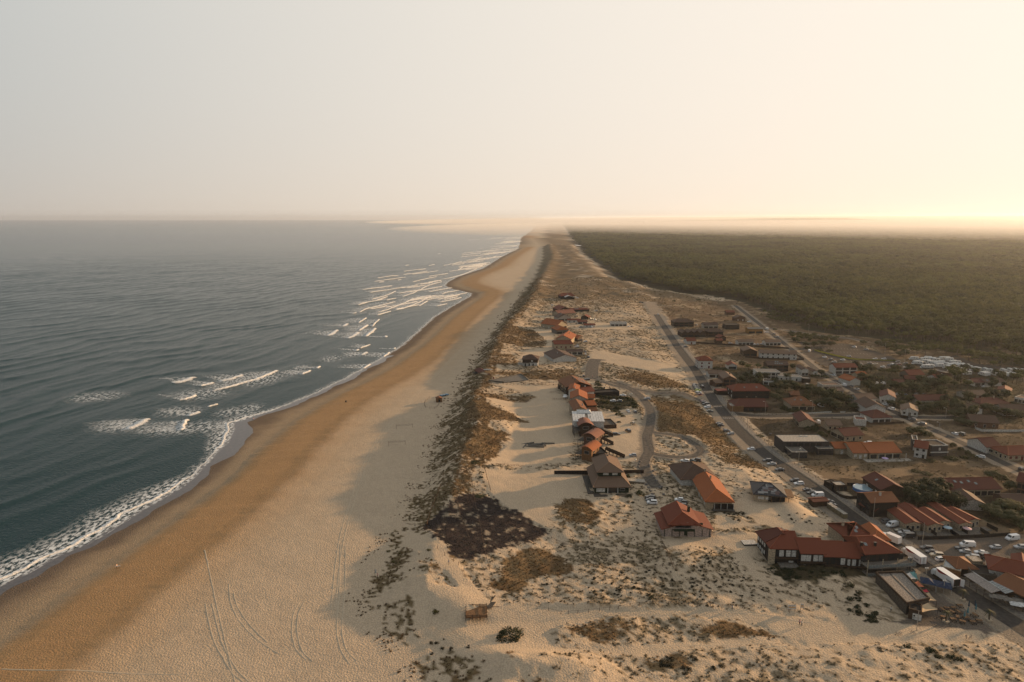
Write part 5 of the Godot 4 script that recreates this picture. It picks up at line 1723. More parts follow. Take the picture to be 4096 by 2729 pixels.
# ---------------------------------------------------------------- the seafront row
func build_seafront() -> void:
	# northern part, far to near
	var o := house("seafront_house", "dark house with white arched canopy at the far north end of the row", "A1", [1008, 250], [1178, 250], 15, 4.2, "x", 26, "dark", "r_red", "r2open", {"hipf": 4.0, "hipb": 4.0, "skylight": [[.1, .4]]})
	var sh := Sheet.new()
	for k in 8:
		var s0 := k / 8.0
		var s1 := (k + 1) / 8.0
		slab(sh, [Vector3((s0 - .5) * 12.0, 3.2 + 2.2 * sin(PI * s0), 15), Vector3((s1 - .5) * 12.0, 3.2 + 2.2 * sin(PI * s1), 15), Vector3((s1 - .5) * 12.0, 3.2 + 2.2 * sin(PI * s1), 6.9), Vector3((s0 - .5) * 12.0, 3.2 + 2.2 * sin(PI * s0), 6.9)], .15)
	place("canopy", sh.mesh(), tone("white"), o)
	part_box("porch", Vector3(0, 1.2, 10.5), Vector3(10.5, 4.4, 7), tone("dark"), o)
	part_box("porch_roof", Vector3(9.0, 3.0, 10), Vector3(7, .25, 5), tone("white"), o)
	o = house("seafront_house", "red gabled house with a long low wing inland, second from the north end", "A1", [990, 415], [1135, 402], 17, 4.0, "z", 24, "timber", "r_red", "f2open")
	house("seafront_house", "long low red wing with a row of solar panels on its slope", "A1", [1110, 410], [1352, 405], 9, 3.2, "x", 20, "dark", "r_red", "f4open", {"hipb": 4.0, "skylight": [[-.4, .5], [-.3, .5], [-.2, .5], [-.1, .5]]})
	house("seafront_house", "house with faded pink roof and cream front between red roofs", "A1", [985, 455], [1192, 446], 13, 3.6, "x", 20, "cream", "r_pink", "f3glass", {"chimney": [[-.1, .1]]})
	house("seafront_house", "small brown house with red gable standing inland of the row", "A1", [1240, 500], [1337, 497], 9, 3.0, "z", 24, "timber", "r_red", "f2glass")
	house("seafront_house", "house with dull grey-red roof squeezed between two red roofs", "A1", [975, 508], [1140, 500], 12, 4.0, "z", 22, "pale", "r_brown", "f2open", {"chimney": [[0, -.2]]})
	house("seafront_house", "steep orange-red seafront house with a long inland wing", "A1", [965, 600], [1092, 572], 17, 4.6, "z", 27, "cream", "r_orange", "f2open l3s_white")
	house("seafront_house", "low white wing with red roof and blue shutters", "A1", [1085, 528], [1250, 530], 7, 3.0, "x", 18, "white", "r_red", "f3s_blue")
	house("seafront_house", "white porch house with red roof at the inland end of a wing", "A1", [1205, 552], [1327, 555], 7, 2.8, "x", 18, "white", "r_red", "f2open")
	house("garage", "double garage with red roof and blue doors", "A1", [1282, 592], [1420, 590], 7.5, 2.8, "x", 18, "white", "r_red", "f2s_blue", {"category": "garage"})
	house("flat_building", "long white flat-roofed building alone on the inland sand", "A1", [1600, 562], [1788, 564], 10, 3.8, "flat", 0, "white", "r_grey", "f4open", {"category": "building"})
	house("seafront_house", "orange-red hipped house with stone walls between two gabled roofs", "A1", [960, 648], [1108, 642], 12, 4.2, "z", 25, "concrete", "r_orange", "f2open", {"hipb": 4.0, "hipf": 3.0})
	house("seafront_house", "wide orange roof with stepped gables and a lean-to inland", "A1", [945, 760], [1138, 768], 20, 4.4, "z", 25, "cream", "r_orange", "", {"chimney": [[.3, .3]]})
	house("lean_to", "orange-roofed open lean-to on the inland side of the wide gabled house", "A1", [1120, 735], [1212, 748], 14, 3.0, "x", 16, "timber", "r_orange", "f2open", {"category": "lean-to"})
	house("seafront_house", "cream house with plain red roof and four dark red shutters", "A1", [930, 822], [1160, 820], 9, 4.4, "x", 22, "cream", "r_red", "f4s_red r1open", {"hipb": 2.0})
	house("seafront_house", "brown tiled house with wide white gable facing the beach hut", "A1", [918, 985], [1205, 978], 20, 3.2, "z", 17, "white", "r_brown", "", {"chimney": [[-.2, -.3]]})
	house("seafront_house", "brown tiled white wing running inland with dark doorways", "A1", [1070, 902], [1275, 902], 8, 3.0, "x", 17, "white", "r_brown", "f3open")
	# the lifeguard hut: white ground floor, dark boarded upper floor, hipped roof
	o = house("lifeguard_hut", "two-storey beach hut with white base, dark boarded upper floor and hipped roof", "A1", [548, 992], [750, 996], 13, 5.6, "x", 24, "white", "r_brown", "", {"hipf": 6.0, "hipb": 6.0, "category": "hut", "over": .8})
	var w := 12.6
	part_box("upper_floor", Vector3(0, 4.2, 0), Vector3(w, 2.5, 11.6), tone("timber"), o)
	for k in 3:
		opening(o, "f", w, 11.4, -4.0 + k * 3.2, .1, 1.1, 2.1, "open")
	opening(o, "f", w, 11.6, 1.5, 3.7, 1.4, 1.3, "s_white")
	part_box("balcony", Vector3(-3.5, 3.0, 6.3), Vector3(6.0, .2, 1.2), tone("timber"), o)
	part_box("wing_wall", Vector3(-8.2, .9, 2), Vector3(4.4, 2.2, .3), tone("white"), o)
	# beach club on the dune front with a white hull beside it
	o = house("beach_club", "low dark beach club with timber terrace on the dune front", "C3", [1400, 430], [1500, 432], 9, 2.6, "x", 16, "dark", "r_deep", "f2open", {"category": "hut"})
	part_box("terrace", Vector3(-8.0, .5, 1.0), Vector3(9, .3, 9), tone("weathered"), o)
	for k in 6:
		part_box("terrace_post", Vector3(-12.2 + k * 1.7, 1.0, 5.4), Vector3(.15, 1.3, .15), tone("s_brown"), o)
	boat_hull("white hull lying upside down beside the beach club", spot("C3", 1535, 424))
	# the southern row of terraced houses
	house("seafront_house", "brown tiled house with pale skylight squares at the head of the terrace row", "D1", [268, 300], [722, 288], 21, 5.6, "z", 20, "timber", "r_rust", "l3open", {"skylight": [[-.5, .35], [-.2, .3], [.1, .3], [.1, .55], [-.4, .6], [-.1, .62], [.35, .5], [-.62, .45]], "chimney": [[.1, -.12], [-.4, -.12]], "stack": "concrete"})
	house("seafront_house", "bright orange-red house with white satellite dish in the terrace row", "D1", [300, 352], [492, 350], 15, 6.0, "z", 24, "white", "r_orange", "l3s_white", {"chimney": [[-.7, .25]]})
	house("seafront_house", "wide red-roofed white wing reaching inland from the terrace row", "D1", [480, 378], [768, 376], 11, 4.6, "x", 19, "white", "r_red", "f2open r1glass", {"chimney": [[.35, -.3]]})
	house("seafront_house", "orange gabled house with pale front gable in the middle of the terrace row", "D1", [338, 498], [642, 494], 17, 5.6, "z", 24, "pale", "r_orange", "l3s_white")
	house("seafront_house", "low orange extension on the garden side of the terrace row", "D1", [630, 470], [762, 478], 9, 3.0, "x", 16, "pale", "r_orange", "f1open")
	house("seafront_house", "tan-orange gabled house with metal cowl before the pale metal roof", "D1", [398, 702], [640, 692], 20, 5.6, "z", 24, "cream", "r_rust", "l3open", {"chimney": [[-.35, .5]], "stack": "white"})
	house("seafront_house", "orange side roof sloping towards the hedged garden", "D1", [640, 612], [802, 606], 12, 3.6, "x", 15, "timber", "r_orange", "f1open")
	house("seafront_house", "narrow tan gable with small skylight against the pale metal roof", "D1", [560, 700], [810, 697], 6, 5.0, "x", 22, "timber", "r_rust", "", {"skylight": [[-.3, .5]]})
	metal_roof_house()
	arch_house("arched_cabin", "stilted cabin under a dull copper arched roof beside the metal-roofed house", "D1", [478, 955], [748, 944], 10, 6.4, 1.9, "timber", "r_pink")
	arch_house("arched_cabin", "middle stilted cabin under a salmon arched roof with white front", "D1", [528, 1135], [785, 1172], 11, 6.2, 2.0, "brick", "r_pink")
	arch_house("arched_cabin", "stilted cabin under a glowing orange arched roof with pine boarding", "D1", [500, 1332], [720, 1380], 11.5, 6.2, 1.9, "wood", "r_orange", .12)
	for r in [["D1", 715, 970, 1072, 1120, 4.2, "dark timber ramp of the dull copper arched cabin"], ["D1", 820, 1128, 1078, 1256, 4.0, "dark timber ramp of the salmon arched cabin"], ["D1", 940, 1338, 1266, 1474, 4.0, "dark timber ramp of the glowing orange arched cabin"], ["D1", 890, 1000, 1032, 1060, 2.6, "pale ramp beside the metal-roofed house"]]:
		ramp(r)
	# terrace below the last cabin
	o = house("cabin_terrace", "dark boarded terrace with pale base below the glowing orange cabin", "D1", [640, 1450], [975, 1440], 9, 3.0, "flat", 0, "dark", "weathered", "", {"parapet": .9, "category": "terrace"})
	house("paved_terrace", "pale paved terrace block below the orange cabin", "D1", [912, 1520], [1112, 1515], 7, 1.8, "flat", 0, "concrete", "concrete", "", {"parapet": .2, "category": "terrace"})
	house("dark_shed", "black boarded enclosure with white parasol behind the hedges", "D1", [770, 395], [1178, 385], 8, 2.4, "flat", 0, "dark", "dark", "", {"parapet": .8, "category": "shed"})
	house("courtyard_wall", "walled courtyard with pale canopy beside the metal-roofed house", "D1", [905, 950], [1130, 945], 12, 1.6, "flat", 0, "timber", "weathered", "", {"parapet": .6, "category": "courtyard"})
	house("shed", "small grey shed with white canvas on the sand before the row", "D1", [140, 265], [230, 262], 5, 2.6, "flat", 0, "timber", "white", "", {"category": "shed"})
	two_tier_house()
	chalet()
	# three villas inland of the lane
	house("villa", "white-fronted villa under a wide brown hipped roof", "A4", [410, 392], [932, 398], 19, 3.4, "z", 24, "white", "r_brown", "", {"hipf": 9.0, "hipb": 7.0, "over": .9})
	o = house("villa", "villa with long orange roof and open porch facing the beach road", "A4", [738, 714], [1142, 720], 27, 3.4, "z", 27, "cream", "r_orange", "l5s_white", {"hipf": 6.5, "chimney": [[.35, .05], [.95, -.02]], "over": .8})
	part_box("porch", Vector3(1.8, 1.3, 12.9), Vector3(8.2, 2.3, .2), tone("dark"), o)
	for k in 4:
		part_box("porch_post", Vector3(-2.0 + k * 2.6, 1.3, 13.3), Vector3(.16, 2.9, .16), tone("s_white"), o)
	part_box("porch_floor", Vector3(1.6, .1, 13.9), Vector3(9.0, .3, 2.2), tone("weathered"), o)
	patched_house()

func boat_hull(label: String, p: Vector3) -> void:
	var sh := Sheet.new()
	var n := 12
	for k in n:
		for s in 7:
			pass
	var rings := []
	for k in n + 1:
		var t := k / float(n)
		var r := sqrt(maxf(0.0, 1.0 - pow(absf(t * 2.0 - 1.0), 2.6))) * .85
		var ring := []
		for s in 9:
			var an := PI * s / 8.0
			ring.append(Vector3((t - .5) * 8.0, .1 + sin(an) * r * .8, cos(an) * r))
		rings.append(ring)
	for k in n:
		for s in 8:
			face(sh, [rings[k][s], rings[k + 1][s], rings[k + 1][s + 1], rings[k][s + 1]] if rings[k][s].distance_to(rings[k][s + 1]) > .001 else [rings[k][s], rings[k + 1][s], rings[k + 1][s + 1]], Vector3((k + .5) / n * 8.0 - 4.0, 0, 0))
	var o := place("boat_hull", sh.mesh(), tone("white"))
	tag(o, label, "boat")
	o.position = p
	o.rotation.y = .1

func ramp(r: Array) -> void:
	var a := spot(r[0], r[1], r[2], r[5])
	var b := spot(r[0], r[3], r[4], .3)
	a.y += r[5]
	b.y += .25
	var o := thing("wooden_ramp", r[6], "ramp", Vector3(a.x, 0, a.z))
	var s := b - Vector3(a.x, 0, a.z)
	var top := Vector3(0, a.y, 0)
	var dir := Vector3(s.x, 0, s.z).normalized()
	var side := Vector3(-dir.z, 0, dir.x) * 1.0
	var sh := Sheet.new()
	slab(sh, [top + side, top - side, s - side, s + side], .25)
	var key := "pale" if r[6].begins_with("pale") else "timber"
	place("walkway", sh.mesh(), tone("weathered"), o)
	for q in [-1.0, 1.0]:
		var rail := Sheet.new()
		var e: Vector3 = side * q
		var up := Vector3(0, .95, 0)
		for f in [[top + e, s + e]]:
			var t := side.normalized() * .06
			face(rail, [f[0] + t, f[1] + t, f[1] + t + up, f[0] + t + up], f[0] - t * 3.0 + up * .5)
			face(rail, [f[0] - t, f[1] - t, f[1] - t + up, f[0] - t + up], f[0] + t * 3.0 + up * .5)
			face(rail, [f[0] - t + up, f[1] - t + up, f[1] + t + up, f[0] + t + up], f[0])
		place("rail", rail.mesh(), tone(key), o)
	for k in 5:
		var t := k / 5.0
		var p := top.lerp(s, t)
		var g := height(o.position.x + p.x, -(o.position.z + p.z))
		if p.y - g > .5:
			part_box("post", Vector3(p.x, (p.y + g) * .5 - .3, p.z), Vector3(.22, p.y - g + .4, 1.6), tone("timber"), o)

func metal_roof_house() -> void:
	var o := house("metal_roof_house", "house under a broad pale standing-seam metal roof with raised middle", "D1", [405, 888], [916, 890], 17, 6.6, "flat", 0, "white", "r_grey", "f1glass r2glass", {"parapet": .1})
	var ends := frame_of("D1", [405, 888], [916, 890], 6.6)
	var w: float = ends[0].distance_to(ends[1]) + .8
	for k in 12:
		var x := -w * .5 + w * (k + .5) / 12.0
		if k == 5:
			continue
		var pn := part_box("roof_panel", Vector3(x, 7.0, 0), Vector3(w / 12.0 - .10, .14, 18.0), mat("seam %d" % (k % 3), Color(.56, .55, .53) * (.94 + .04 * (k % 3)), .5, "mottle", 6.0), o)
		pn.rotation.x = .03
	part_box("roof_walkway", Vector3(-w * .5 + w * 5.5 / 12.0, 6.95, 0), Vector3(w / 12.0 - .1, .12, 18.0), tone("concrete"), o)
	ridge_roof(o, "raised_roof", w * .46, 7.0, 1.0, 2.4, 1.2, Vector3(-w * .1, 7.5, -8.4), 0.0, "r_white", false)
	part_box("raised_wall", Vector3(-w * .1, 7.2, -8.4), Vector3(w * .42, .8, 6.2), tone("white"), o)
	part_box("flue", Vector3(1.0, 7.6, 3.0), Vector3(.3, 1.4, .3), tone("concrete"), o)

func two_tier_house() -> void:
	var v := "A3"
	var o := house("two_tier_house", "two-tiered green house with brown tiled roofs and white shutters", v, [578, 684], [1098, 672], 24, 3.1, "x", 8, "green", "r_tan", "", {"over": 1.0, "hipf": 8.0, "hipb": 8.0})
	var ends := frame_of(v, [578, 684], [1098, 672], 3.1)
	var w: float = ends[0].distance_to(ends[1])
	var old := o.get_node("roof")
	o.remove_child(old)
	old.free()
	# skirt roof round the upper floor
	var sh := Sheet.new()
	var hw := w * .5
	var hd := 12.0
	var iw := w * .31
	var zf := 5.0
	var zb := -11.0
	var y0 := 3.2
	var y1 := 5.6
	slab(sh, [Vector3(-hw, y0, hd), Vector3(hw, y0, hd), Vector3(iw, y1, zf), Vector3(-iw, y1, zf)], .2)
	slab(sh, [Vector3(-hw, y0, -hd), Vector3(-hw, y0, hd), Vector3(-iw, y1, zf), Vector3(-iw, y1, zb)], .2)
	slab(sh, [Vector3(hw, y0, -hd), Vector3(hw, y0, hd), Vector3(iw, y1, zf), Vector3(iw, y1, zb)], .2)
	slab(sh, [Vector3(-hw, y0, -hd), Vector3(hw, y0, -hd), Vector3(iw, y1, zb), Vector3(-iw, y1, zb)], .2)
	var skirt := place("lower_roof", sh.mesh(), tone("r_tan"), o)
	for c in [[Vector3(-hw, y0, hd), Vector3(-iw, y1, zf)], [Vector3(hw, y0, hd), Vector3(iw, y1, zf)]]:
		place("ridge_tile", stick(c[0] + Vector3(0, .08, 0), c[1] + Vector3(0, .08, 0), .14).mesh(), mat("ridge r_tan", TONE["r_tan"], .85), skirt)
	var up := Sheet.new()
	box(up, Vector3(0, 6.0, (zf + zb) * .5), Vector3(iw * 2.0 - .2, 3.6, zf - zb - .4))
	place("upper_wall", up.mesh(), tone("green"), o)
	for k in 2:
		part_box("shutter", Vector3(-1.8 + k * 4.0, 6.7, zf - .15), Vector3(2.4, 1.2, .12), tone("s_white"), o)
	ridge_roof(o, "upper_roof", zf - zb + 2.2, iw * 2.0 + 1.8, 3.0, 5.0, 2.0, Vector3(0, 7.8, (zf + zb) * .5), PI * .5, "r_tan")
	part_box("chimney", Vector3(.6, 10.2, -8), Vector3(1.1, 1.6, .8), tone("concrete"), o)
	var f := hd - 1.0
	part_box("shutter", Vector3(-hw * .58, 1.6, f + .03), Vector3(3.8, 1.7, .14), tone("s_white"), o)
	part_box("porch", Vector3(.4, 1.4, f + .03), Vector3(4.6, 2.4, .14), tone("glass"), o)
	for s in [-1, 1]:
		part_box("porch_column", Vector3(.4 + s * 2.2, 1.4, f + .3), Vector3(.35, 2.8, .35), tone("s_white"), o)
	opening(o, "f", w - 2.0, 2.0 * f, hw * .55, 1.1, 2.2, 1.2, "glass")
	part_box("terrace", Vector3(0, -.1, f + 1.6), Vector3(w * .96, .4, 3.6), tone("weathered"), o)
	part_box("terrace", Vector3(-hw - .6, -.1, 0), Vector3(2.8, .4, 22), tone("weathered"), o)
	var ramp_ := part_box("entrance_ramp", Vector3(hw + 4.6, .7, -2.0), Vector3(8.5, .35, 3.4), tone("pale"), o)
	ramp_.rotation.z = -.10
	part_box("garden_wall", Vector3(hw + 4.0, .5, -12.6), Vector3(13.0, 2.4, .35), tone("timber"), o)
	part_box("sand_screen", Vector3(-hw - 7.0, .6, -12.2), Vector3(16.0, 2.2, .3), tone("dark"), o)

func chalet() -> void:
	var v := "A4"
	var o := house("chalet", "broad chalet with brick-red roofs, green timber and white lower walls", v, [150, 1090], [866, 1092], 15, 2.9, "z", 17, "pink", "r_deep", "", {"over": .8})
	var ends := frame_of(v, [150, 1090], [866, 1092], 2.9)
	var w: float = ends[0].distance_to(ends[1])
	var old := o.get_node("roof")
	o.remove_child(old)
	old.free()
	var rise := w * .5 * tan(deg_to_rad(17.0))
	# two low side roofs and a raised hipped middle over the balcony
	for s in [-1.0, 1.0]:
		var sh := Sheet.new()
		var key := "r_red"
		slab(sh, [Vector3(s * w * .5, 3.0, 7.5), Vector3(s * w * .5, 3.0, -7.5), Vector3(s * w * .12, 3.0 + rise * .76, -7.5), Vector3(s * w * .12, 3.0 + rise * .76, 7.5)], .22)
		place("side_roof", sh.mesh(), tone(key), o)
	var mid := ridge_roof(o, "main_roof", 15.5, w * .62, 3.2, 4.6, 0.0, Vector3(-w * .06, 4.9, -.2), PI * .5, "r_red")
	part_box("chimney", Vector3(1.0, 2.6, 3.4), Vector3(.9, 2.0, .9), tone("green"), mid)
	var g := Sheet.new()
	box(g, Vector3(-w * .02, 4.0, 6.4), Vector3(w * .62, 2.4, .4))
	place("gable_boarding", g.mesh(), tone("green"), o)
	part_box("balcony", Vector3(-w * .08, 2.9, 7.9), Vector3(7.6, .2, 1.6), tone("green"), o)
	part_box("balcony_rail", Vector3(-w * .08, 3.4, 8.6), Vector3(7.6, .8, .12), tone("green"), o)
	part_box("balcony_door", Vector3(-w * .08, 4.3, 6.65), Vector3(6.0, 1.8, .1), tone("glass"), o)
	for k in 7:
		part_box("timber_post", Vector3(-w * .5 + 1.5 + k * (w - 3.0) / 6.0, 1.3, 6.78), Vector3(.22, 3.0, .14), tone("green"), o)
	part_box("door", Vector3(-w * .03, 1.3, 6.8), Vector3(1.0, 2.0, .1), tone("green"), o)

func patched_house() -> void:
	var v := "A4"
	var o := house("patched_house", "cream house under a patchwork roof of dark slates and rusty sheets", v, [1388, 608], [1850, 620], 15, 3.0, "x", 21, "cream", "r_slate", "", {"hipf": 6.0, "hipb": 6.0, "over": .7})
	var ends := frame_of(v, [1388, 608], [1850, 620], 3.0)
	var w: float = ends[0].distance_to(ends[1])
	var gen := RandomNumberGenerator.new()
	gen.seed = 4
	var rf: Node3D = o.get_node("roof")
	var t := tan(deg_to_rad(21.0))
	for k in 26:
		var z := gen.randf_range(1.2, 6.4)
		var reach := w * .5 - 6.0 * (1.0 - z / 7.5) - 1.4
		reach = minf(reach, w * .5 - 6.0 * (7.5 - z) / 7.5 - 1.2)
		var x := gen.randf_range(-reach, reach)
		var p := part_box("roof_patch", Vector3(x, (7.5 - z) * t + .035 + .006 * k, z), Vector3(gen.randf_range(1.0, 2.4), .05, gen.randf_range(.9, 1.7)), mat("patch %d" % (k % 4), [Color(.12, .115, .115), Color(.09, .055, .05), Color(.20, .19, .18), Color(.035, .035, .04)][k % 4], .7), rf)
		p.rotation.x = atan(t)
	for k in 2:
		part_box("shutter", Vector3(-w * .5 + 3.4 + k * 3.0, 1.5, 6.85), Vector3(2.5, 1.2, .12), tone("s_white"), o)
	part_box("porch", Vector3(w * .2, 1.3, 6.86), Vector3(w * .48, 2.4, .1), tone("dark"), o)
	for k in 3:
		part_box("porch_post", Vector3(w * .05 + k * 3.4, 1.3, 7.3), Vector3(.14, 2.8, .14), tone("wood"), o)
	part_box("trellis", Vector3(w * .5 + 1.4, 2.6, 1.5), Vector3(3.2, .2, 9.0), tone("wood"), o)

# ---------------------------------------------------------------- the long building and what surrounds it
func build_hotel() -> void:
	var v := "A5"
	# one long building of five sections, each stepping down the slope: eaves read off section by section
	var whole := house("long_building", "long dark two-storey building with five stepped red roofs and white shutters", v, [528, 580], [900, 566], 14, 6.0, "x", 27, "dark", "r_red", "", {"hipf": 7.0, "category": "building"})
	var e0 := frame_of(v, [528, 580], [900, 566], 6.0)
	var w0: float = e0[0].distance_to(e0[1])
	part_box("end_wall", Vector3(-w0 * .42, 1.9, 6.75), Vector3(2.3, 8.0, .5), tone("cream"), whole)
	var base := whole.position
	var turn := whole.rotation.y
	var inv := whole.transform.affine_inverse()
	var k := 0
	for s in [[895, 592, 1202, 592, 12.0, 5.9], [1198, 610, 1446, 610, 12.0, 5.9], [1442, 628, 1658, 630, 12.0, 5.9]]:
		var a := spot(v, s[0], s[1], s[5])
		var b := spot(v, s[2], s[3], s[5])
		var la := inv * Vector3(a.x, base.y, a.z)
		var lb := inv * Vector3(b.x, base.y, b.z)
		var sec := Node3D.new()
		sec.name = "section"
		whole.add_child(sec, true)
		var w := absf(lb.x - la.x)
		sec.position = Vector3((la.x + lb.x) * .5, -.55 * (k + 1), (la.z + lb.z) * .5 - s[4] * .5)
		var sh := gable_walls(w, s[4] - 1.2, -2.5, s[5], 2.2, true, 0.0, 0.0)
		place("wall", sh.mesh(), tone("dark"), sec)
		ridge_roof(sec, "roof", w + .3, s[4], s[4] * .5 * tan(deg_to_rad(27.0)), 0.0, 0.0, Vector3(0, s[5] + .1, 0), 0.0, "r_red")
		var f: float = s[4] * .5 - .55
		var white := [[-.36, 1], [-.16, 1], [.12, 1], [.33, 1]] if k == 0 else ([[-.38, 0], [-.12, 0], [.30, 1]] if k == 1 else [[-.33, 1], [-.05, 1], [.28, 1]])
		for q in white:
			part_box("shutter" if q[1] else "window", Vector3(w * q[0], 4.1, f + .05), Vector3(w * .18, 2.3, .14), tone("s_white") if q[1] else tone("glass"), sec)
		for q in [-.25, .2]:
			part_box("window", Vector3(w * q, .9 if k < 2 else 1.0, f + .05), Vector3(1.5, 1.1, .14), tone("s_white"), sec)
		part_box("balcony", Vector3(0, 2.75, f + .5), Vector3(w, .25, 1.3), tone("timber"), sec)
		part_box("balcony_rail", Vector3(0, 3.0, f + 1.1), Vector3(w, .4, .1), tone("timber"), sec)
		k += 1
	# front of the first section
	for q in [[-.26, 0], [-.10, 1], [.116, 1], [.29, 1]]:
		part_box("shutter" if q[1] else "window", Vector3(w0 * q[0], 4.2, 6.55), Vector3(w0 * .14, 2.3, .14), tone("s_white") if q[1] else tone("glass"), whole)
	part_box("window", Vector3(2.4, .9, 6.55), Vector3(1.6, 1.0, .14), tone("s_white"), whole)
	part_box("balcony", Vector3(w0 * .08, 2.75, 7.0), Vector3(w0 * .8, .25, 1.3), tone("timber"), whole)
	part_box("balcony_rail", Vector3(w0 * .08, 3.0, 7.6), Vector3(w0 * .8, .4, .1), tone("timber"), whole)
	# the west wing under the big hipped roof
	var wing := house("long_building_wing", "west wing of the long building with broad red hipped roof and white side shutters", v, [470, 508], [590, 508], 24, 6.1, "z", 27, "dark", "r_deep", "l4s_white", {"hipf": 0.0, "hipb": 4.0, "category": "building", "over": .8, "back": [355, 342], "wide": 13.0, "skylight": [[.45, .5], [.62, .5]]})
	part_box("side_terrace", Vector3(-8.2, .6, -5.0), Vector3(5.0, 1.8, 3.4), tone("dark"), wing)
	part_box("side_terrace_roof", Vector3(-8.2, 1.6, -5.0), Vector3(5.2, .14, 3.5), tone("white"), wing)
	# the east wing with glazed terraces
	var east := house("terrace_building", "restaurant wing with red hipped roof and two glass-railed terraces", v, [1652, 642], [2092, 642], 14, 6.2, "x", 25, "dark", "r_red", "", {"hipf": 1.0, "hipb": 7.0, "category": "restaurant", "chimney": [[-.2, .55], [-.9, .5]], "skylight": [[-.65, .45]]})
	var w2: float = 17.5
	for fl in 2:
		var y := 3.0 - fl * 2.9
		part_box("terrace_floor", Vector3(.8, y, 8.6), Vector3(w2, .3, 4.6), tone("concrete"), east)
		for q in 9:
			part_box("glass_railing", Vector3(-w2 * .5 + .8 + w2 * (q + .5) / 9.0, y + .75, 10.8), Vector3(w2 / 9.0 - .08, 1.1, .06), tone("awning glass"), east)
		for q in 3:
			part_box("glass_railing", Vector3(w2 * .5 + .75, y + .75, 7.2 + q * 1.5), Vector3(.06, 1.1, 1.4), tone("awning glass"), east)
		for q in 5:
			part_box("window", Vector3(-w2 * .4 + q * 3.4, y + 1.45, 6.46), Vector3(2.2, 2.0, .1), tone("glass"), east)
		for q in 4:
			part_box("column", Vector3(-w2 * .46 + q * w2 * .31, y + 1.5, 10.4), Vector3(.2, 3.0, .2), tone("cream"), east)
	house("rear_house", "red pyramid roof with two skylights behind the long building", v, [1450, 470], [1790, 475], 14, 5.4, "x", 24, "cream", "r_red", "", {"hipf": 7.5, "hipb": 7.5, "skylight": [[-.1, .5], [.1, .3]], "chimney": [[-.7, .1]]})
	house("rear_house", "red gable with sunlit orange slope behind the restaurant wing", v, [1760, 480], [1960, 500], 12, 6.4, "z", 26, "cream", "r_orange", "", {"hipf": 5.0})
	# flat terrace with a parapet running down to the sand
	var p := [spot("A6", 355, 322, 3.2), spot("A6", 715, 317, 3.2), spot("A6", 1072, 672, 3.2), spot("A6", 768, 756, 3.2)]
	flat_terrace(p)
	var hut := house("kiosk", "small timber kiosk with white poster at the foot of the flat terrace", "A6", [800, 800], [975, 850], 5, 3.0, "flat", 0, "timber", "dark", "", {"category": "kiosk", "parapet": .5})
	part_box("poster", Vector3(.6, 1.3, 2.56), Vector3(2.4, 2.0, .06), tone("s_white"), hut)
	part_box("print", Vector3(-.15, 1.55, 2.60), Vector3(.5, .5, .03), tone("dark"), hut)
	house("paved_yard", "small paved yard in the shade below the long building", v, [660, 800], [880, 790], 5, .25, "flat", 0, "concrete", "concrete", "", {"parapet": .1, "category": "yard"})
	restaurant()

func flat_terrace(p: Array) -> void:
	var y: float = (p[0].y + p[2].y) * .5 + 3.2
	var c: Vector3 = (p[0] + p[1] + p[2] + p[3]) * .25
	var o := thing("flat_terrace", "long flat-roofed building with dark parapet running down to the sand", "building", Vector3(c.x, y - 3.2, c.z))
	var q := []
	for k in p:
		q.append(Vector3(k.x - c.x, 0, k.z - c.z))
	var sh := Sheet.new()
	for k in 4:
		var j := (k + 1) % 4
		face(sh, [q[k] + Vector3(0, -2, 0), q[j] + Vector3(0, -2, 0), q[j] + Vector3(0, 3.2, 0), q[k] + Vector3(0, 3.2, 0)], Vector3(0, 1, 0))
	place("wall", sh.mesh(), tone("weathered"), o)
	var top := Sheet.new()
	slab(top, [q[0] + Vector3(0, 3.2, 0), q[1] + Vector3(0, 3.2, 0), q[2] + Vector3(0, 3.2, 0), q[3] + Vector3(0, 3.2, 0)], .2)
	place("roof", top.mesh(), mat("roof felt", Color(.27, .225, .185), .95, "asphalt", 7.0), o)
	for k in 4:
		var j := (k + 1) % 4
		var a: Vector3 = q[k] + Vector3(0, 3.5, 0)
		var b: Vector3 = q[j] + Vector3(0, 3.5, 0)
		var m := part_box("parapet", (a + b) * .5, Vector3(a.distance_to(b) + .3, .75, .32), tone("timber"), o)
		m.rotation.y = atan2(-(b.z - a.z), b.x - a.x)
	var s := Sheet.new()
	var mid_a: Vector3 = (q[0] + q[1]) * .5
	var mid_b: Vector3 = (q[2] + q[3]) * .5
	var along_ := (mid_b - mid_a).normalized()
	var side := Vector3(-along_.z, 0, along_.x) * .12
	slab(s, [mid_a + side + Vector3(0, 3.3, 0), mid_a - side + Vector3(0, 3.3, 0), mid_b - side + Vector3(0, 3.3, 0), mid_b + side + Vector3(0, 3.3, 0)], .12)
	place("roof_joint", s.mesh(), tone("dark"), o)
	floors.append([Vector2(c.x, c.z), 0.0, Vector2(14, 14), 300.0])

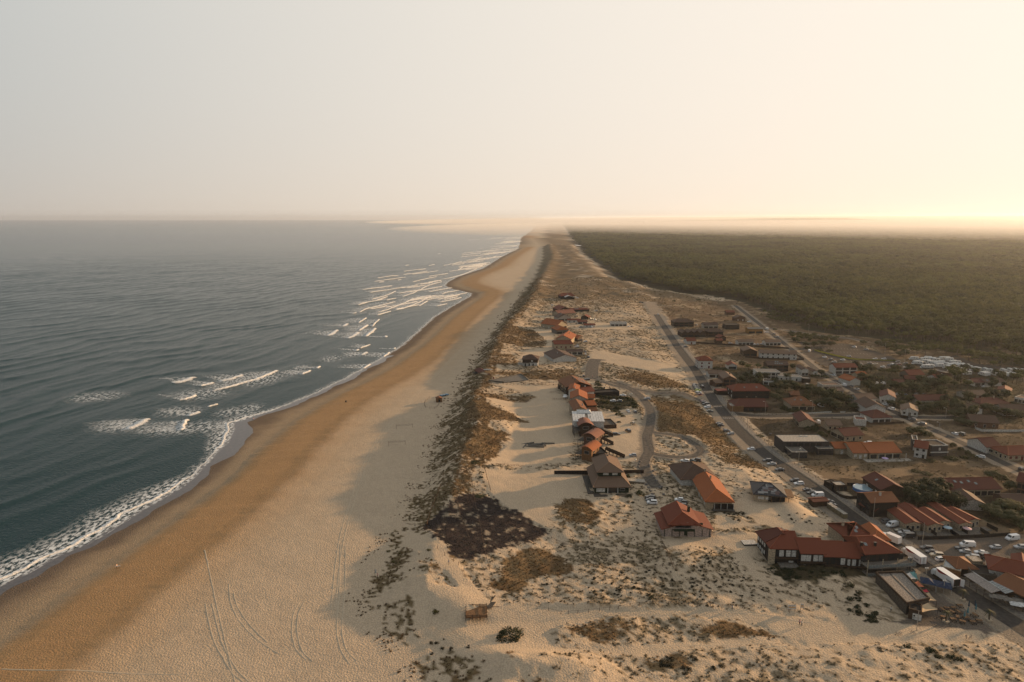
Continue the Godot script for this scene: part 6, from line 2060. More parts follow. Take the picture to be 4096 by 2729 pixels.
func restaurant() -> void:
	house("restaurant", "large red-roofed restaurant with brown terrace roofs at the square", "A6", [1870, 265], [2420, 380], 12, 4.6, "x", 22, "white", "r_red", "f3s_white", {"category": "restaurant", "hipf": 5.0})
	house("restaurant_hall", "brown-tiled dining hall in front of the large red-roofed restaurant", "A6", [1920, 420], [2500, 720], 13, 3.6, "x", 17, "timber", "r_rust", "", {"category": "restaurant"})
	house("roof_yard", "dark flat roof yard with low walls beside the restaurant", "A6", [1650, 330], [1990, 380], 7, 3.0, "flat", 0, "weathered", "dark", "", {"category": "building", "parapet": .7})
	house("orange_pavilion", "pavilion with orange hipped roof beside the parked trucks", "A6", [1440, 262], [1752, 275], 9, 3.0, "x", 25, "dark", "r_rust", "", {"category": "pavilion", "hipf": 3.0, "hipb": 4.5})
	house("glazed_pavilion", "flat pavilion with translucent roof light beside the car park", "A6", [1250, 230], [1500, 300], 7, 2.8, "flat", 0, "wood", "awning glass", "", {"category": "pavilion", "parapet": .3, "cap": "cream"})
	house("shed", "pale flat-roofed shed at the edge of the car park", "A6", [1670, 160], [1805, 165], 4, 2.6, "flat", 0, "cream", "pale", "", {"category": "shed", "parapet": .15})
	house("red_roof_house", "red-roofed house on the far side of the car park corner", "A6", [2200, 250], [2500, 320], 12, 4.6, "z", 22, "timber", "r_red", "")
	# long grey awning and a glazed roof in front of the dining hall
	var a := spot("A6", 1535, 335, 3.0)
	var b := spot("A6", 1925, 590, 3.0)
	var o := thing("awning", "long grey folding awning along the restaurant front", "awning", a)
	var s := b - a
	var dir := Vector3(s.x, 0, s.z).normalized()
	var back := Vector3(dir.z, 0, -dir.x) * 3.6
	if back.x < 0.0:
		back = -back
	for k in 2:
		var p := s * (k * .49 + .005)
		var q := s * (k * .49 + .485)
		var sh := Sheet.new()
		slab(sh, [p + Vector3(0, 3.0, 0), q + Vector3(0, 3.0, 0), q + back + Vector3(0, 3.6, 0), p + back + Vector3(0, 3.6, 0)], .06)
		place("awning_cloth", sh.mesh(), mat("awning cloth", Color(.30, .255, .225), .9, "mottle", 3.0), o)
	place("awning_box", stick(back + Vector3(0, 3.7, 0), s + back + Vector3(0, 3.7, 0), .16).mesh(), tone("s_white"), o)
	for k in 5:
		place("awning_post", stick(s * (k / 4.0) + Vector3(0, -.2, 0), s * (k / 4.0) + Vector3(0, 3.0, 0), .06).mesh(), tone("s_brown"), o)
	a = spot("A6", 1850, 430, 3.4)
	b = spot("A6", 2110, 590, 3.4)
	o = thing("glass_roof", "row of grey glazed panels over the restaurant veranda", "roof", a)
	s = b - a
	dir = Vector3(s.x, 0, s.z).normalized()
	back = Vector3(dir.z, 0, -dir.x) * 4.4
	if back.x < 0.0:
		back = -back
	for k in 7:
		var sh := Sheet.new()
		var p := s * (k / 7.0 + .008)
		var q := s * ((k + 1) / 7.0 - .008)
		slab(sh, [p + Vector3(0, 3.3, 0), q + Vector3(0, 3.3, 0), q + back + Vector3(0, 3.9, 0), p + back + Vector3(0, 3.9, 0)], .06)
		place("glass_panel", sh.mesh(), tone("awning glass"), o)
	for k in 3:
		place("veranda_post", stick(s * (k / 2.0) + Vector3(0, -.2, 0), s * (k / 2.0) + Vector3(0, 3.3, 0), .07).mesh(), tone("s_brown"), o)

# ---------------------------------------------------------------- the village
func build_village() -> void:
	var H := [
		# name, label, view, front eave left, front eave right, depth, eave height, ridge, pitch, wall, roof, openings, more
		["house", "brown two-storey house with balconies at the head of the main road", "B1", [430, 407], [672, 407], 15, 5.4, "x", 22, "timber", "r_brown", "f4open", {"hipf": 6.0, "hipb": 6.0}],
		["house", "grey and white house with brown-red roof beside the balconied brown house", "B1", [780, 443], [958, 442], 10, 4.0, "x", 22, "pale", "r_brown", "f3open"],
		["house", "dark boarded flat-roofed house between the white and the yellow house", "B1", [1040, 442], [1202, 442], 10, 4.8, "flat", 0, "dark", "dark", "f3open"],
		["house", "yellow-boarded house with grey roof beside the back road", "B1", [1302, 490], [1488, 490], 10, 4.8, "x", 14, "yellow", "r_grey", "f2open"],
		["house", "small red-brown hut nearest to the forest track", "B1", [1045, 292], [1152, 294], 10, 3.6, "x", 20, "brick", "r_red", "r1open"],
		["house", "small brown gabled house beside the sandy forest track", "B1", [1155, 360], [1278, 362], 10, 4.0, "z", 24, "brick", "r_brown", "f2s_white"],
		["house", "broad brown hipped house behind the four-gabled building", "B1", [830, 525], [1022, 522], 12, 5.2, "x", 25, "timber", "r_brown", "f3open", {"hipf": 5.0, "hipb": 5.0, "chimney": [[0, 0]]}],
		["house", "small house with brick-red roof and white side by the fenced yard", "B1", [583, 634], [697, 632], 10, 3.2, "x", 25, "white", "r_red", "f1s_red"],
		["house", "small red gable beside the broad brown hipped house", "B1", [962, 592], [1052, 588], 9, 3.6, "z", 25, "timber", "r_red", "f1open"],
		["house", "low red-roofed outbuilding in the fenced yard", "B1", [930, 626], [1012, 624], 7, 2.8, "x", 22, "timber", "r_red", ""],
		["house", "tan-roofed terrace with white end wall in the dark fenced yard", "B1", [1185, 642], [1378, 640], 9, 3.4, "x", 20, "white", "r_tan", "f4open"],
		["house", "second tan-roofed terrace with white end wall nearer the back road", "B1", [1508, 646], [1700, 644], 9, 3.4, "x", 20, "white", "r_tan", "f4open"],
		["house", "tan gabled house with white triangular sail in the fenced garden", "B1", [1245, 752], [1418, 756], 16, 4.6, "z", 22, "timber", "r_tan", "f2open"],
		["house", "long white two-storey terrace with tan roof facing the sand plot", "B1", [1440, 775], [1888, 790], 12, 5.0, "x", 20, "white", "r_tan", "f7glass r2open", {"chimney": [[.6, .2]]}],
		["house", "tall white house with brick-red hipped roof beside the main road", "B1", [712, 864], [897, 866], 12, 6.4, "x", 26, "white", "r_red", "f2s_red l2s_red", {"hipf": 5.5, "hipb": 5.5}],
		["house", "little white gabled house with brick-red roof on the sand plot", "B1", [1060, 920], [1182, 922], 10, 3.2, "z", 27, "white", "r_red", "f1open"],
		["house", "low white house with tan roof and recessed porch beside the brick house", "B2", [285, 322], [492, 322], 10, 3.2, "x", 20, "white", "r_tan", "f2open"],
		["house", "large brick house with tan gabled roofs near the main road", "B2", [478, 392], [668, 394], 18, 5.6, "z", 24, "brick", "r_tan", "f2open r3glass", {"chimney": [[.1, .4]]}],
		["house", "tan-roofed side wing of the large brick house", "B2", [380, 450], [482, 440], 9, 3.2, "x", 20, "brick", "r_tan", "f2open"],
		["house", "dark house with solar panels and white awning", "B2", [1075, 208], [1372, 210], 11, 5.0, "x", 24, "timber", "r_brown", "f4open", {"skylight": [[-.2, .6], [0, .6], [.2, .6], [.4, .6], [-.1, .2], [.1, .2]]}],
		["house", "white modern flat-roofed house with tall windows", "B2", [945, 300], [1250, 302], 11, 5.4, "flat", 0, "white", "r_grey", "f5open"],
		["house", "white flat-roofed side wing of the modern house", "B2", [1230, 352], [1372, 354], 10, 3.6, "flat", 0, "white", "r_grey", "f2glass"],
		["house", "lower white flat-roofed annexe with white sun sail", "B2", [1022, 420], [1165, 430], 8, 2.8, "flat", 0, "white", "dark", "f2open"],
		["house", "white flat-roofed cube with grey carport", "B2", [1400, 366], [1545, 368], 8, 3.2, "flat", 0, "white", "r_grey", "f1glass"],
		["house", "grey carport beside the white flat-roofed cube", "B2", [1545, 390], [1658, 394], 7, 2.6, "flat", 0, "dark", "r_grey", "", {"category": "carport"}],
		["house", "white house with brown gable and balcony beside the back road", "B2", [1535, 268], [1645, 270], 14, 4.8, "z", 24, "white", "r_brown", "f2open l2glass"],
		["house", "narrow white house with brown roof against the back road hedge", "B2", [1685, 294], [1768, 294], 13, 3.2, "z", 22, "white", "r_brown", "f1glass"],
		["house", "long shop building with orange-red hipped gables and dark boarded front", "B2", [612, 558], [1118, 552], 14, 5.4, "x", 25, "dark", "r_red", "f6open l2s_white", {"hipf": 5.0, "hipb": 5.0, "skylight": [[-.3, .5], [.35, .5]]}],
		["house", "wide restaurant with brick-red roof and white sail over its terrace", "B2", [640, 768], [1098, 768], 16, 3.2, "x", 22, "timber", "r_deep", "f5open", {"hipf": 5.0, "category": "restaurant", "chimney": [[-.05, -.1], [.5, -.1]]}],
		["house", "honey-coloured wooden cube with flat roof on the street corner", "B2", [580, 762], [758, 764], 9, 3.4, "flat", 0, "wood", "r_grey", "", {"cap": "wood", "category": "building"}],
		["house", "red flat canopy over the terrace of the shop building", "B2", [400, 556], [592, 556], 7, 2.8, "flat", 0, "dark", "s_red", "", {"category": "canopy", "cap": "s_red", "parapet": .2}],
		["house", "villa with wide orange-brown hipped roofs behind the white garden fence", "B2", [1395, 748], [1730, 752], 16, 3.2, "x", 26, "cream", "r_rust", "f3open", {"hipf": 7.0, "hipb": 6.0, "skylight": [[0, .4], [-.5, .4]]}],
		["house", "low orange-brown roof behind the hipped villa", "B2", [1395, 610], [1520, 615], 9, 3.2, "x", 24, "timber", "r_rust", "", {"hipf": 3.0}],
		["house", "white balconied house with red roof above the back road", "B2", [1990, 240], [2300, 238], 11, 5.2, "x", 20, "white", "r_red", "f3open"],
		["house", "white gable with glowing orange roof beside the back road", "B2", [2180, 420], [2345, 412], 13, 3.6, "z", 26, "white", "r_orange", "f1s_white"],
		["house", "grey modern house with brown roof terrace and white posts", "B2", [1825, 480], [2080, 478], 9, 3.4, "flat", 0, "pale", "r_brown", "f3open", {"cap": "white"}],
		["house", "brown roofed white bungalow before the grey modern house", "B2", [1940, 552], [2115, 552], 8, 2.8, "x", 16, "white", "r_tan", "f3glass"],
		["house", "cream house with red-brown gable and white van beside it", "B4", [655, 296], [890, 304], 17, 3.4, "z", 25, "cream", "r_deep", "l2open r1glass"],
		["house", "tiny cream bungalow with tan roof and barred window", "B4", [1045, 348], [1258, 347], 10, 3.0, "x", 21, "cream", "r_tan", "f3glass"],
		["house", "cream house with red-brown roof between the brown plots", "B4", [1272, 492], [1548, 476], 13, 3.2, "x", 21, "cream", "r_deep", "f3glass l2open"],
		["house", "white house with brown-red hipped roof at the street corner", "B4", [1650, 245], [1922, 238], 13, 3.4, "x", 26, "white", "r_deep", "f3open", {"hipf": 6.0, "hipb": 6.0}],
		["house", "small white parapet building with red roof inside", "B4", [1418, 278], [1568, 292], 8, 3.0, "flat", 0, "white", "r_red", "", {"parapet": 1.0}],
		["house", "big white house with dark brown roofs and attic windows", "B4", [1560, 108], [1852, 112], 17, 4.8, "z", 25, "white", "r_brown", "f4glass", {"over": .8}],
		["house", "white house with tan roof behind the big attic-windowed house", "B3", [115, 845], [372, 830], 11, 4.2, "x", 24, "white", "r_tan", "f2glass l2s_blue"],
		["house", "white gabled house with brick-red lower roof", "B3", [405, 800], [630, 822], 16, 4.4, "z", 25, "white", "r_deep", "f3glass"],
		["house", "white house with tan gabled roof and dark shutters by the crossroads", "B3", [690, 985], [938, 1012], 14, 3.2, "z", 23, "white", "r_tan", "f3s_brown"],
		["house", "long low house with red-brown roof and white gable beyond the trees", "B3", [918, 858], [1364, 852], 11, 3.2, "x", 24, "white", "r_deep", "f4open"],
		["house", "grey-walled house with red roof beside the car park", "B3", [800, 512], [1022, 506], 12, 3.8, "x", 24, "concrete", "r_red", "f2glass l1open"],
		["house", "brown low building at the edge of the motorhome ground", "B3", [1085, 440], [1302, 486], 7, 3.0, "flat", 0, "brick", "concrete", ""],
		["house", "white house with red roof below the motorhomes", "B3", [1180, 568], [1312, 562], 11, 3.2, "x", 24, "white", "r_red", "f2open"],
		["house", "low brown roof hidden among trees beside the white house", "B3", [740, 560], [905, 572], 9, 2.8, "x", 20, "timber", "r_deep", ""],
		["house", "small brick-roofed house deep among the garden trees", "B3", [610, 608], [760, 612], 8, 2.8, "x", 20, "brick", "r_deep", ""],
		["house", "brown roofed bungalow below the row of parked motorhomes", "B3", [1690, 615], [1880, 610], 11, 2.8, "x", 20, "white", "r_deep", "f2open"],
		["house", "long brown roof with pale skylight under the pines", "B3", [1850, 620], [2130, 605], 11, 2.8, "x", 18, "white", "r_brown", "", {"skylight": [[-.6, .4]]}],
		["house", "white house with red roof behind the eastern lane", "B3", [1990, 712], [2192, 735], 12, 3.2, "z", 22, "white", "r_red", "f2glass"],
		["house", "house with tan roof and red shutters under the pines", "B3", [1590, 788], [1885, 785], 12, 2.8, "x", 20, "pale", "r_tan", "f4s_red"],
		["house", "wide red-brown hipped roof among the eastern gardens", "B3", [1770, 905], [2182, 895], 13, 3.0, "x", 20, "cream", "r_deep", "f2open", {"hipf": 6.0, "hipb": 6.0, "chimney": [[.3, .1]]}],
		["house", "white flat-roofed house with dark windows at the eastern edge", "B3", [2230, 810], [2440, 850], 10, 3.2, "flat", 0, "white", "r_brown", "f4open"],
		["house", "white gabled house with brown roof below the wide hipped roof", "B3", [1640, 985], [1815, 978], 12, 3.0, "z", 24, "white", "r_brown", "f1glass"],
		["house", "brown-roofed house with tall white chimney wall", "B3", [2070, 990], [2420, 1000], 12, 3.4, "x", 22, "white", "r_brown", "f2open"],
		["house", "dark brown house with two white windows behind the pale wall", "B5", [1640, 130], [2035, 155], 14, 3.2, "x", 22, "brick", "r_brown", "f3glass"],
		["house", "orange-roofed house between the garden trees near the back road", "B3", [120, 525], [260, 520], 10, 3.2, "x", 24, "cream", "r_orange", "f1open"],
		["house", "white-walled house with brick-red roof and glazed porch by the back road", "B5", [1850, 478], [2072, 468], 14, 3.4, "x", 23, "white", "r_deep", "f2glass"],
		["house", "glazed white veranda wing with red roof by the back road", "B5", [1650, 400], [1800, 442], 8, 2.8, "x", 18, "white", "r_deep", "f4glass l2glass"],
		["house", "cream bungalow with red roof, red shutters and glazed side", "B5", [2140, 585], [2480, 575], 13, 3.0, "x", 22, "cream", "r_red", "f4s_red l4glass", {"hipf": 5.0}],
		["house", "brown house with one sunlit orange roof slope behind the round pool", "B6", [850, 215], [1125, 208], 15, 3.8, "z", 24, "timber", "r_deep", "l2s_white", {"skylight": [[.1, -.5]]}],
		["house", "dark boarded two-storey house with red-brown roof beside the main road", "B6", [745, 352], [1052, 340], 11, 6.4, "x", 21, "dark", "r_rust", "l3open", {"chimney": [[.0, .3]], "stack": "white"}],
		["house", "low red roof along the roadside of the dark boarded house", "B6", [610, 360], [790, 440], 4, 2.8, "x", 24, "dark", "r_deep", ""],
		["house", "long cream terrace with brown-red roof and many skylights", "B6", [1560, 220], [2135, 208], 14, 3.2, "x", 22, "cream", "r_deep", "f8open", {"skylight": [[-.5, .3], [-.3, .4], [0, .3], [.2, .5]]}],
		["house", "brown tiled gable half hidden behind the grove", "B6", [1690, 345], [1960, 365], 12, 3.2, "z", 22, "pale", "r_brown", ""],
		["house", "brown roofed shed at the eastern end of the grove", "B6", [2170, 345], [2480, 350], 10, 3.0, "x", 18, "brick", "r_brown", ""],
		["house", "brick house with small dark windows at the eastern picture of the lane", "B6", [2270, 120], [2500, 170], 12, 6.0, "x", 22, "brick", "r_deep", "f4open"],
		["shelter", "dark red roadside shelter roof beside the parked van", "B6", [140, 345], [312, 330], 5, 2.4, "x", 12, "timber", "r_deep", "", {"category": "shelter"}],
		["pool_hut", "small boarded hut with pale flat roof beside the round pool", "B6", [382, 168], [498, 165], 5, 2.6, "flat", 0, "timber", "pale", "f3open", {"category": "hut"}],
		["gate_shed", "dark boarded shed at the pool garden gate", "B6", [255, 112], [340, 160], 4, 2.2, "flat", 0, "dark", "dark", "", {"category": "shed"}],
	]
	for h in H:
		if h[1].find("picture") >= 0:
			h[1] = "brick house with small dark windows at the eastern end of the lane"
		house(h[0], h[1], h[2], h[3], h[4], h[5], h[6], h[7], h[8], h[9], h[10], h[11] if h.size() > 11 else "", h[12] if h.size() > 12 else {})
	# building with four small gables in a row
	var o := house("four_gabled_building", "dark timber building with four small red-brown gables in a row", "B1", [525, 540], [808, 536], 15, 4.2, "flat", 0, "timber", "dark", "f4open", {"category": "building", "parapet": .1})
	var e := frame_of("B1", [525, 540], [808, 536], 4.2)
	var w: float = e[0].distance_to(e[1])
	for k in 4:
		ridge_roof(o, "roof", 15.4, w / 4.0 + .1, 2.3, 0.0, 0.0, Vector3(-w * .5 + w * (k + .5) / 4.0, 4.3, 0), PI * .5, "r_brown")
		var g := Sheet.new()
		face(g, [Vector3(-w / 8.0, 0, 0), Vector3(w / 8.0, 0, 0), Vector3(0, 2.1, 0)], Vector3(0, .5, -1))
		place("gable", g.mesh(), tone("timber"), o).position = Vector3(-w * .5 + w * (k + .5) / 4.0, 4.3, 7.48)
	grey_modern_house()
	orange_terrace()
	box_house()
	bungalows()

func grey_modern_house() -> void:
	var o := house("grey_modern_house", "grey modern flat-roofed house with a pale roof and two low wings", "B4", [450, 572], [1066, 570], 12, 5.6, "flat", 0, "grey", "pale", "", {"parapet": .3})
	var e := frame_of("B4", [450, 572], [1066, 570], 5.6)
	var w: float = e[0].distance_to(e[1])
	for k in 6:
		part_box("window", Vector3(-w * .5 + 3.0 + k * (w - 5.0) / 6.0, 4.2, 6.03), Vector3(2.6, 1.9, .1), tone("glass"), o)
	for k in 2:
		part_box("skylight", Vector3(w * (.05 + .12 * k), 5.85, -3.5), Vector3(1.2, .4, 1.0), tone("s_white"), o)
	var left := house("low_wing", "low grey wing with pale rim reaching towards the road", "B4", [565, 706], [776, 706], 15, 3.2, "flat", 0, "grey", "r_grey", "l3open", {"cap": "pale", "category": "building"})
	part_box("parasol", Vector3(1.5, 3.9, 4.5), Vector3(.7, .9, .7), tone("white"), left)
	house("low_wing", "low grey wing with pale rim beside the grey modern house terrace", "B4", [915, 660], [1122, 660], 8, 3.2, "flat", 0, "grey", "r_grey", "f1open", {"cap": "pale", "category": "building"})

func orange_terrace() -> void:
	house("orange_roofed_house", "cream house with low orange-red roof at the end of the terrace by the grey house", "B4", [1140, 656], [1358, 656], 10, 3.2, "x", 20, "cream", "r_orange", "f1s_white")
	house("orange_roofed_house", "middle cream house of the orange-red terrace with white shutters", "B4", [1385, 718], [1612, 716], 16, 3.2, "x", 20, "cream", "r_orange", "f3s_white")
	var o := house("orange_roofed_house", "wide orange-red roofed house with open veranda and violet parasol", "B4", [1612, 722], [2052, 708], 16, 3.2, "x", 20, "cream", "r_orange", "f4open")
	for k in 4:
		part_box("veranda_post", Vector3(-11.0 + k * 7.2, 1.4, 8.2), Vector3(.2, 3.0, .2), tone("s_white"), o)
	part_box("patio", Vector3(0, .0, 10.0), Vector3(24, .2, 4), tone("pale"), o)

func box_house() -> void:
	var o := house("modern_box_house", "dark modern house of boxes with red roof and white rims", "B5", [860, 470], [1060, 500], 12, 5.4, "x", 20, "white", "r_red", "l2glass f2glass")
	var b := house("modern_box_wing", "dark box on white stilts with white roof rim", "B5", [1110, 455], [1330, 450], 9, 5.6, "flat", 0, "grey", "dark", "", {"cap": "white", "parapet": .45, "category": "building"})
	part_box("window", Vector3(0, 3.9, 4.53), Vector3(1.0, 1.4, .1), tone("s_white"), b)
	part_box("white_band", Vector3(0, 2.2, 4.6), Vector3(9.5, .5, .3), tone("white"), b)
	house("modern_box_wing", "dark flat block with white rim beside the red roof", "B5", [845, 370], [920, 380], 8, 5.8, "flat", 0, "grey", "dark", "f1s_white", {"cap": "white", "category": "building"})

func bungalows() -> void:
	for b in [[1105, 572, 1292, 570, 20.0, "first terraced bungalow with red roof beside the dark fence"], [1340, 592, 1516, 588, 20.0, "second terraced bungalow with long red roof and white porch"], [1440, 560, 1606, 558, 13.0, "set-back red roof between the second and third bungalow"], [1672, 578, 1818, 574, 20.0, "third terraced bungalow with red roof and striped parasol"], [1770, 545, 1908, 530, 12.0, "last low bungalow with red roof next to the sandy yard"]]:
		var o := house("bungalow", b[5], "B6", [b[0], b[1]], [b[2], b[3]], b[4], 3.1, "z", 17, "cream", "r_red", "f3glass", {"over": .5})
		part_box("dark_screen", Vector3(6.4, .6, b[4] * .5 + 2.0), Vector3(.14, 1.8, 5.0), tone("dark"), o)
		part_box("patio", Vector3(0, .02, b[4] * .5 + 1.6), Vector3(10.0, .2, 3.4), tone("concrete"), o)

# ---------------------------------------------------------------- vehicles
const PAINT := {"white": Color(.52, .52, .52), "silver": Color(.24, .245, .25), "grey": Color(.07, .073, .077), "black": Color(.014, .014, .016), "dark green": Color(.03, .04, .035), "red": Color(.12, .022, .018), "yellow": Color(.50, .55, .06), "beige": Color(.36, .29, .19), "blue": Color(.04, .07, .13), "olive": Color(.10, .09, .06)}

func paint(c: String) -> StandardMaterial3D:
	var key := "paint " + c
	if not mats.has(key):
		var m := mat(key, PAINT[c], .35, "", 1.0, .5)
		m.clearcoat_enabled = true
		m.clearcoat = .6
		m.clearcoat_roughness = .1
	return mats[key]

var wheel_shape: ArrayMesh
var rim_shape: ArrayMesh
func drum(r: float, half: float, sides := 14) -> Sheet:
	var sh := Sheet.new()
	for k in sides:
		var a := TAU * k / sides
		var b := TAU * (k + 1) / sides
		var p := Vector3(cos(a) * r, sin(a) * r, 0)
		var q := Vector3(cos(b) * r, sin(b) * r, 0)
		var z := Vector3(0, 0, half)
		face(sh, [p - z, q - z, q + z, p + z], Vector3.ZERO)
		face(sh, [p + z, q + z, z], Vector3.ZERO)
		face(sh, [p - z, q - z, -z], Vector3.ZERO)
	return sh

func loft(sh: Sheet, rings: Array, middle_y: float) -> void:
	# closed skin through rings of equally many points, with end faces
	for k in rings.size() - 1:
		var a: Array = rings[k]
		var b: Array = rings[k + 1]
		var c := Vector3((a[0].x + b[0].x) * .5, middle_y, 0)
		for i in a.size():
			var j := (i + 1) % a.size()
			face(sh, [a[i], a[j], b[j], b[i]], c)
	var first: Array = rings[0]
	var last: Array = rings[rings.size() - 1]
	var mid := Vector3((first[0].x + last[0].x) * .5, middle_y, 0)
	face(sh, first, mid)
	face(sh, last, mid)

func ring(x: float, half: float, low: float, high: float, soft := .12) -> Array:
	return [Vector3(x, low, -half), Vector3(x, high - soft, -half), Vector3(x, high, -half + soft * 1.3), Vector3(x, high, half - soft * 1.3), Vector3(x, high - soft, half), Vector3(x, low, half)]

const CARS := {
	# lower body stations [x, half width, top], then the cabin: base from, to, roof from, to, roof height, base half width, roof half width
	"hatchback": [[[-2.0, .74, .80], [-1.86, .86, .96], [-.9, .88, .95], [.75, .88, .95], [1.6, .86, .86], [1.95, .74, .66]], [-1.92, 1.0, -1.5, .12, 1.46, .80, .62]],
	"estate": [[[-2.3, .76, .82], [-2.15, .88, .98], [-.9, .9, .97], [.85, .9, .96], [1.8, .88, .86], [2.25, .74, .66]], [-2.18, 1.05, -1.85, .2, 1.48, .82, .64]],
	"saloon": [[[-2.3, .74, .86], [-2.1, .86, .99], [-.9, .89, .97], [.85, .89, .95], [1.8, .87, .86], [2.2, .74, .64]], [-1.6, 1.05, -1.0, .2, 1.42, .80, .61]],
	"off-roader": [[[-2.25, .84, 1.0], [-2.1, .92, 1.14], [-.9, .93, 1.12], [.9, .93, 1.12], [1.85, .91, 1.04], [2.2, .80, .78]], [-2.12, 1.05, -1.95, .45, 1.74, .86, .74]],
	"van": [[[-2.6, .92, 1.1], [-2.5, .98, 1.2], [-.9, .98, 1.2], [1.5, .98, 1.18], [2.2, .94, 1.05], [2.55, .82, .8]], [-2.52, 1.75, -2.45, 1.0, 2.05, .94, .84]]}

var protos := {}
func vehicle_proto(kind: String, colour: String) -> Node3D:
	var key := kind + colour
	if protos.has(key):
		return protos[key]
	var o := Node3D.new()
	var spec: Array = CARS[kind]
	var st: Array = spec[0]
	var cab: Array = spec[1]
	var sh := Sheet.new()
	var rings := []
	for s in st:
		rings.append(ring(s[0], s[1], .28, s[2]))
	loft(sh, rings, .6)
	place("body", sh.mesh(), paint(colour), o)
	var base_y: float = st[2][2] - .03
	var cb := Sheet.new()
	var lo := [Vector3(cab[0], base_y, -cab[5]), Vector3(cab[1], base_y, -cab[5]), Vector3(cab[1], base_y, cab[5]), Vector3(cab[0], base_y, cab[5])]
	var hi := [Vector3(cab[2], cab[4], -cab[6]), Vector3(cab[3], cab[4], -cab[6]), Vector3(cab[3], cab[4], cab[6]), Vector3(cab[2], cab[4], cab[6])]
	var mid := Vector3((cab[0] + cab[1]) * .5, (base_y + cab[4]) * .5, 0)
	for k in 4:
		var j := (k + 1) % 4
		face(cb, [lo[k], lo[j], hi[j], hi[k]], mid)
	face(cb, hi, mid)
	place("cabin", cb.mesh(), paint(colour), o)
	# panes a little proud of the cabin
	for w in [["windscreen", 1, 2], ["rear_window", 3, 0], ["side_window", 0, 1], ["side_window", 2, 3]]:
		var a: Vector3 = lo[w[1]]
		var b: Vector3 = lo[w[2]]
		var c: Vector3 = hi[w[2]]
		var e: Vector3 = hi[w[1]]
		var n := (b - a).cross(e - a).normalized()
		if n.dot((a + c) * .5 - mid) < 0:
			n = -n
		var pane := Sheet.new()
		var q := func(s: float, t: float) -> Vector3: return a.lerp(b, s).lerp(e.lerp(c, s), t) + n * .015
		if kind == "van" and w[0] == "side_window":
			var s0 := .70 if w[1] == 0 else .06
			face(pane, [q.call(s0, .12), q.call(s0 + .24, .12), q.call(s0 + .24, .85), q.call(s0, .85)], mid)
		elif kind == "van" and w[0] == "rear_window":
			continue
		else:
			face(pane, [q.call(.07, .12), q.call(.93, .12), q.call(.93, .88), q.call(.07, .88)], mid)
		place(w[0], pane.mesh(), tone("glass"), o)
	if wheel_shape == null:
		wheel_shape = drum(.33, .11).mesh()
		rim_shape = drum(.20, .115, 10).mesh()
	for x in [st[1][0] + .62, st[4][0] - .38]:
		for z in [-1.0, 1.0]:
			var wh := place("wheel", wheel_shape, mat("tyre", Color(.015, .015, .015), .9), o)
			wh.position = Vector3(x, .33, z * (st[2][1] - .10))
			place("rim", rim_shape, mat("rim", Color(.35, .35, .36), .4), wh)
	for z in [-1.0, 1.0]:
		part_box("headlight", Vector3(st[4][0] + .22, st[4][2] - .22, z * .62), Vector3(.10, .14, .30), mat("lamp glass", Color(.6, .6, .58), .15), o)
		part_box("tail_light", Vector3(st[0][0] + .02, st[0][2] - .02, z * .66), Vector3(.06, .18, .2), mat("tail lamp", Color(.25, .01, .01), .3), o)
	protos[key] = o
	return o

func box_on_wheels(o: Node3D, long: float) -> void:
	for x in [-long * .32, long * .36]:
		for z in [-1.0, 1.0]:
			var wh := place("wheel", wheel_shape, mat("tyre", Color(.015, .015, .015), .9), o)
			wh.position = Vector3(x, .36, z * .95)
			wh.scale = Vector3.ONE * 1.12

func motorhome_proto(sd: int) -> Node3D:
	var key := "motorhome%d" % sd
	if protos.has(key):
		return protos[key]
	var o := Node3D.new()
	var long := 6.2 + .5 * sd
	var sh := Sheet.new()
	loft(sh, [ring(-long * .5, 1.08, .5, 2.7, .18), ring(-long * .5 + .2, 1.14, .45, 2.95, .18), ring(long * .5 - 1.5, 1.14, .45, 2.95, .18), ring(long * .5 - .9, 1.1, 1.7 if sd == 0 else .5, 2.7, .18), ring(long * .5 - .7, 1.0, 1.75 if sd == 0 else .5, 2.3, .18)], 1.7)
	place("body", sh.mesh(), mat("motorhome shell %d" % sd, Color(.46, .45, .43) * (1.0 - .06 * sd), .4), o)
	var cb := Sheet.new()
	loft(cb, [ring(long * .5 - 1.6, .98, .4, 1.75), ring(long * .5 - .6, .98, .4, 1.7), ring(long * .5 + .2, .92, .4, 1.05), ring(long * .5 + .35, .8, .4, .8)], .9)
	place("cab", cb.mesh(), paint("white"), o)
	part_box("windscreen", Vector3(long * .5 - .22, 1.42, 0), Vector3(.75, .5, 1.7), tone("glass"), o).rotation.z = -.65
	for z in [-1.0, 1.0]:
		for k in 2:
			part_box("side_window", Vector3(-long * .25 + k * 1.9, 1.95, z * 1.145), Vector3(1.0, .55, .04), tone("glass"), o)
	part_box("roof_hatch", Vector3(-.6, 2.98, 0), Vector3(.7, .12, .6), mat("hatch", Color(.45, .46, .47), .4), o)
	part_box("stripe", Vector3(-.6, 1.2, 1.15), Vector3(long * .6, .22, .03), mat("stripe %d" % sd, [Color(.10, .13, .2), Color(.25, .2, .16), Color(.2, .05, .04)][sd], .5), o)
	if wheel_shape == null:
		wheel_shape = drum(.33, .11).mesh()
	box_on_wheels(o, long)
	protos[key] = o
	return o

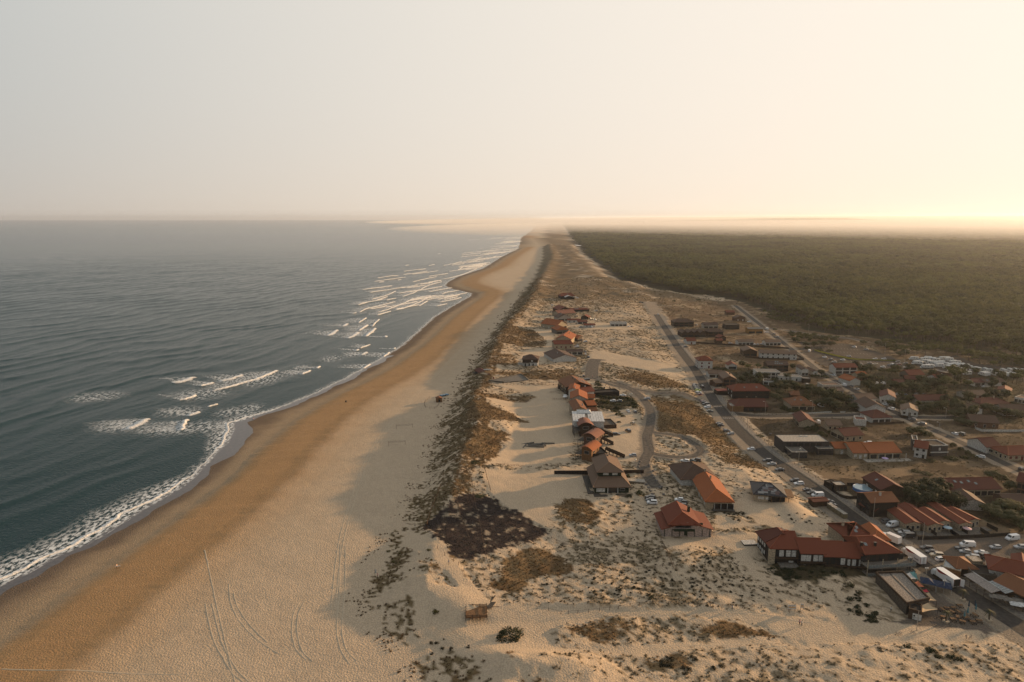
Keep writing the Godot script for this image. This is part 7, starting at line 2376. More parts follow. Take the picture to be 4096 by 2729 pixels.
func truck(label: String, rear: Vector3, dir: Vector3, doors_open: bool) -> void:
	# a delivery lorry with a long refrigerated box
	var turn := atan2(-dir.z, dir.x)
	var c := rear + dir * 3.9
	var o := thing("delivery_lorry", label, "lorry", Vector3(c.x, height(c.x, -c.z) + .07, c.z), turn)
	var shell := mat("trailer white", Color(.60, .57, .55), .45)
	part_box("cargo_box", Vector3(0, 2.4, 0), Vector3(7.8, 2.6, 2.5), shell, o)
	part_box("box_roof", Vector3(0, 3.74, 0), Vector3(7.85, .08, 2.55), mat("trailer roof", Color(.66, .65, .63), .4), o)
	part_box("cooling_unit", Vector3(4.1, 3.1, 0), Vector3(.5, 1.2, 1.8), shell, o)
	part_box("chassis", Vector3(.6, .9, 0), Vector3(8.4, .35, 1.2), tone("dark"), o)
	part_box("side_skirt", Vector3(-.2, .75, 0), Vector3(3.4, .6, 2.3), tone("dark"), o)
	if wheel_shape == null:
		wheel_shape = drum(.33, .11).mesh()
	for x in [-2.6, 4.7]:
		for z in [-1.0, 1.0]:
			var wh := place("wheel", wheel_shape, mat("tyre", Color(.015, .015, .015), .9), o)
			wh.position = Vector3(x, .5, z * 1.05)
			wh.scale = Vector3.ONE * 1.5
	# red swoosh and lettering on both sides, red frame at the rear
	var red := mat("livery red", Color(.23, .02, .018), .45)
	for z in [-1.0, 1.0]:
		var sh := Sheet.new()
		var top := []
		var low := []
		for k in 9:
			var t := k / 8.0
			top.append(Vector3(3.8 - 5.6 * t, 3.65, z * 1.26))
			low.append(Vector3(3.8 - 5.6 * t, 3.65 - .95 * sin(PI * pow(t, .55)) * (1.0 - t * .35), z * 1.26))
		for k in 8:
			face(sh, [top[k], top[k + 1], low[k + 1], low[k]] if k < 7 and k > 0 else ([top[k], top[k + 1], low[k + 1]] if k == 0 else [top[k], top[k + 1], low[k]]), Vector3(0, 2, 0))
		place("livery_swoosh", sh.mesh(), red, o)
		var tm := TextMesh.new()
		tm.text = "Gmdli"
		tm.font_size = 96
		tm.pixel_size = .0085
		tm.depth = .02
		var f := SystemFont.new()
		f.font_names = PackedStringArray(["Droid Sans"])
		f.font_weight = 700
		tm.font = f
		var txt := place("lettering", tm, mat("livery ink", Color(.06, .045, .05), .6), o)
		txt.position = Vector3(-1.9, 2.1, z * 1.265)
		txt.rotation.y = 0.0 if z > 0 else PI
		part_box("rear_frame", Vector3(-3.93, 2.4, z * 1.2), Vector3(.06, 2.6, .1), red, o)
	if doors_open:
		part_box("cargo_space", Vector3(-3.92, 2.4, 0), Vector3(.05, 2.4, 2.2), tone("dark"), o)
		for z in [-1.0, 1.0]:
			part_box("rear_door", Vector3(-4.3, 2.4, z * 1.7), Vector3(.08, 2.5, 1.15), shell, o).rotation.y = z * 2.2
	else:
		for z in [-1.0, 1.0]:
			part_box("rear_door", Vector3(-3.95, 2.4, z * .58), Vector3(.08, 2.45, 1.08), shell, o)
			part_box("door_bar", Vector3(-4.01, 2.4, z * .2), Vector3(.05, 2.3, .06), tone("s_brown"), o)
	var cb := Sheet.new()
	loft(cb, [ring(4.4, 1.15, .6, 2.5, .15), ring(5.4, 1.18, .5, 2.7, .2), ring(6.0, 1.15, .5, 2.2, .2), ring(6.2, 1.1, .5, 1.6, .15)], 1.5)
	place("cab", cb.mesh(), mat("cab white", Color(.5, .5, .5), .4), o)
	part_box("windscreen", Vector3(6.05, 2.0, 0), Vector3(.1, .6, 1.9), tone("glass"), o).rotation.z = -.25
	floors.append([Vector2(c.x, c.z), turn, Vector2(6, 2), 50.0])

func build_vehicles() -> void:
	# view, x, y, heading in degrees, kind, colour
	var spots := {
		"in the sand bays by the main road crossing": [["B2", 108, 470, 8, "estate", "black"], ["B2", 100, 482, 8, "hatchback", "black"], ["B2", 114, 494, 8, "estate", "dark green"], ["B2", 122, 508, 8, "hatchback", "black"], ["B2", 132, 524, 8, "estate", "dark green"], ["B2", 141, 542, 8, "hatchback", "yellow"], ["B2", 150, 574, 8, "estate", "white"], ["B2", 158, 585, 8, "hatchback", "black"], ["B2", 168, 602, 8, "saloon", "red"]],
		"on the roadside strip below the crossing": [["B2", 212, 695, 8, "hatchback", "red"], ["B2", 230, 710, 8, "estate", "black"], ["B2", 246, 732, 188, "off-roader", "black"], ["B2", 268, 770, 188, "off-roader", "white"], ["B2", 302, 825, 5, "saloon", "dark green"]],
		"on the roadside strip opposite the brown plot": [["B2", 432, 992, 2, "saloon", "black"], ["B2", 450, 1014, 2, "hatchback", "black"], ["B2", 534, 1088, 5, "hatchback", "grey"], ["B2", 582, 1128, 182, "hatchback", "silver"], ["B4", 15, 662, 182, "hatchback", "white"], ["B4", 230, 815, 182, "estate", "black"], ["B4", 290, 862, 182, "saloon", "silver"], ["B4", 400, 940, 182, "saloon", "black"]],
		"on the roadside strip near the patchwork roof": [["B4", 602, 1084, 182, "estate", "black"], ["B4", 658, 1126, 182, "estate", "white"], ["B6", 85, 213, 5, "saloon", "black"], ["B6", 124, 243, 182, "estate", "black"], ["B6", 185, 270, 182, "van", "white"], ["B6", 310, 332, 0, "hatchback", "grey"], ["B6", 335, 368, 0, "saloon", "black"]],
		"driving along the main road": [["B2", 195, 494, 95, "off-roader", "black"]],
		"beside the terrace row": [["D1", 628, 165, 175, "estate", "black"], ["D1", 1235, 432, 170, "saloon", "white"], ["D1", 1068, 525, 172, "hatchback", "white"], ["D1", 1178, 528, 172, "hatchback", "grey"], ["D1", 570, 105, 85, "hatchback", "black"]],
		"in the sandy bays behind the arched cabins": [["D1", 1325, 700, 95, "saloon", "white"], ["D1", 1440, 708, 92, "estate", "grey"], ["D1", 1403, 905, 110, "hatchback", "beige"], ["D1", 1322, 1035, 110, "off-roader", "black"], ["D1", 1125, 1088, 0, "estate", "black"], ["D1", 1405, 1448, 175, "hatchback", "silver"]],
		"on the lane bend": [["D1", 1650, 492, 168, "off-roader", "silver"]],
		"beside the two-tiered green house": [["A3", 1350, 806, 170, "estate", "black"], ["A3", 1345, 842, 170, "hatchback", "grey"], ["A3", 1372, 880, 172, "off-roader", "white"]],
		"on the sand above the chalet": [["A3", 1740, 840, 168, "hatchback", "white"], ["A3", 1790, 875, 168, "hatchback", "dark green"], ["A3", 1772, 918, 172, "estate", "black"]],
		"behind the white-fronted villa": [["A3", 1818, 318, 150, "estate", "white"], ["A3", 1908, 315, 150, "saloon", "dark green"], ["A3", 1975, 308, 150, "off-roader", "black"]],
		"by the northern seafront houses": [["A1", 1205, 272, 20, "off-roader", "white"], ["A1", 910, 356, 20, "hatchback", "white"], ["A1", 1425, 424, 175, "estate", "silver"], ["A1", 1180, 467, 90, "hatchback", "grey"], ["A1", 1190, 489, 175, "estate", "dark green"], ["A1", 1360, 515, 60, "hatchback", "white"], ["A1", 1390, 524, 60, "hatchback", "grey"], ["A1", 1418, 527, 60, "hatchback", "white"], ["A1", 1245, 614, 175, "off-roader", "silver"], ["A1", 1370, 616, 100, "van", "white"], ["A1", 1240, 770, 175, "estate", "grey"], ["A1", 1300, 784, 175, "hatchback", "white"], ["A1", 1195, 830, 175, "estate", "black"], ["A1", 1200, 844, 175, "estate", "white"], ["A1", 1297, 907, 95, "hatchback", "grey"], ["A1", 1300, 932, 95, "hatchback", "white"], ["A1", 1333, 967, 95, "estate", "black"]],
		"at the white flat-roofed building": [["A1", 1815, 607, 40, "hatchback", "white"], ["A1", 1850, 609, 40, "hatchback", "black"]],
		"where the paved road ends": [["A1", 1950, 322, 0, "hatchback", "grey"], ["A1", 1975, 326, 0, "hatchback", "black"], ["A1", 2155, 464, 95, "hatchback", "white"]],
		"among the northern village houses": [["B1", 565, 630, 30, "estate", "white"], ["B1", 570, 700, 0, "off-roader", "grey"], ["B1", 700, 442, 60, "hatchback", "silver"], ["B1", 1315, 404, 175, "estate", "white"], ["B1", 1020, 449, 175, "hatchback", "grey"], ["B1", 1095, 657, 0, "hatchback", "silver"], ["B1", 1380, 670, 80, "hatchback", "white"], ["B1", 1415, 670, 80, "hatchback", "silver"], ["B1", 1450, 670, 80, "hatchback", "grey"], ["B1", 1485, 667, 10, "hatchback", "white"]],
		"along the northern back road": [["B1", 1523, 490, 95, "van", "white"], ["B1", 1520, 528, 175, "saloon", "white"], ["B1", 1605, 549, 110, "hatchback", "grey"], ["B1", 1650, 582, 110, "hatchback", "silver"]],
		"on the big striped car park": [["B1", 2025, 750, 60, "van", "white"], ["B2", 1845, 100, 150, "hatchback", "white"], ["B2", 1925, 130, 150, "hatchback", "grey"], ["B2", 1975, 163, 150, "hatchback", "silver"], ["B2", 2088, 136, 150, "hatchback", "white"], ["B2", 2172, 88, 150, "hatchback", "silver"], ["B3", 58, 130, 140, "hatchback", "white"], ["B3", 220, 164, 150, "hatchback", "silver"], ["B3", 343, 294, 150, "hatchback", "white"], ["B3", 460, 292, 150, "hatchback", "white"], ["B3", 140, 364, 150, "hatchback", "silver"], ["B3", 268, 352, 150, "hatchback", "grey"], ["B3", 340, 366, 150, "estate", "beige"], ["B3", 540, 374, 110, "hatchback", "silver"], ["B3", 578, 376, 110, "van", "white"], ["B3", 650, 332, 150, "hatchback", "grey"], ["B3", 445, 401, 150, "hatchback", "white"], ["B3", 648, 408, 150, "hatchback", "white"], ["B3", 660, 366, 150, "hatchback", "red"], ["B3", 758, 351, 150, "hatchback", "grey"], ["B3", 760, 406, 150, "hatchback", "silver"], ["B3", 808, 406, 150, "estate", "white"]],
		"along the back road between gardens": [["B2", 1962, 340, 110, "estate", "white"], ["B2", 2140, 404, 110, "off-roader", "silver"], ["B2", 2180, 436, 120, "estate", "silver"], ["B2", 2105, 475, 95, "van", "white"], ["B2", 2205, 489, 120, "hatchback", "grey"], ["B2", 2285, 532, 120, "hatchback", "silver"], ["B2", 1608, 480, 90, "van", "black"], ["B2", 1660, 514, 90, "hatchback", "grey"]],
		"in the gardens by the villa": [["B2", 1790, 750, 100, "van", "white"], ["B2", 1825, 724, 120, "estate", "black"], ["B2", 1765, 980, 110, "van", "white"], ["B5", 245, 414, 170, "estate", "white"]],
		"on the eastern lanes": [["B3", 350, 626, 90, "van", "white"], ["B3", 450, 624, 90, "off-roader", "white"], ["B3", 475, 908, 120, "hatchback", "white"], ["B3", 562, 970, 110, "off-roader", "white"], ["B3", 1270, 512, 30, "van", "white"], ["B3", 1830, 668, 0, "estate", "white"], ["B3", 850, 1114, 130, "off-roader", "grey"], ["B3", 970, 1168, 140, "estate", "grey"], ["B3", 660, 772, 0, "hatchback", "silver"], ["B3", 735, 772, 0, "hatchback", "blue"], ["B3", 920, 774, 0, "hatchback", "silver"], ["B3", 1000, 778, 0, "hatchback", "blue"]],
		"by the back road plots": [["B5", 1420, 290, 95, "hatchback", "white"], ["B5", 1508, 295, 110, "off-roader", "dark green"], ["B5", 1765, 600, 140, "estate", "white"], ["B5", 2330, 765, 20, "hatchback", "black"]],
		"beside the dark fence of the bungalows": [["B6", 912, 545, 20, "off-roader", "grey"], ["B6", 970, 582, 195, "van", "white"], ["B6", 1060, 640, 170, "estate", "olive"], ["B6", 1098, 668, 170, "off-roader", "silver"], ["B6", 1132, 700, 185, "van", "black"]],
		"along the near edge of the gravel car park": [["B6", 1330, 822, 168, "estate", "black"], ["B6", 1382, 864, 168, "saloon", "black"], ["B6", 1438, 900, 168, "off-roader", "beige"], ["B6", 1490, 940, 10, "estate", "white"]],
		"in the middle of the gravel car park": [["B6", 1700, 826, 165, "saloon", "black"], ["B6", 1738, 862, 165, "hatchback", "silver"], ["B6", 1760, 790, 170, "van", "white"], ["B6", 1905, 872, 165, "saloon", "white"], ["B6", 1952, 912, 10, "van", "black"], ["B6", 1815, 922, 165, "off-roader", "silver"], ["B6", 2055, 815, 175, "hatchback", "silver"], ["B6", 2232, 722, 190, "van", "white"], ["B6", 2318, 812, 175, "estate", "silver"]],
		"beside the restaurant wing": [["A6", 800, 200, 170, "hatchback", "silver"], ["A5", 1860, 432, 140, "van", "white"]]}
	var gen := RandomNumberGenerator.new()
	gen.seed = 3
	for where in spots:
		for s in spots[where]:
			var p := spot(s[0], s[1], s[2], .5)
			var h := maxf(height(p.x, -p.z), p.y)
			copy_of(vehicle_proto(s[4], s[5]), "parked_car" if s[4] != "van" else "parked_van", "%s %s %s %s" % [s[5], s[4] if s[4] != "van" else "panel van", "parked" if not where.begins_with("driving") else "", where] if not where.begins_with("driving") else "%s %s %s" % [s[5], s[4], where], "car" if s[4] != "van" else "van", Vector3(p.x, h + .05, p.z), deg_to_rad(s[3] + gen.randf_range(-3, 3)), Vector3.ONE, "vehicles " + where)
	# motorhomes on their gravel ground
	var homes := []
	for m in [[870, 290], [1000, 300], [1050, 285], [1110, 300], [1160, 310], [1030, 330], [1090, 345], [1250, 290], [1300, 290], [1340, 305], [890, 345], [930, 350], [1130, 350], [1180, 365], [1230, 345], [1280, 365], [1210, 385], [1390, 340], [1440, 345], [1420, 375], [1350, 385], [1410, 390], [1320, 410], [1500, 380], [1560, 390], [1590, 410], [1020, 400], [1070, 395], [1390, 445], [1450, 440], [1520, 445], [1500, 470], [1690, 435], [1720, 430], [1835, 445], [1840, 495], [2075, 455], [2165, 450], [2250, 450], [2340, 460], [2025, 505], [2115, 505], [2190, 505], [2280, 500], [1920, 460], [1960, 500], [1590, 490], [1800, 500]]:
		homes.append(m)
	for m in homes:
		var p := spot("B3", m[0], m[1], 1.0)
		if mask_at(p.x, -p.z) == GARDEN and m[1] > 515:
			continue
		copy_of(motorhome_proto(gen.randi() % 3), "motorhome", "white motorhome parked on the gravel ground below the pines", "motorhome", p + Vector3(0, .05, 0), deg_to_rad(gen.randf_range(150, 200) if m[0] < 1700 else gen.randf_range(80, 110)), Vector3.ONE, "motorhomes below the pines")
	truck("white lorry with red swoosh and closed rear doors beside the restaurant wing", Vector3(145.6, 7.6, -223.8), Vector3(-.13, 0, -1).normalized(), false)
	truck("white lorry with red swoosh and open rear doors beside the sun sails", Vector3(148.2, 7.4, -209.4), Vector3(-.15, 0, -1).normalized(), true)
	# box lorry on the road behind the restaurant wing
	var p := spot("B6", 955, 745, .5)
	var o := thing("box_lorry", "white box lorry standing on the road behind the red roofs", "lorry", p, deg_to_rad(118))
	part_box("cargo_box", Vector3(-1.0, 2.1, 0), Vector3(5.0, 2.5, 2.2), mat("trailer white", Color(.60, .57, .55), .45), o)
	var cb := Sheet.new()
	loft(cb, [ring(1.6, 1.0, .5, 2.2), ring(2.5, 1.0, .5, 2.2), ring(3.2, .95, .5, 1.3), ring(3.5, .85, .5, 1.1)], 1.2)
	place("cab", cb.mesh(), paint("white"), o)
	part_box("windscreen", Vector3(2.9, 1.75, 0), Vector3(.5, .6, 1.7), tone("glass"), o).rotation.z = -.6
	box_on_wheels(o, 6.4)
	# row of roadside containers with pale lids
	for k in 5:
		var a := spot("B6", 318 + k * 36, 408 + k * 24)
		o = thing("recycling_container", "green roadside container with pale lid in the row of five", "container", a, deg_to_rad(-80), "row of roadside containers")
		part_box("bin_body", Vector3(0, .9, 0), Vector3(1.9, 2.2, 1.8), mat("bin body", Color(.12, .10, .06), .7), o)
		part_box("bin_lid", Vector3(0, 2.06, 0), Vector3(2.0, .12, 1.9), tone("pale"), o)
	for q in protos:
		protos[q].free()
	protos.clear()

# ---------------------------------------------------------------- fences, lamps, people and other small things
func fence(called: String, label: String, pts: PackedVector2Array, gap: float, tall: float, rails: int, m: Material, mesh_net := false) -> void:
	var line := smooth_line(pts, gap) if pts.size() > 2 else PackedVector2Array()
	if pts.size() == 2:
		var n := maxi(2, int(pts[0].distance_to(pts[1]) / gap))
		for k in n + 1:
			line.append(pts[0].lerp(pts[1], k / float(n)))
	var o := thing(called, label, "fence", Vector3(line[0].x, 0, -line[0].y))
	var top := []
	for p in line:
		var q := Vector3(p.x - line[0].x, height(p.x, p.y), -(p.y - line[0].y))
		top.append(q)
		var post := part_box("post", q + Vector3(0, tall * .5 - .15, 0), Vector3(.13, tall + .3, .13), m, o)
		post.rotation.z = sin(p.x * 13.0) * .05
	for r in rails:
		var sh := Sheet.new()
		var y := tall * (r + 1.0) / (rails + .3)
		for k in top.size() - 1:
			limb(sh, top[k] + Vector3(0, y, 0), top[k + 1] + Vector3(0, y, 0), .035, .035, 4)
		sh.col = PackedColorArray()
		place("rail", sh.mesh(), m, o)
	if mesh_net:
		var sh := Sheet.new()
		for k in top.size() - 1:
			var a: Vector3 = top[k]
			var b: Vector3 = top[k + 1]
			slab(sh, [a + Vector3(0, tall * .9, .02), b + Vector3(0, tall * .9, .02), b + Vector3(0, tall * .9, -.02), a + Vector3(0, tall * .9, -.02)], tall * .95)
		place("boards", sh.mesh(), m, o)

func pole(label: String, p: Vector3, tall: float, head: String, group := "") -> void:
	var o := thing("street_lamp" if head != "none" else "pole", label, "lamp" if head != "none" else "pole", p, 0.0, group)
	var grey := mat("galvanised", Color(.28, .25, .21), .6)
	place("mast", stick(Vector3(0, -.3, 0), Vector3(0, tall, 0), .09, 8).mesh(), grey, o)
	if head == "arm":
		place("arm", stick(Vector3(0, tall - .1, 0), Vector3(-1.2, tall + .15, 0), .05).mesh(), grey, o)
		part_box("lamp_head", Vector3(-1.4, tall + .15, 0), Vector3(.8, .14, .28), mat("lamp head", Color(.5, .48, .45), .5), o)
	elif head == "globe":
		var s := SphereMesh.new()
		s.radius = .38
		s.height = .76
		s.radial_segments = 12
		s.rings = 6
		place("globe", s, mat("opal globe", Color(.72, .68, .6), .3), o).position.y = tall + .3
	elif head == "double":
		for q in [-1.0, 1.0]:
			part_box("lamp_head", Vector3(q * .35, tall, 0), Vector3(.4, .35, .3), mat("lamp head", Color(.5, .48, .45), .5), o)

var person_shapes := {}
func figure(stride: float, arm: float) -> ArrayMesh:
	# one skin over a skeleton of tapered bones, meshed as surface nets
	var key := "%.2f %.2f" % [stride, arm]
	if person_shapes.has(key):
		return person_shapes[key]
	var bones := [
		[Vector3(0, .95, 0), Vector3(0, 1.42, 0), .155, .165], [Vector3(-.14, 1.42, 0), Vector3(.14, 1.42, 0), .085, .085], [Vector3(0, 1.45, 0), Vector3(0, 1.56, .01), .06, .058], [Vector3(0, 1.63, .01), Vector3(0, 1.69, 0), .092, .088],
		[Vector3(.02, 1.62, .085), Vector3(.02, 1.60, .10), .018, .02],
		[Vector3(-.09, .92, 0), Vector3(-.10, .50, stride), .095, .062], [Vector3(-.10, .50, stride), Vector3(-.10, .08, stride * .9 - .04), .060, .042], [Vector3(-.10, .05, stride * .9 - .06), Vector3(-.10, .04, stride * .9 + .14), .045, .035],
		[Vector3(.09, .92, 0), Vector3(.10, .50, -stride), .095, .062], [Vector3(.10, .50, -stride), Vector3(.10, .08, -stride * 1.5), .060, .042], [Vector3(.10, .05, -stride * 1.5 - .02), Vector3(.10, .04, -stride * 1.5 + .17), .045, .035],
		[Vector3(-.20, 1.40, 0), Vector3(-.25, 1.12, -arm * .5), .058, .045], [Vector3(-.25, 1.12, -arm * .5), Vector3(-.24, .86, arm * .3), .043, .032], [Vector3(-.24, .84, arm * .3), Vector3(-.235, .76, arm * .4), .034, .022],
		[Vector3(.20, 1.40, 0), Vector3(.25, 1.12, arm * .5), .058, .045], [Vector3(.25, 1.12, arm * .5), Vector3(.24, .86, arm), .043, .032], [Vector3(.24, .84, arm), Vector3(.235, .76, arm * 1.1), .034, .022]]
	var cell := .035
	var lo := Vector3(-.38, -.02, -.55)
	var nx := 22
	var ny := 52
	var nz := 32
	var f := PackedFloat32Array()
	f.resize(nx * ny * nz)
	f.fill(1.0)
	for b in bones:
		var a: Vector3 = b[0]
		var c: Vector3 = b[1]
		var r := maxf(b[2], b[3]) + .09
		var mn := ((a.min(c) - Vector3.ONE * r - lo) / cell).floor().clamp(Vector3.ZERO, Vector3(nx - 1, ny - 1, nz - 1))
		var mx := ((a.max(c) + Vector3.ONE * r - lo) / cell).ceil().clamp(Vector3.ZERO, Vector3(nx - 1, ny - 1, nz - 1))
		var ac := c - a
		var l2 := maxf(ac.length_squared(), 1e-6)
		for k in range(int(mn.z), int(mx.z) + 1):
			for j in range(int(mn.y), int(mx.y) + 1):
				for i in range(int(mn.x), int(mx.x) + 1):
					var p := lo + Vector3(i, j, k) * cell
					var t := clampf((p - a).dot(ac) / l2, 0, 1)
					var d := p.distance_to(a + ac * t) - lerpf(b[2], b[3], t)
					var q := (k * ny + j) * nx + i
					var e := f[q]
					var h := maxf(.035 - absf(d - e), 0.0) / .035
					f[q] = minf(d, e) - h * h * .035 * .25
	var sh := Sheet.new()
	var at := {}
	for k in nz - 1:
		for j in ny - 1:
			for i in nx - 1:
				var s := Vector3.ZERO
				var n := 0
				var inside := 0
				for e in 8:
					if f[((k + (e >> 2)) * ny + j + ((e >> 1) & 1)) * nx + i + (e & 1)] < 0.0:
						inside += 1
				if inside == 0 or inside == 8:
					continue
				for e in [[0, 1], [2, 3], [4, 5], [6, 7], [0, 2], [1, 3], [4, 6], [5, 7], [0, 4], [1, 5], [2, 6], [3, 7]]:
					var p := Vector3(e[0] & 1, (e[0] >> 1) & 1, e[0] >> 2)
					var q := Vector3(e[1] & 1, (e[1] >> 1) & 1, e[1] >> 2)
					var fa := f[((k + int(p.z)) * ny + j + int(p.y)) * nx + i + int(p.x)]
					var fb := f[((k + int(q.z)) * ny + j + int(q.y)) * nx + i + int(q.x)]
					if (fa < 0.0) != (fb < 0.0):
						s += p.lerp(q, fa / (fa - fb))
						n += 1
				at[(k * ny + j) * nx + i] = sh.pts.size()
				sh.pts.append(lo + (Vector3(i, j, k) + s / n) * cell)
				var g := Vector3(f[(k * ny + j) * nx + i + 1] - f[(k * ny + j) * nx + i], f[(k * ny + j + 1) * nx + i] - f[(k * ny + j) * nx + i], f[((k + 1) * ny + j) * nx + i] - f[(k * ny + j) * nx + i])
				sh.nor.append(g.normalized())
				# clothing by height: dark trousers, coloured top, skin, hair
				var y := sh.pts[sh.pts.size() - 1].y
				var x := absf(sh.pts[sh.pts.size() - 1].x)
				var col := Color(.035, .04, .06)
				if y > .93:
					col = Color(1, 1, 1, 1)
				if y > 1.50 or (x > .2 and y < 1.0 and y > .7):
					col = Color(.38, .24, .17)
				if y > 1.68:
					col = Color(.04, .028, .02)
				sh.col.append(col)
	for k in range(1, nz - 1):
		for j in range(1, ny - 1):
			for i in range(1, nx - 1):
				var q := (k * ny + j) * nx + i
				var a := f[q] < 0.0
				for ax in 3:
					var step: int = [1, nx, nx * ny][ax]
					if a == (f[q + step] < 0.0):
						continue
					var u: int = [nx, nx * ny, 1][ax]
					var v: int = [nx * ny, 1, nx][ax]
					if not (at.has(q) and at.has(q - u) and at.has(q - v) and at.has(q - u - v)):
						continue
					var p: int = at[q - u - v]
					var r: int = at[q - v]
					var s: int = at[q]
					var t: int = at[q - u]
					if a:
						sh.idx.append_array([p, s, r, p, t, s])
					else:
						sh.idx.append_array([p, r, s, p, s, t])
	person_shapes[key] = sh.mesh()
	return person_shapes[key]

func person(label: String, p: Vector3, turn: float, top: Color, stride := .1) -> Node3D:
	var o := thing("person", label, "person", p, turn)
	var m := StandardMaterial3D.new()
	m.resource_name = "clothes"
	m.vertex_color_use_as_albedo = true
	m.roughness = .85
	m.albedo_color = Color.WHITE.lerp(top.linear_to_srgb(), .55)
	place("body", figure(stride, stride * .8), m, o)
	return o

func build_small_things() -> void:
	var post := mat("fence wood", Color(.12, .085, .06), .9)
	var greyw := mat("grey fence", Color(.14, .115, .09), .9)
	# fences
	fence("post_fence", "long post and wire fence along the foot of the sand slope", view_line("C6", 7.6, [[-860, 462], [-640, 500], [-560, 520], [-200, 492], [0, 472], [300, 476], [520, 486], [700, 478], [880, 500]]), 3.0, 1.2, 1, post)
	fence("post_fence", "short post fence climbing the dune from the sand path", view_line("C5", 8.0, [[1320, 455], [1400, 490], [1450, 515]]), 2.2, 1.1, 1, post)
	fence("brushwood_fence", "low curved brushwood fence across the upper sand slope", view_line("C5", 9.2, [[1460, 45], [1600, 95], [1800, 130], [2000, 133], [2260, 132]]), 2.4, .7, 2, post)
	fence("brushwood_fence", "low brushwood fence below the curved one", view_line("C5", 9.0, [[1760, 190], [2000, 203], [2330, 205]]), 2.4, .7, 2, post)
	fence("brushwood_fence", "lowest brushwood fence on the sand slope", view_line("C5", 8.8, [[1690, 235], [1880, 265], [2340, 270]]), 2.4, .8, 2, post)
	fence("brushwood_fence", "straight brushwood fence running down beside the chalet sand", view_line("C5", 9.0, [[2215, 0], [2270, 110], [2340, 290]]), 1.6, .8, 2, post)
	fence("path_posts", "loose row of posts marking the sand path to the beach", view_line("C4", 7.5, [[882, 750], [940, 800], [1010, 850], [1090, 910], [1185, 1000]]), 3.0, 1.3, 0, post)
	fence("plank_fence", "weathered plank fence at the seaward edge of the burnt slope", view_line("C4", 9.5, [[800, 470], [830, 370], [880, 270], [910, 200]]), 1.2, .9, 2, mat("rust fence", Color(.2, .11, .055), .9))
	fence("plank_fence", "plank fence across the dune above the burnt slope", view_line("C4", 10.5, [[910, 200], [1050, 140], [1240, 85], [1520, 45]]), 1.6, .8, 2, post)
	fence("wire_fence", "thin fence along the edge of the smooth sand", view_line("C4", 10.5, [[1248, 85], [1270, 160], [1300, 245]]), 2.0, 1.2, 1, post)
	fence("sand_fence", "low fence line crossing the burnt slope", view_line("C4", 9.5, [[1045, 150], [1030, 300], [1070, 450], [1130, 610]]), 2.0, .6, 1, post)
	fence("sand_fence", "second low fence line crossing the burnt slope", view_line("C4", 9.5, [[1150, 190], [1180, 350], [1220, 520], [1250, 690], [1290, 840]]), 2.0, .6, 1, post)
	fence("deck_fence", "rail fence beside the boardwalk to the beach deck", view_line("A2", 11.0, [[320, 228], [640, 240], [880, 240], [1060, 205]]), 2.6, 1.2, 2, post)
	fence("deck_fence", "rail fence along the sand below the beach deck", view_line("A2", 11.0, [[90, 268], [330, 268], [640, 262], [980, 262]]), 2.6, 1.2, 2, post)
	fence("deck_fence", "dark rail fence north of the meadow by the beach deck", view_line("A2", 11.0, [[640, 192], [900, 190], [1080, 188]]), 2.4, 1.1, 2, post)
	fence("deck_fence", "rail fence of the promenade past the lifeguard hut", view_line("A1", 10.8, [[760, 1075], [950, 1062], [1230, 1052]]), 2.8, 1.2, 2, post)
	fence("yard_fence", "dark rail fence around a seafront terrace on the sand", view_line("D1", 11.0, [[50, 505], [150, 505], [290, 500]]), 1.2, 1.3, 2, post)
	fence("yard_fence", "grey rail fence on the sand before the terrace row", view_line("D1", 11.0, [[0, 382], [120, 380], [250, 378]]), 1.2, 1.2, 2, post)
	fence("lane_fence", "pale rail fence on the inner side of the loop", view_line("A3", 10.5, [[1340, -20], [1352, 60], [1400, 170], [1540, 225], [1740, 250], [1900, 220], [1965, 170]]), 2.2, .7, 1, greyw)
	fence("lane_fence", "pale rail on the outer bend of the loop", view_line("A3", 10.5, [[1990, 265], [2045, 215], [2030, 150], [1900, 60]]), 2.2, .7, 1, greyw)
	fence("lane_fence", "pale curved rail at the lane fork", view_line("A3", 10.5, [[1345, 345], [1420, 310], [1540, 295]]), 1.8, .7, 1, greyw)
	fence("access_fence", "post fence along the upper side of the access road", view_line("A2", 10.5, [[1520, 228], [1700, 262], [2000, 315], [2354, 378], [2700, 440]]), 3.0, .9, 1, greyw)
	var road_line := PackedVector2Array()
	for p in lines.main:
		if p.y > 225.0 and p.y < 640.0:
			road_line.append(p + Vector2(7.7, 0))
	fence("picket_fence", "dark picket fence along the village side of the main road", road_line, 3.2, 1.1, 1, greyw)
	fence("street_fence", "post fence along the cross street by the wide restaurant", view_line("B4", 9.0, [[-240, 210], [0, 198], [250, 205], [520, 212], [760, 215]]), 2.4, 1.0, 1, greyw)
	for f in [[538, 190, 690, 190], [712, 190, 770, 188], [792, 186, 950, 178], [950, 178, 1094, 172], [1216, 172, 1282, 168]]:
		fence("garden_wall", "white low garden wall with posts before the hipped villa", view_line("B4", 9.0, [[f[0], f[1]], [f[2], f[3]]]), 3.4, .9, 1, tone("white"), true)
	fence("board_fence", "dark board fence round the yard of the four-gabled building", view_line("B1", 9.3, [[600, 655], [900, 665], [1250, 690], [1780, 720]]), 2.6, 1.6, 1, tone("timber"), true)
	fence("board_fence", "dark board fence in front of the long white terrace", view_line("B1", 9.3, [[1270, 820], [1500, 840], [1900, 850], [1960, 850], [1880, 800]]), 2.6, 1.5, 1, tone("timber"), true)
	fence("board_fence", "black board fence round the pool garden", view_line("B6", 9.0, [[250, 170], [340, 230], [470, 300], [660, 300]]), 2.0, 1.6, 1, tone("dark"), true)
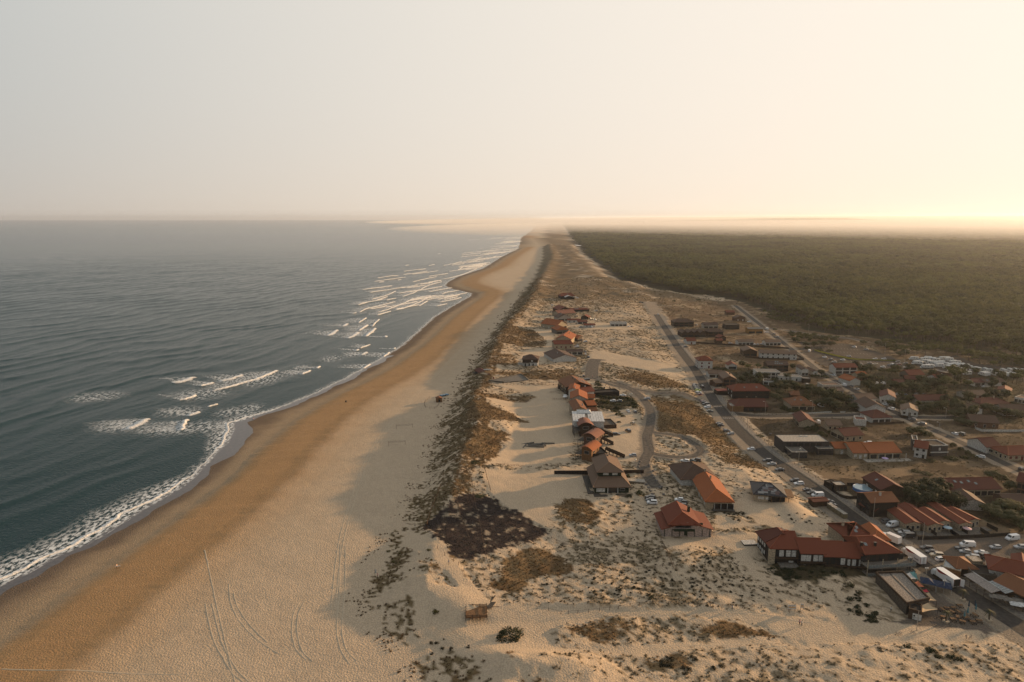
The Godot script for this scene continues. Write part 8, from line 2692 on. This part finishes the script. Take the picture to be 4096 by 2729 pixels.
	fence("board_fence", "black board fence behind the pool garden", view_line("B6", 9.0, [[495, 165], [740, 185]]), 2.0, 1.6, 1, tone("dark"), true)
	fence("board_fence", "dark timber wall between the bungalows and the gravel car park", view_line("B6", 8.5, [[1240, 735], [1700, 722], [2200, 695]]), 2.4, 1.6, 1, tone("dark"), true)
	fence("board_fence", "black board fence beside the first bungalow", view_line("B6", 8.6, [[1030, 560], [1120, 630], [1220, 700]]), 2.0, 1.8, 1, tone("dark"), true)
	fence("garden_wall", "long pale garden wall before the dark brown house", view_line("B5", 9.0, [[1690, 200], [1780, 262], [2354, 262]]), 3.0, 1.5, 1, tone("white"), true)
	fence("board_fence", "dark fence behind the white corner house", view_line("B4", 9.0, [[1560, 335], [1800, 320], [2070, 308]]), 2.2, 1.2, 1, tone("timber"), true)
	fence("car_park_hedge_rail", "dark hedge line between two rows of the striped car park", view_line("B3", 9.0, [[-480, 180], [0, 292], [340, 312], [620, 322]]), 3.0, 1.3, 1, leaf_material("tree leaf", LEAF["tree leaf"]), true)
	# lamps and poles: view, foot x, y, height, head
	for l in [["B4", 648, 915, 8.0, "arm", "tall street lamp on the pavement before the grey modern house"], ["B2", 598, 908, 8.0, "arm", "street lamp at the corner of the wooden cube"], ["B2", 1045, 862, 8.0, "arm", "street lamp before the wide restaurant terrace"], ["B2", 802, 1105, 8.0, "arm", "street lamp on the pavement by the brown plot"], ["B2", 1675, 850, 8.0, "arm", "street lamp beside the white garden wall"], ["B6", 770, 510, 9.0, "none", "pale mast before the dark boarded house"], ["B6", 1285, 790, 9.0, "none", "thin mast at the entrance of the gravel car park"], ["A6", 788, 282, 5.0, "double", "double-headed lamp below the glass-railed terrace"], ["A6", 1022, 415, 4.6, "double", "double-headed lamp among the sun sails"], ["A6", 1262, 590, 4.6, "double", "double-headed lamp in the stone planter"], ["A6", 903, 1092, 6.5, "none", "leaning wooden pole on the sand before the kiosk"], ["A3", 1150, 398, 3.4, "globe", "globe lamp by the lane near the two-tiered green house"], ["D1", 1385, 490, 3.4, "globe", "globe lamp at the hedge corner on the lane"], ["D1", 1070, 302, 3.4, "none", "short wooden post beside the access road"], ["D1", 1495, 345, 3.4, "globe", "globe lamp on the access road"], ["B1", 405, 478, 9.0, "arm", "street lamp where the paved road begins"], ["B1", 275, 520, 8.0, "none", "wooden pole on the sand beside the paved road"], ["B1", 400, 765, 9.0, "none", "wooden pole on the dune beside the main road"], ["B1", 2015, 535, 9.0, "arm", "street lamp on the northern lane before the forest"], ["B3", 470, 235, 11.0, "none", "tall white mast at the end of the car park"], ["B3", 737, 342, 12.0, "none", "tall leaning white mast between car park and motorhomes"], ["B3", 1295, 1085, 6.0, "arm", "street lamp on the eastern crossroads"], ["B3", 798, 1098, 6.0, "arm", "street lamp beside two grey parked cars"], ["B5", 1205, 270, 6.0, "arm", "street lamp at the bend of the back road"], ["C3", 1930, 505, 9.0, "none", "thin mast beside the beach deck"], ["A1", 1545, 580, 9.0, "none", "wooden pole on the inland sand"], ["A1", 1350, 470, 8.0, "none", "wooden pole behind the small brown house"], ["A2", 1215, 165, 8.0, "none", "thin mast at the head of the terrace row"], ["A2", 1530, 180, 9.0, "none", "mast beside the striped parking bays"], ["A5", 1327, 452, 5.0, "none", "thin pole on the bright sand behind the long building"]]:
		pole(l[5], spot(l[0], l[1], l[2]), l[3], l[4])
	# concrete beach deck
	var deck := view_line("A2", 12.0, [[160, 208], [540, 132], [625, 198], [340, 226]])
	var o := thing("beach_deck", "grey concrete deck with low wall on the dune top", "deck", Vector3(deck[0].x, 0, -deck[0].y))
	var dy := 0.0
	for p in deck:
		dy = maxf(dy, height(p.x, p.y))
	var pts := []
	for p in deck:
		pts.append(Vector3(p.x - deck[0].x, dy + .4, -(p.y - deck[0].y)))
	var sh := Sheet.new()
	slab(sh, pts, 4.0)
	place("floor", sh.mesh(), tone("concrete"), o)
	for k in 4:
		if k == 2:
			continue
		var a: Vector3 = pts[k]
		var b: Vector3 = pts[(k + 1) % 4]
		var rl := part_box("low_wall", (a + b) * .5 + Vector3(0, .3, 0), Vector3(a.distance_to(b), .6, .25), tone("concrete"), o)
		rl.rotation.y = atan2(-(b.z - a.z), b.x - a.x)
	# ruined foundation in the sand
	var c := spot("A2", 715, 975)
	o = thing("stone_foundation", "half-buried grey stone foundation in the smooth sand", "ruin", c, .15)
	for k in [[-4.5, -2.5, 9.0, .3], [-1.0, 2.8, 10.0, -.25], [-6.0, .8, 6.0, 1.1], [4.4, .4, 5.5, 1.3], [0.5, .2, 6.0, .1], [7.0, -1.4, 7.0, -.2]]:
		part_box("wall_stub", Vector3(k[0], .15, k[1]), Vector3(k[2], .9, .55), tone("concrete"), o).rotation.y = k[3]
	part_box("rubble_floor", Vector3(.5, .05, 0), Vector3(9.5, .35, 5.0), tone("weathered"), o)
	# wooden lookout at the path
	c = spot("C5", 915, 590)
	o = thing("wooden_lookout", "square wooden lookout enclosure at the end of the boardwalk", "lookout", c, .05)
	part_box("floor", Vector3(0, .5, 0), Vector3(6.6, .25, 6.0), tone("wood"), o)
	for q in [[-3.3, 0, .12, 6.0], [3.3, -1, .12, 4.0], [0, 3.0, 6.6, .12], [0, -3.0, 6.6, .12]]:
		part_box("plank_rail", Vector3(q[0], 1.2, q[1]), Vector3(q[2], .16, q[3]), tone("timber"), o)
		part_box("plank_rail", Vector3(q[0], .8, q[1]), Vector3(q[2], .16, q[3]), tone("timber"), o)
	for x in [-3.3, -1.1, 1.1, 3.3]:
		for z in [-3.0, 3.0]:
			part_box("post", Vector3(x, .6, z), Vector3(.16, 1.9, .16), tone("timber"), o)
	for k in 12:
		part_box("plank", Vector3(3.9 + .28 * (k % 6), .35, -2.4 - k * .62), Vector3(1.9, .08, .5), tone("weathered"), o)
	part_box("step_rail", Vector3(6.0, .9, -2.0), Vector3(2.6, .12, .12), tone("timber"), o)
	# beach: two volleyball nets, orange hut, blue trailer, bin
	for n in [["C3", 672, 978, 823, 966, "volleyball net on two posts nearer the orange hut"], ["C3", 597, 1135, 755, 1126, "volleyball net on two posts nearer the burnt slope"]]:
		var a := spot(n[0], n[1], n[2])
		var b := spot(n[0], n[3], n[4])
		o = thing("volleyball_net", n[5], "net", a)
		var s := b - a
		for q in [Vector3.ZERO, s]:
			place("post", stick(q + Vector3(0, -.2, 0), q + Vector3(0, 2.5, 0), .07).mesh(), post, o)
		for k in 4:
			place("net_cord", stick(Vector3(0, 1.5 + k * .3, 0), s + Vector3(0, 1.5 + k * .3, 0), .03, 4).mesh(), greyw, o)
	c = spot("C3", 1073, 722)
	o = thing("beach_hut", "small orange wooden hut with gabled roof on the upper beach", "hut", c, .2)
	fill_house(o, 4.4, 4.6, 2.6, "z", 22, "wood", "r_rust", "", {"over": .25})
	opening(o, "f", 3.9, 4.1, 0, .1, 1.2, 1.9, "door")
	c = spot("C3", 1122, 668)
	o = thing("beach_trailer", "low blue flat trailer loaded with boards beside the orange hut", "trailer", c, .7)
	part_box("load_bed", Vector3(0, .7, 0), Vector3(6.5, .5, 2.6), mat("trailer blue", Color(.05, .14, .22), .6), o)
	for k in 5:
		part_box("board", Vector3(-2.2 + k * 1.1, 1.0, 0), Vector3(.8, .14, 2.3), mat("board %d" % (k % 2), [Color(.25, .33, .38), Color(.08, .12, .16)][k % 2], .5), o)
	if wheel_shape == null:
		wheel_shape = drum(.33, .11).mesh()
	for z in [-1.0, 1.0]:
		place("wheel", wheel_shape, mat("tyre", Color(.015, .015, .015), .9), o).position = Vector3(0, .33, z * 1.35)
	fence("net_enclosure", "sagging net enclosure on the upper beach beside the orange hut", view_line("C3", 5.8, [[985, 690], [940, 730], [950, 780], [1030, 790], [1075, 750]]), 2.4, 1.4, 2, greyw)
	for b in [["C3", 198, 728, "dark litter bin standing on the open beach"], ["A2", 220, 190, "red litter bin on the beach deck"], ["D1", 920, 318, "dark blue bin beside the hedges of the row"]]:
		o = thing("litter_bin", b[3], "bin", spot(b[0], b[1], b[2]))
		var bm := mat("bin " + b[3].substr(0, 4), Color(.2, .03, .025) if b[3].begins_with("red") else (Color(.04, .05, .08) if b[3].find("blue") > 0 else Color(.04, .035, .03)), .6)
		part_box("bin_body", Vector3(0, .5, 0), Vector3(.9, 1.1, .9), bm, o)
		part_box("bin_lid", Vector3(0, 1.1, 0), Vector3(1.0, .1, 1.0), tone("dark"), o)
	# sign boards
	for b in [["C6", 892, 500, 2.6, 1.5, "large white information board on the fence of the dune path"], ["C6", 956, 492, 1.0, 1.4, "small tilted white notice beside the large board"], ["A2", 1178, 90, 2.4, 1.1, "white notice board beside the promenade"]]:
		o = thing("information_board", b[5], "sign", spot(b[0], b[1], b[2]))
		for q in [-1.0, 1.0]:
			part_box("leg", Vector3(q * b[3] * .4, .7, 0), Vector3(.1, 1.8, .1), post, o)
		part_box("panel", Vector3(0, 1.6, .06), Vector3(b[3], b[4], .06), tone("s_white"), o)
		part_box("print", Vector3(0, 1.5, .10), Vector3(b[3] * .8, b[4] * .3, .02), mat("print tan", Color(.4, .25, .12), .7), o)
	# pool
	c = spot("B6", 660, 212)
	o = thing("round_pool", "round blue above-ground pool in the fenced garden", "pool", c)
	var wall := CylinderMesh.new()
	wall.top_radius = 4.0
	wall.bottom_radius = 4.2
	wall.height = 1.3
	wall.radial_segments = 32
	place("pool_wall", wall, mat("pool blue", Color(.05, .13, .30), .5), o).position.y = .6
	var rim := TorusMesh.new()
	rim.inner_radius = 3.75
	rim.outer_radius = 4.15
	place("pool_rim", rim, mat("pool rim", Color(.35, .4, .45), .5), o).position.y = 1.28
	var water := CylinderMesh.new()
	water.top_radius = 3.8
	water.bottom_radius = 3.8
	water.height = .06
	place("pool_water", water, mat("pool water", Color(.22, .30, .33), .1, "", 1.0, .5), o).position.y = 1.3
	# sails, tents, tables and parasols on the square
	for s in [["white", [[725, 318], [810, 305], [905, 395], [815, 395]], Color(.50, .46, .42)], ["teal", [[810, 295], [870, 290], [905, 320], [925, 405], [850, 360]], Color(.10, .22, .21)], ["orange", [[840, 440], [925, 420], [1010, 500], [900, 495]], Color(.42, .13, .06)], ["red", [[950, 545], [1040, 530], [1075, 570], [985, 575]], Color(.42, .03, .05)], ["beige", [[990, 590], [1070, 575], [1175, 690], [1060, 685]], Color(.40, .29, .18)], ["sand coloured", [[890, 755], [1060, 715], [1190, 805], [980, 845]], Color(.42, .30, .18)]]:
		var corners := []
		for q in s[1]:
			corners.append(spot("A6", q[0], q[1], 3.0))
		o = thing("sun_sail", "%s fabric sun sail stretched beside the flat terrace" % s[0], "sun sail", corners[0])
		var sail := Sheet.new()
		var mid := Vector3.ZERO
		for q in corners:
			mid += q - corners[0]
		mid = mid / corners.size() + Vector3(0, 2.5, 0)
		for k in corners.size():
			var a: Vector3 = corners[k] - corners[0] + Vector3(0, 3.0, 0)
			var b: Vector3 = corners[(k + 1) % corners.size()] - corners[0] + Vector3(0, 3.0, 0)
			var e := a.lerp(b, .5).lerp(mid, .18)
			slab(sail, [a, e, mid], .03)
			slab(sail, [e, b, mid], .03)
			place("sail_post", stick(a + Vector3(0, -3.2, 0), a + Vector3(0, .1, 0), .05).mesh(), tone("s_brown"), o)
		place("sail_cloth", sail.mesh(), mat("sail " + s[0], s[2], .9), o)
	for t in [[1050, 470], [1260, 520]]:
		c = spot("A6", t[0], t[1] + 40)
		o = thing("blue_tent", "dark blue square tent roof beside the lorry with open doors", "tent", c, -.5, "blue tents beside the lorry")
		ridge_roof(o, "tent_roof", 4.6, 4.6, 1.1, 2.3, 2.3, Vector3(0, 2.3, 0), 0.0, "s_blue", false, .06)
		for x in [-2.1, 2.1]:
			for z in [-2.1, 2.1]:
				place("tent_post", stick(Vector3(x, -.2, z), Vector3(x, 2.3, z), .05).mesh(), tone("s_white"), o)
	for t in [[1250, 795], [1310, 780], [1405, 775], [1385, 830], [1470, 830], [1265, 900], [1400, 930], [1460, 900], [1580, 910], [1525, 960], [1665, 965], [1690, 870], [1750, 950], [1490, 745]]:
		c = spot("A6", t[0], t[1], .7)
		o = thing("cafe_table", "pale outdoor table on the sandy square", "table", c, t[0] * .7, "outdoor tables on the sandy square")
		part_box("table_top", Vector3(0, .74, 0), Vector3(1.7, .07, .85), tone("wood"), o)
		for x in [-.65, .65]:
			for z in [-.3, .3]:
				part_box("leg", Vector3(x, .35, z), Vector3(.07, .75, .07), tone("s_brown"), o)
		for z in [-.85, .85]:
			var ch := thing("bench", "plain bench beside an outdoor table on the sandy square", "bench", o.position + Vector3(sin(o.rotation.y), 0, cos(o.rotation.y)) * z, o.rotation.y, "benches on the sandy square")
			part_box("seat", Vector3(0, .44, 0), Vector3(1.6, .06, .3), tone("timber"), ch)
			for x in [-.6, .6]:
				part_box("leg", Vector3(x, .2, 0), Vector3(.07, .44, .26), tone("timber"), ch)
	for t in [[1605, 795, "navy"], [1700, 840, "teal"], [1590, 885, "teal"], [1545, 935, "teal"], [1690, 790, "navy"]]:
		c = spot("A6", t[0], t[1])
		o = thing("closed_parasol", "closed %s parasol on the sandy square" % t[2], "parasol", c, 0.0, "closed %s parasols" % t[2])
		place("pole", stick(Vector3(0, -.1, 0), Vector3(0, 2.9, 0), .04).mesh(), tone("s_brown"), o)
		var cloth := CylinderMesh.new()
		cloth.top_radius = .06
		cloth.bottom_radius = .30
		cloth.height = 1.9
		cloth.radial_segments = 10
		place("folded_cloth", cloth, mat("parasol " + t[2], Color(.02, .04, .06) if t[2] == "navy" else Color(.05, .14, .16), .9), o).position.y = 1.9
	for t in [[1960, 620, "grey"], [2070, 635, "grey"], [2150, 665, "grey"], [2300, 620, "grey"], [2290, 680, "grey"], [2240, 725, "white"], [2350, 740, "white"]]:
		c = spot("A6", t[0], t[1], 2.6)
		o = thing("square_parasol", "open square %s parasol before the restaurant" % t[2], "parasol", c, -.45, "square %s parasols" % t[2])
		place("pole", stick(Vector3(0, -.1, 0), Vector3(0, 2.7, 0), .05).mesh(), tone("s_brown"), o)
		ridge_roof(o, "canopy", 3.0, 3.0, .35, 1.5, 1.5, Vector3(0, 2.5, 0), 0.0, "r_white" if t[2] == "white" else "r_grey", false, .05)
	for t in [["D1", 935, 352, "white parasol in the black boarded enclosure"], ["D1", 258, 425, "white parasol on the seafront terrace deck"], ["D1", 255, 450, "second white parasol on the seafront terrace deck"], ["B4", 1820, 780, "violet parasol on the veranda of the orange-roofed house"], ["B6", 1555, 600, "pale blue parasol behind the second bungalow"], ["B6", 1760, 610, "pink striped parasol before the third bungalow"]]:
		c = spot(t[0], t[1], t[2], 2.2)
		o = thing("parasol", t[3], "parasol", c)
		place("pole", stick(Vector3(0, -.1, 0), Vector3(0, 2.4, 0), .04).mesh(), tone("s_brown"), o)
		var cone := CylinderMesh.new()
		cone.top_radius = .05
		cone.bottom_radius = 1.6
		cone.height = .55
		cone.radial_segments = 12
		var tint := Color(.6, .58, .56)
		if t[3].begins_with("violet"):
			tint = Color(.36, .26, .42)
		elif t[3].begins_with("pink"):
			tint = Color(.5, .33, .33)
		elif t[3].begins_with("pale"):
			tint = Color(.3, .38, .42)
		place("canopy", cone, mat("parasol cloth " + t[3].substr(0, 5), tint, .9), o).position.y = 2.3
	# stones along the lane
	var gen := RandomNumberGenerator.new()
	gen.seed = 12
	for s in [[1200, 365], [1190, 398], [1215, 330], [1335, 375], [1340, 395], [1390, 455], [1380, 512], [1400, 545], [1430, 588], [1270, 580], [1300, 635], [1325, 680], [1350, 722], [1380, 762], [1530, 770], [1500, 665], [1480, 680], [1590, 300], [1640, 302]]:
		c = spot("A3", s[0], s[1])
		sh = Sheet.new()
		var rings := []
		for j in 4:
			var rg := []
			for i in 7:
				var an := TAU * i / 7.0
				var rr: float = [.62, .7, .55, .2][j] * gen.randf_range(.8, 1.2)
				rg.append(Vector3(cos(an) * rr, [-.1, .2, .42, .55][j], sin(an) * rr))
			rings.append(rg)
		for j in 3:
			for i in 7:
				var k := (i + 1) % 7
				face(sh, [rings[j][i], rings[j][k], rings[j + 1][k], rings[j + 1][i]], Vector3(0, .2, 0))
		face(sh, rings[3], Vector3(0, .2, 0))
		var st := place("boulder", sh.mesh(), mat("boulder", Color(.17, .15, .135), .9, "mottle", 2.0))
		tag(st, "grey boulder marking the edge of the narrow lane", "boulder", "boulders along the lane")
		st.position = c
	# people
	var n := 0
	for q in [["C1", 1830, 512, "first of three people walking at the water's edge", .12], ["C1", 1838, 510, "second of three people walking at the water's edge", .1], ["C1", 1846, 506, "third of three people walking at the water's edge", .14], ["C4", 972, 800, "person in red walking up the sand path", .14], ["C6", 518, 490, "person in dark clothes walking along the fence", .1], ["C6", 942, 582, "person standing at the bend of the sandy track", .02], ["C6", 955, 588, "second person beside the first at the bend of the sandy track", .02], ["B4", 268, 480, "person in dark clothes on the brown plot", .02], ["B4", 282, 480, "person beside another on the brown plot", .02], ["A2", 1385, 180, "person walking on the paved forecourt by the row", .1], ["C3", 960, 8, "person far up the wet beach", .1], ["C3", 985, 8, "person following another far up the wet beach", .1], ["B2", 488, 1090, "person standing beside the grey parked hatchback", .02], ["C5", 200, 330, "person alone on the upper beach beside a white flag", .05], ["A6", 555, 835, "person walking between the bushes and the flat terrace", .1]]:
		person(q[3], spot(q[0], q[1], q[2]), n * 1.3, [Color(.08, .09, .12), Color(.3, .06, .05), Color(.25, .2, .15), Color(.03, .03, .04)][n % 4], q[4])
		n += 1
	c = spot("C2", 785, 460)
	person("surfer with orange top standing on the beach", c, 1.2, Color(.5, .2, .08), .05)
	o = thing("surfboard", "white surfboard held beside the surfer on the beach", "surfboard", c + Vector3(.5, .95, .1), .15)
	sh = Sheet.new()
	var outline := []
	for k in 16:
		var an := TAU * k / 16.0
		outline.append(Vector3(cos(an) * 1.05, 0, sin(an) * .27 * (1.0 - .25 * cos(an))))
	slab(sh, outline, .06)
	place("board", sh.mesh(), tone("white"), o)
	c = spot("C4", 392, 905)
	o = thing("feather_flag", "white feather flag planted on the upper beach", "flag", c)
	place("pole", stick(Vector3(0, -.2, 0), Vector3(0, 3.2, 0), .035).mesh(), tone("s_brown"), o)
	part_box("flag_cloth", Vector3(.3, 2.4, 0), Vector3(.55, 1.5, .03), tone("s_white"), o)
	# wheel tracks pressed into the beach, each a pair of low sand ridges
	var track := mat("track sand", Color(.46, .36, .25), .95, "sand", 23.0)
	for t in [["C2", [[1380, 690], [1400, 800], [1440, 950], [1500, 1060], [1560, 1160], [1640, 1226]]], ["C2", [[1425, 690], [1450, 800], [1490, 950], [1540, 1050], [1600, 1150], [1680, 1226]]], ["C2", [[1540, 560], [1545, 650], [1580, 760], [1650, 860], [1760, 960], [1870, 1030]]], ["C2", [[1570, 620], [1600, 720], [1680, 840], [1800, 960]]], ["C2", [[2015, 690], [1975, 770], [1965, 900], [1990, 1000], [2060, 1080]]], ["C2", [[2045, 690], [2005, 780], [2000, 900], [2030, 1010], [2100, 1090]]], ["C2", [[2290, 300], [2285, 600], [2265, 850], [2290, 1010], [2354, 1110]]], ["C2", [[2325, 300], [2320, 600], [2300, 850], [2325, 1000], [2400, 1090]]], ["C6", [[0, 712], [300, 712], [600, 700], [850, 690]]], ["C6", [[0, 742], [300, 740], [600, 728], [900, 712]]], ["C6", [[520, 510], [700, 522], [900, 550], [1010, 565]]], ["F", [[470, 1260], [500, 1400], [540, 1568]]], ["F", [[760, 1400], [790, 1200], [860, 1020], [960, 900], [1060, 800]]], ["F", [[770, 1400], [800, 1200], [868, 1020], [966, 900], [1065, 800]]], ["F", [[0, 1520], [150, 1535], [300, 1545], [420, 1548]]]]:
		var line := smooth_line(view_line(t[0], 7.5 if t[0] == "C6" else 5.5, t[1]), .8)
		sh = ribbon(line, PackedFloat32Array([-.22, 0, .22]), PackedFloat32Array([1, 1, 1]), PackedFloat32Array([.0, .05, .0]), func(x: float, d: float) -> float: return height(x, d) + .015, .0, .15)
		fix_normals(sh)
		sh.col = PackedColorArray()
		place("wheel_track", sh.mesh(), track)
	# bicycles in racks
	for b in [["C6", 1548, 648], ["C6", 1572, 650], ["C6", 1655, 642], ["C6", 1990, 668], ["C6", 2015, 672], ["C6", 2090, 664], ["C6", 2120, 668]]:
		c = spot(b[0], b[1], b[2])
		o = thing("bicycle", "bicycle parked on the sand bank below the square", "bicycle", c, b[1] * .1, "bicycles on the sand bank")
		for x in [-.52, .52]:
			var tr := TorusMesh.new()
			tr.inner_radius = .29
			tr.outer_radius = .34
			tr.rings = 16
			tr.ring_segments = 6
			var w := place("wheel", tr, mat("tyre", Color(.015, .015, .015), .9), o)
			w.position = Vector3(x, .34, 0)
			w.rotation.x = PI * .5
		var fr := Sheet.new()
		for e in [[Vector3(-.52, .34, 0), Vector3(-.05, .32, 0)], [Vector3(-.05, .32, 0), Vector3(.42, .8, 0)], [Vector3(-.18, .82, 0), Vector3(.42, .8, 0)], [Vector3(-.05, .32, 0), Vector3(-.2, .9, 0)], [Vector3(.52, .34, 0), Vector3(.4, .98, 0)], [Vector3(-.52, .34, 0), Vector3(-.18, .82, 0)]]:
			limb(fr, e[0], e[1], .025, .025, 5)
		fr.col = PackedColorArray()
		place("frame", fr.mesh(), paint("grey"), o)
		part_box("saddle", Vector3(-.2, .95, 0), Vector3(.26, .06, .14), tone("dark"), o)
		part_box("handlebar", Vector3(.4, 1.02, 0), Vector3(.05, .05, .55), tone("dark"), o)
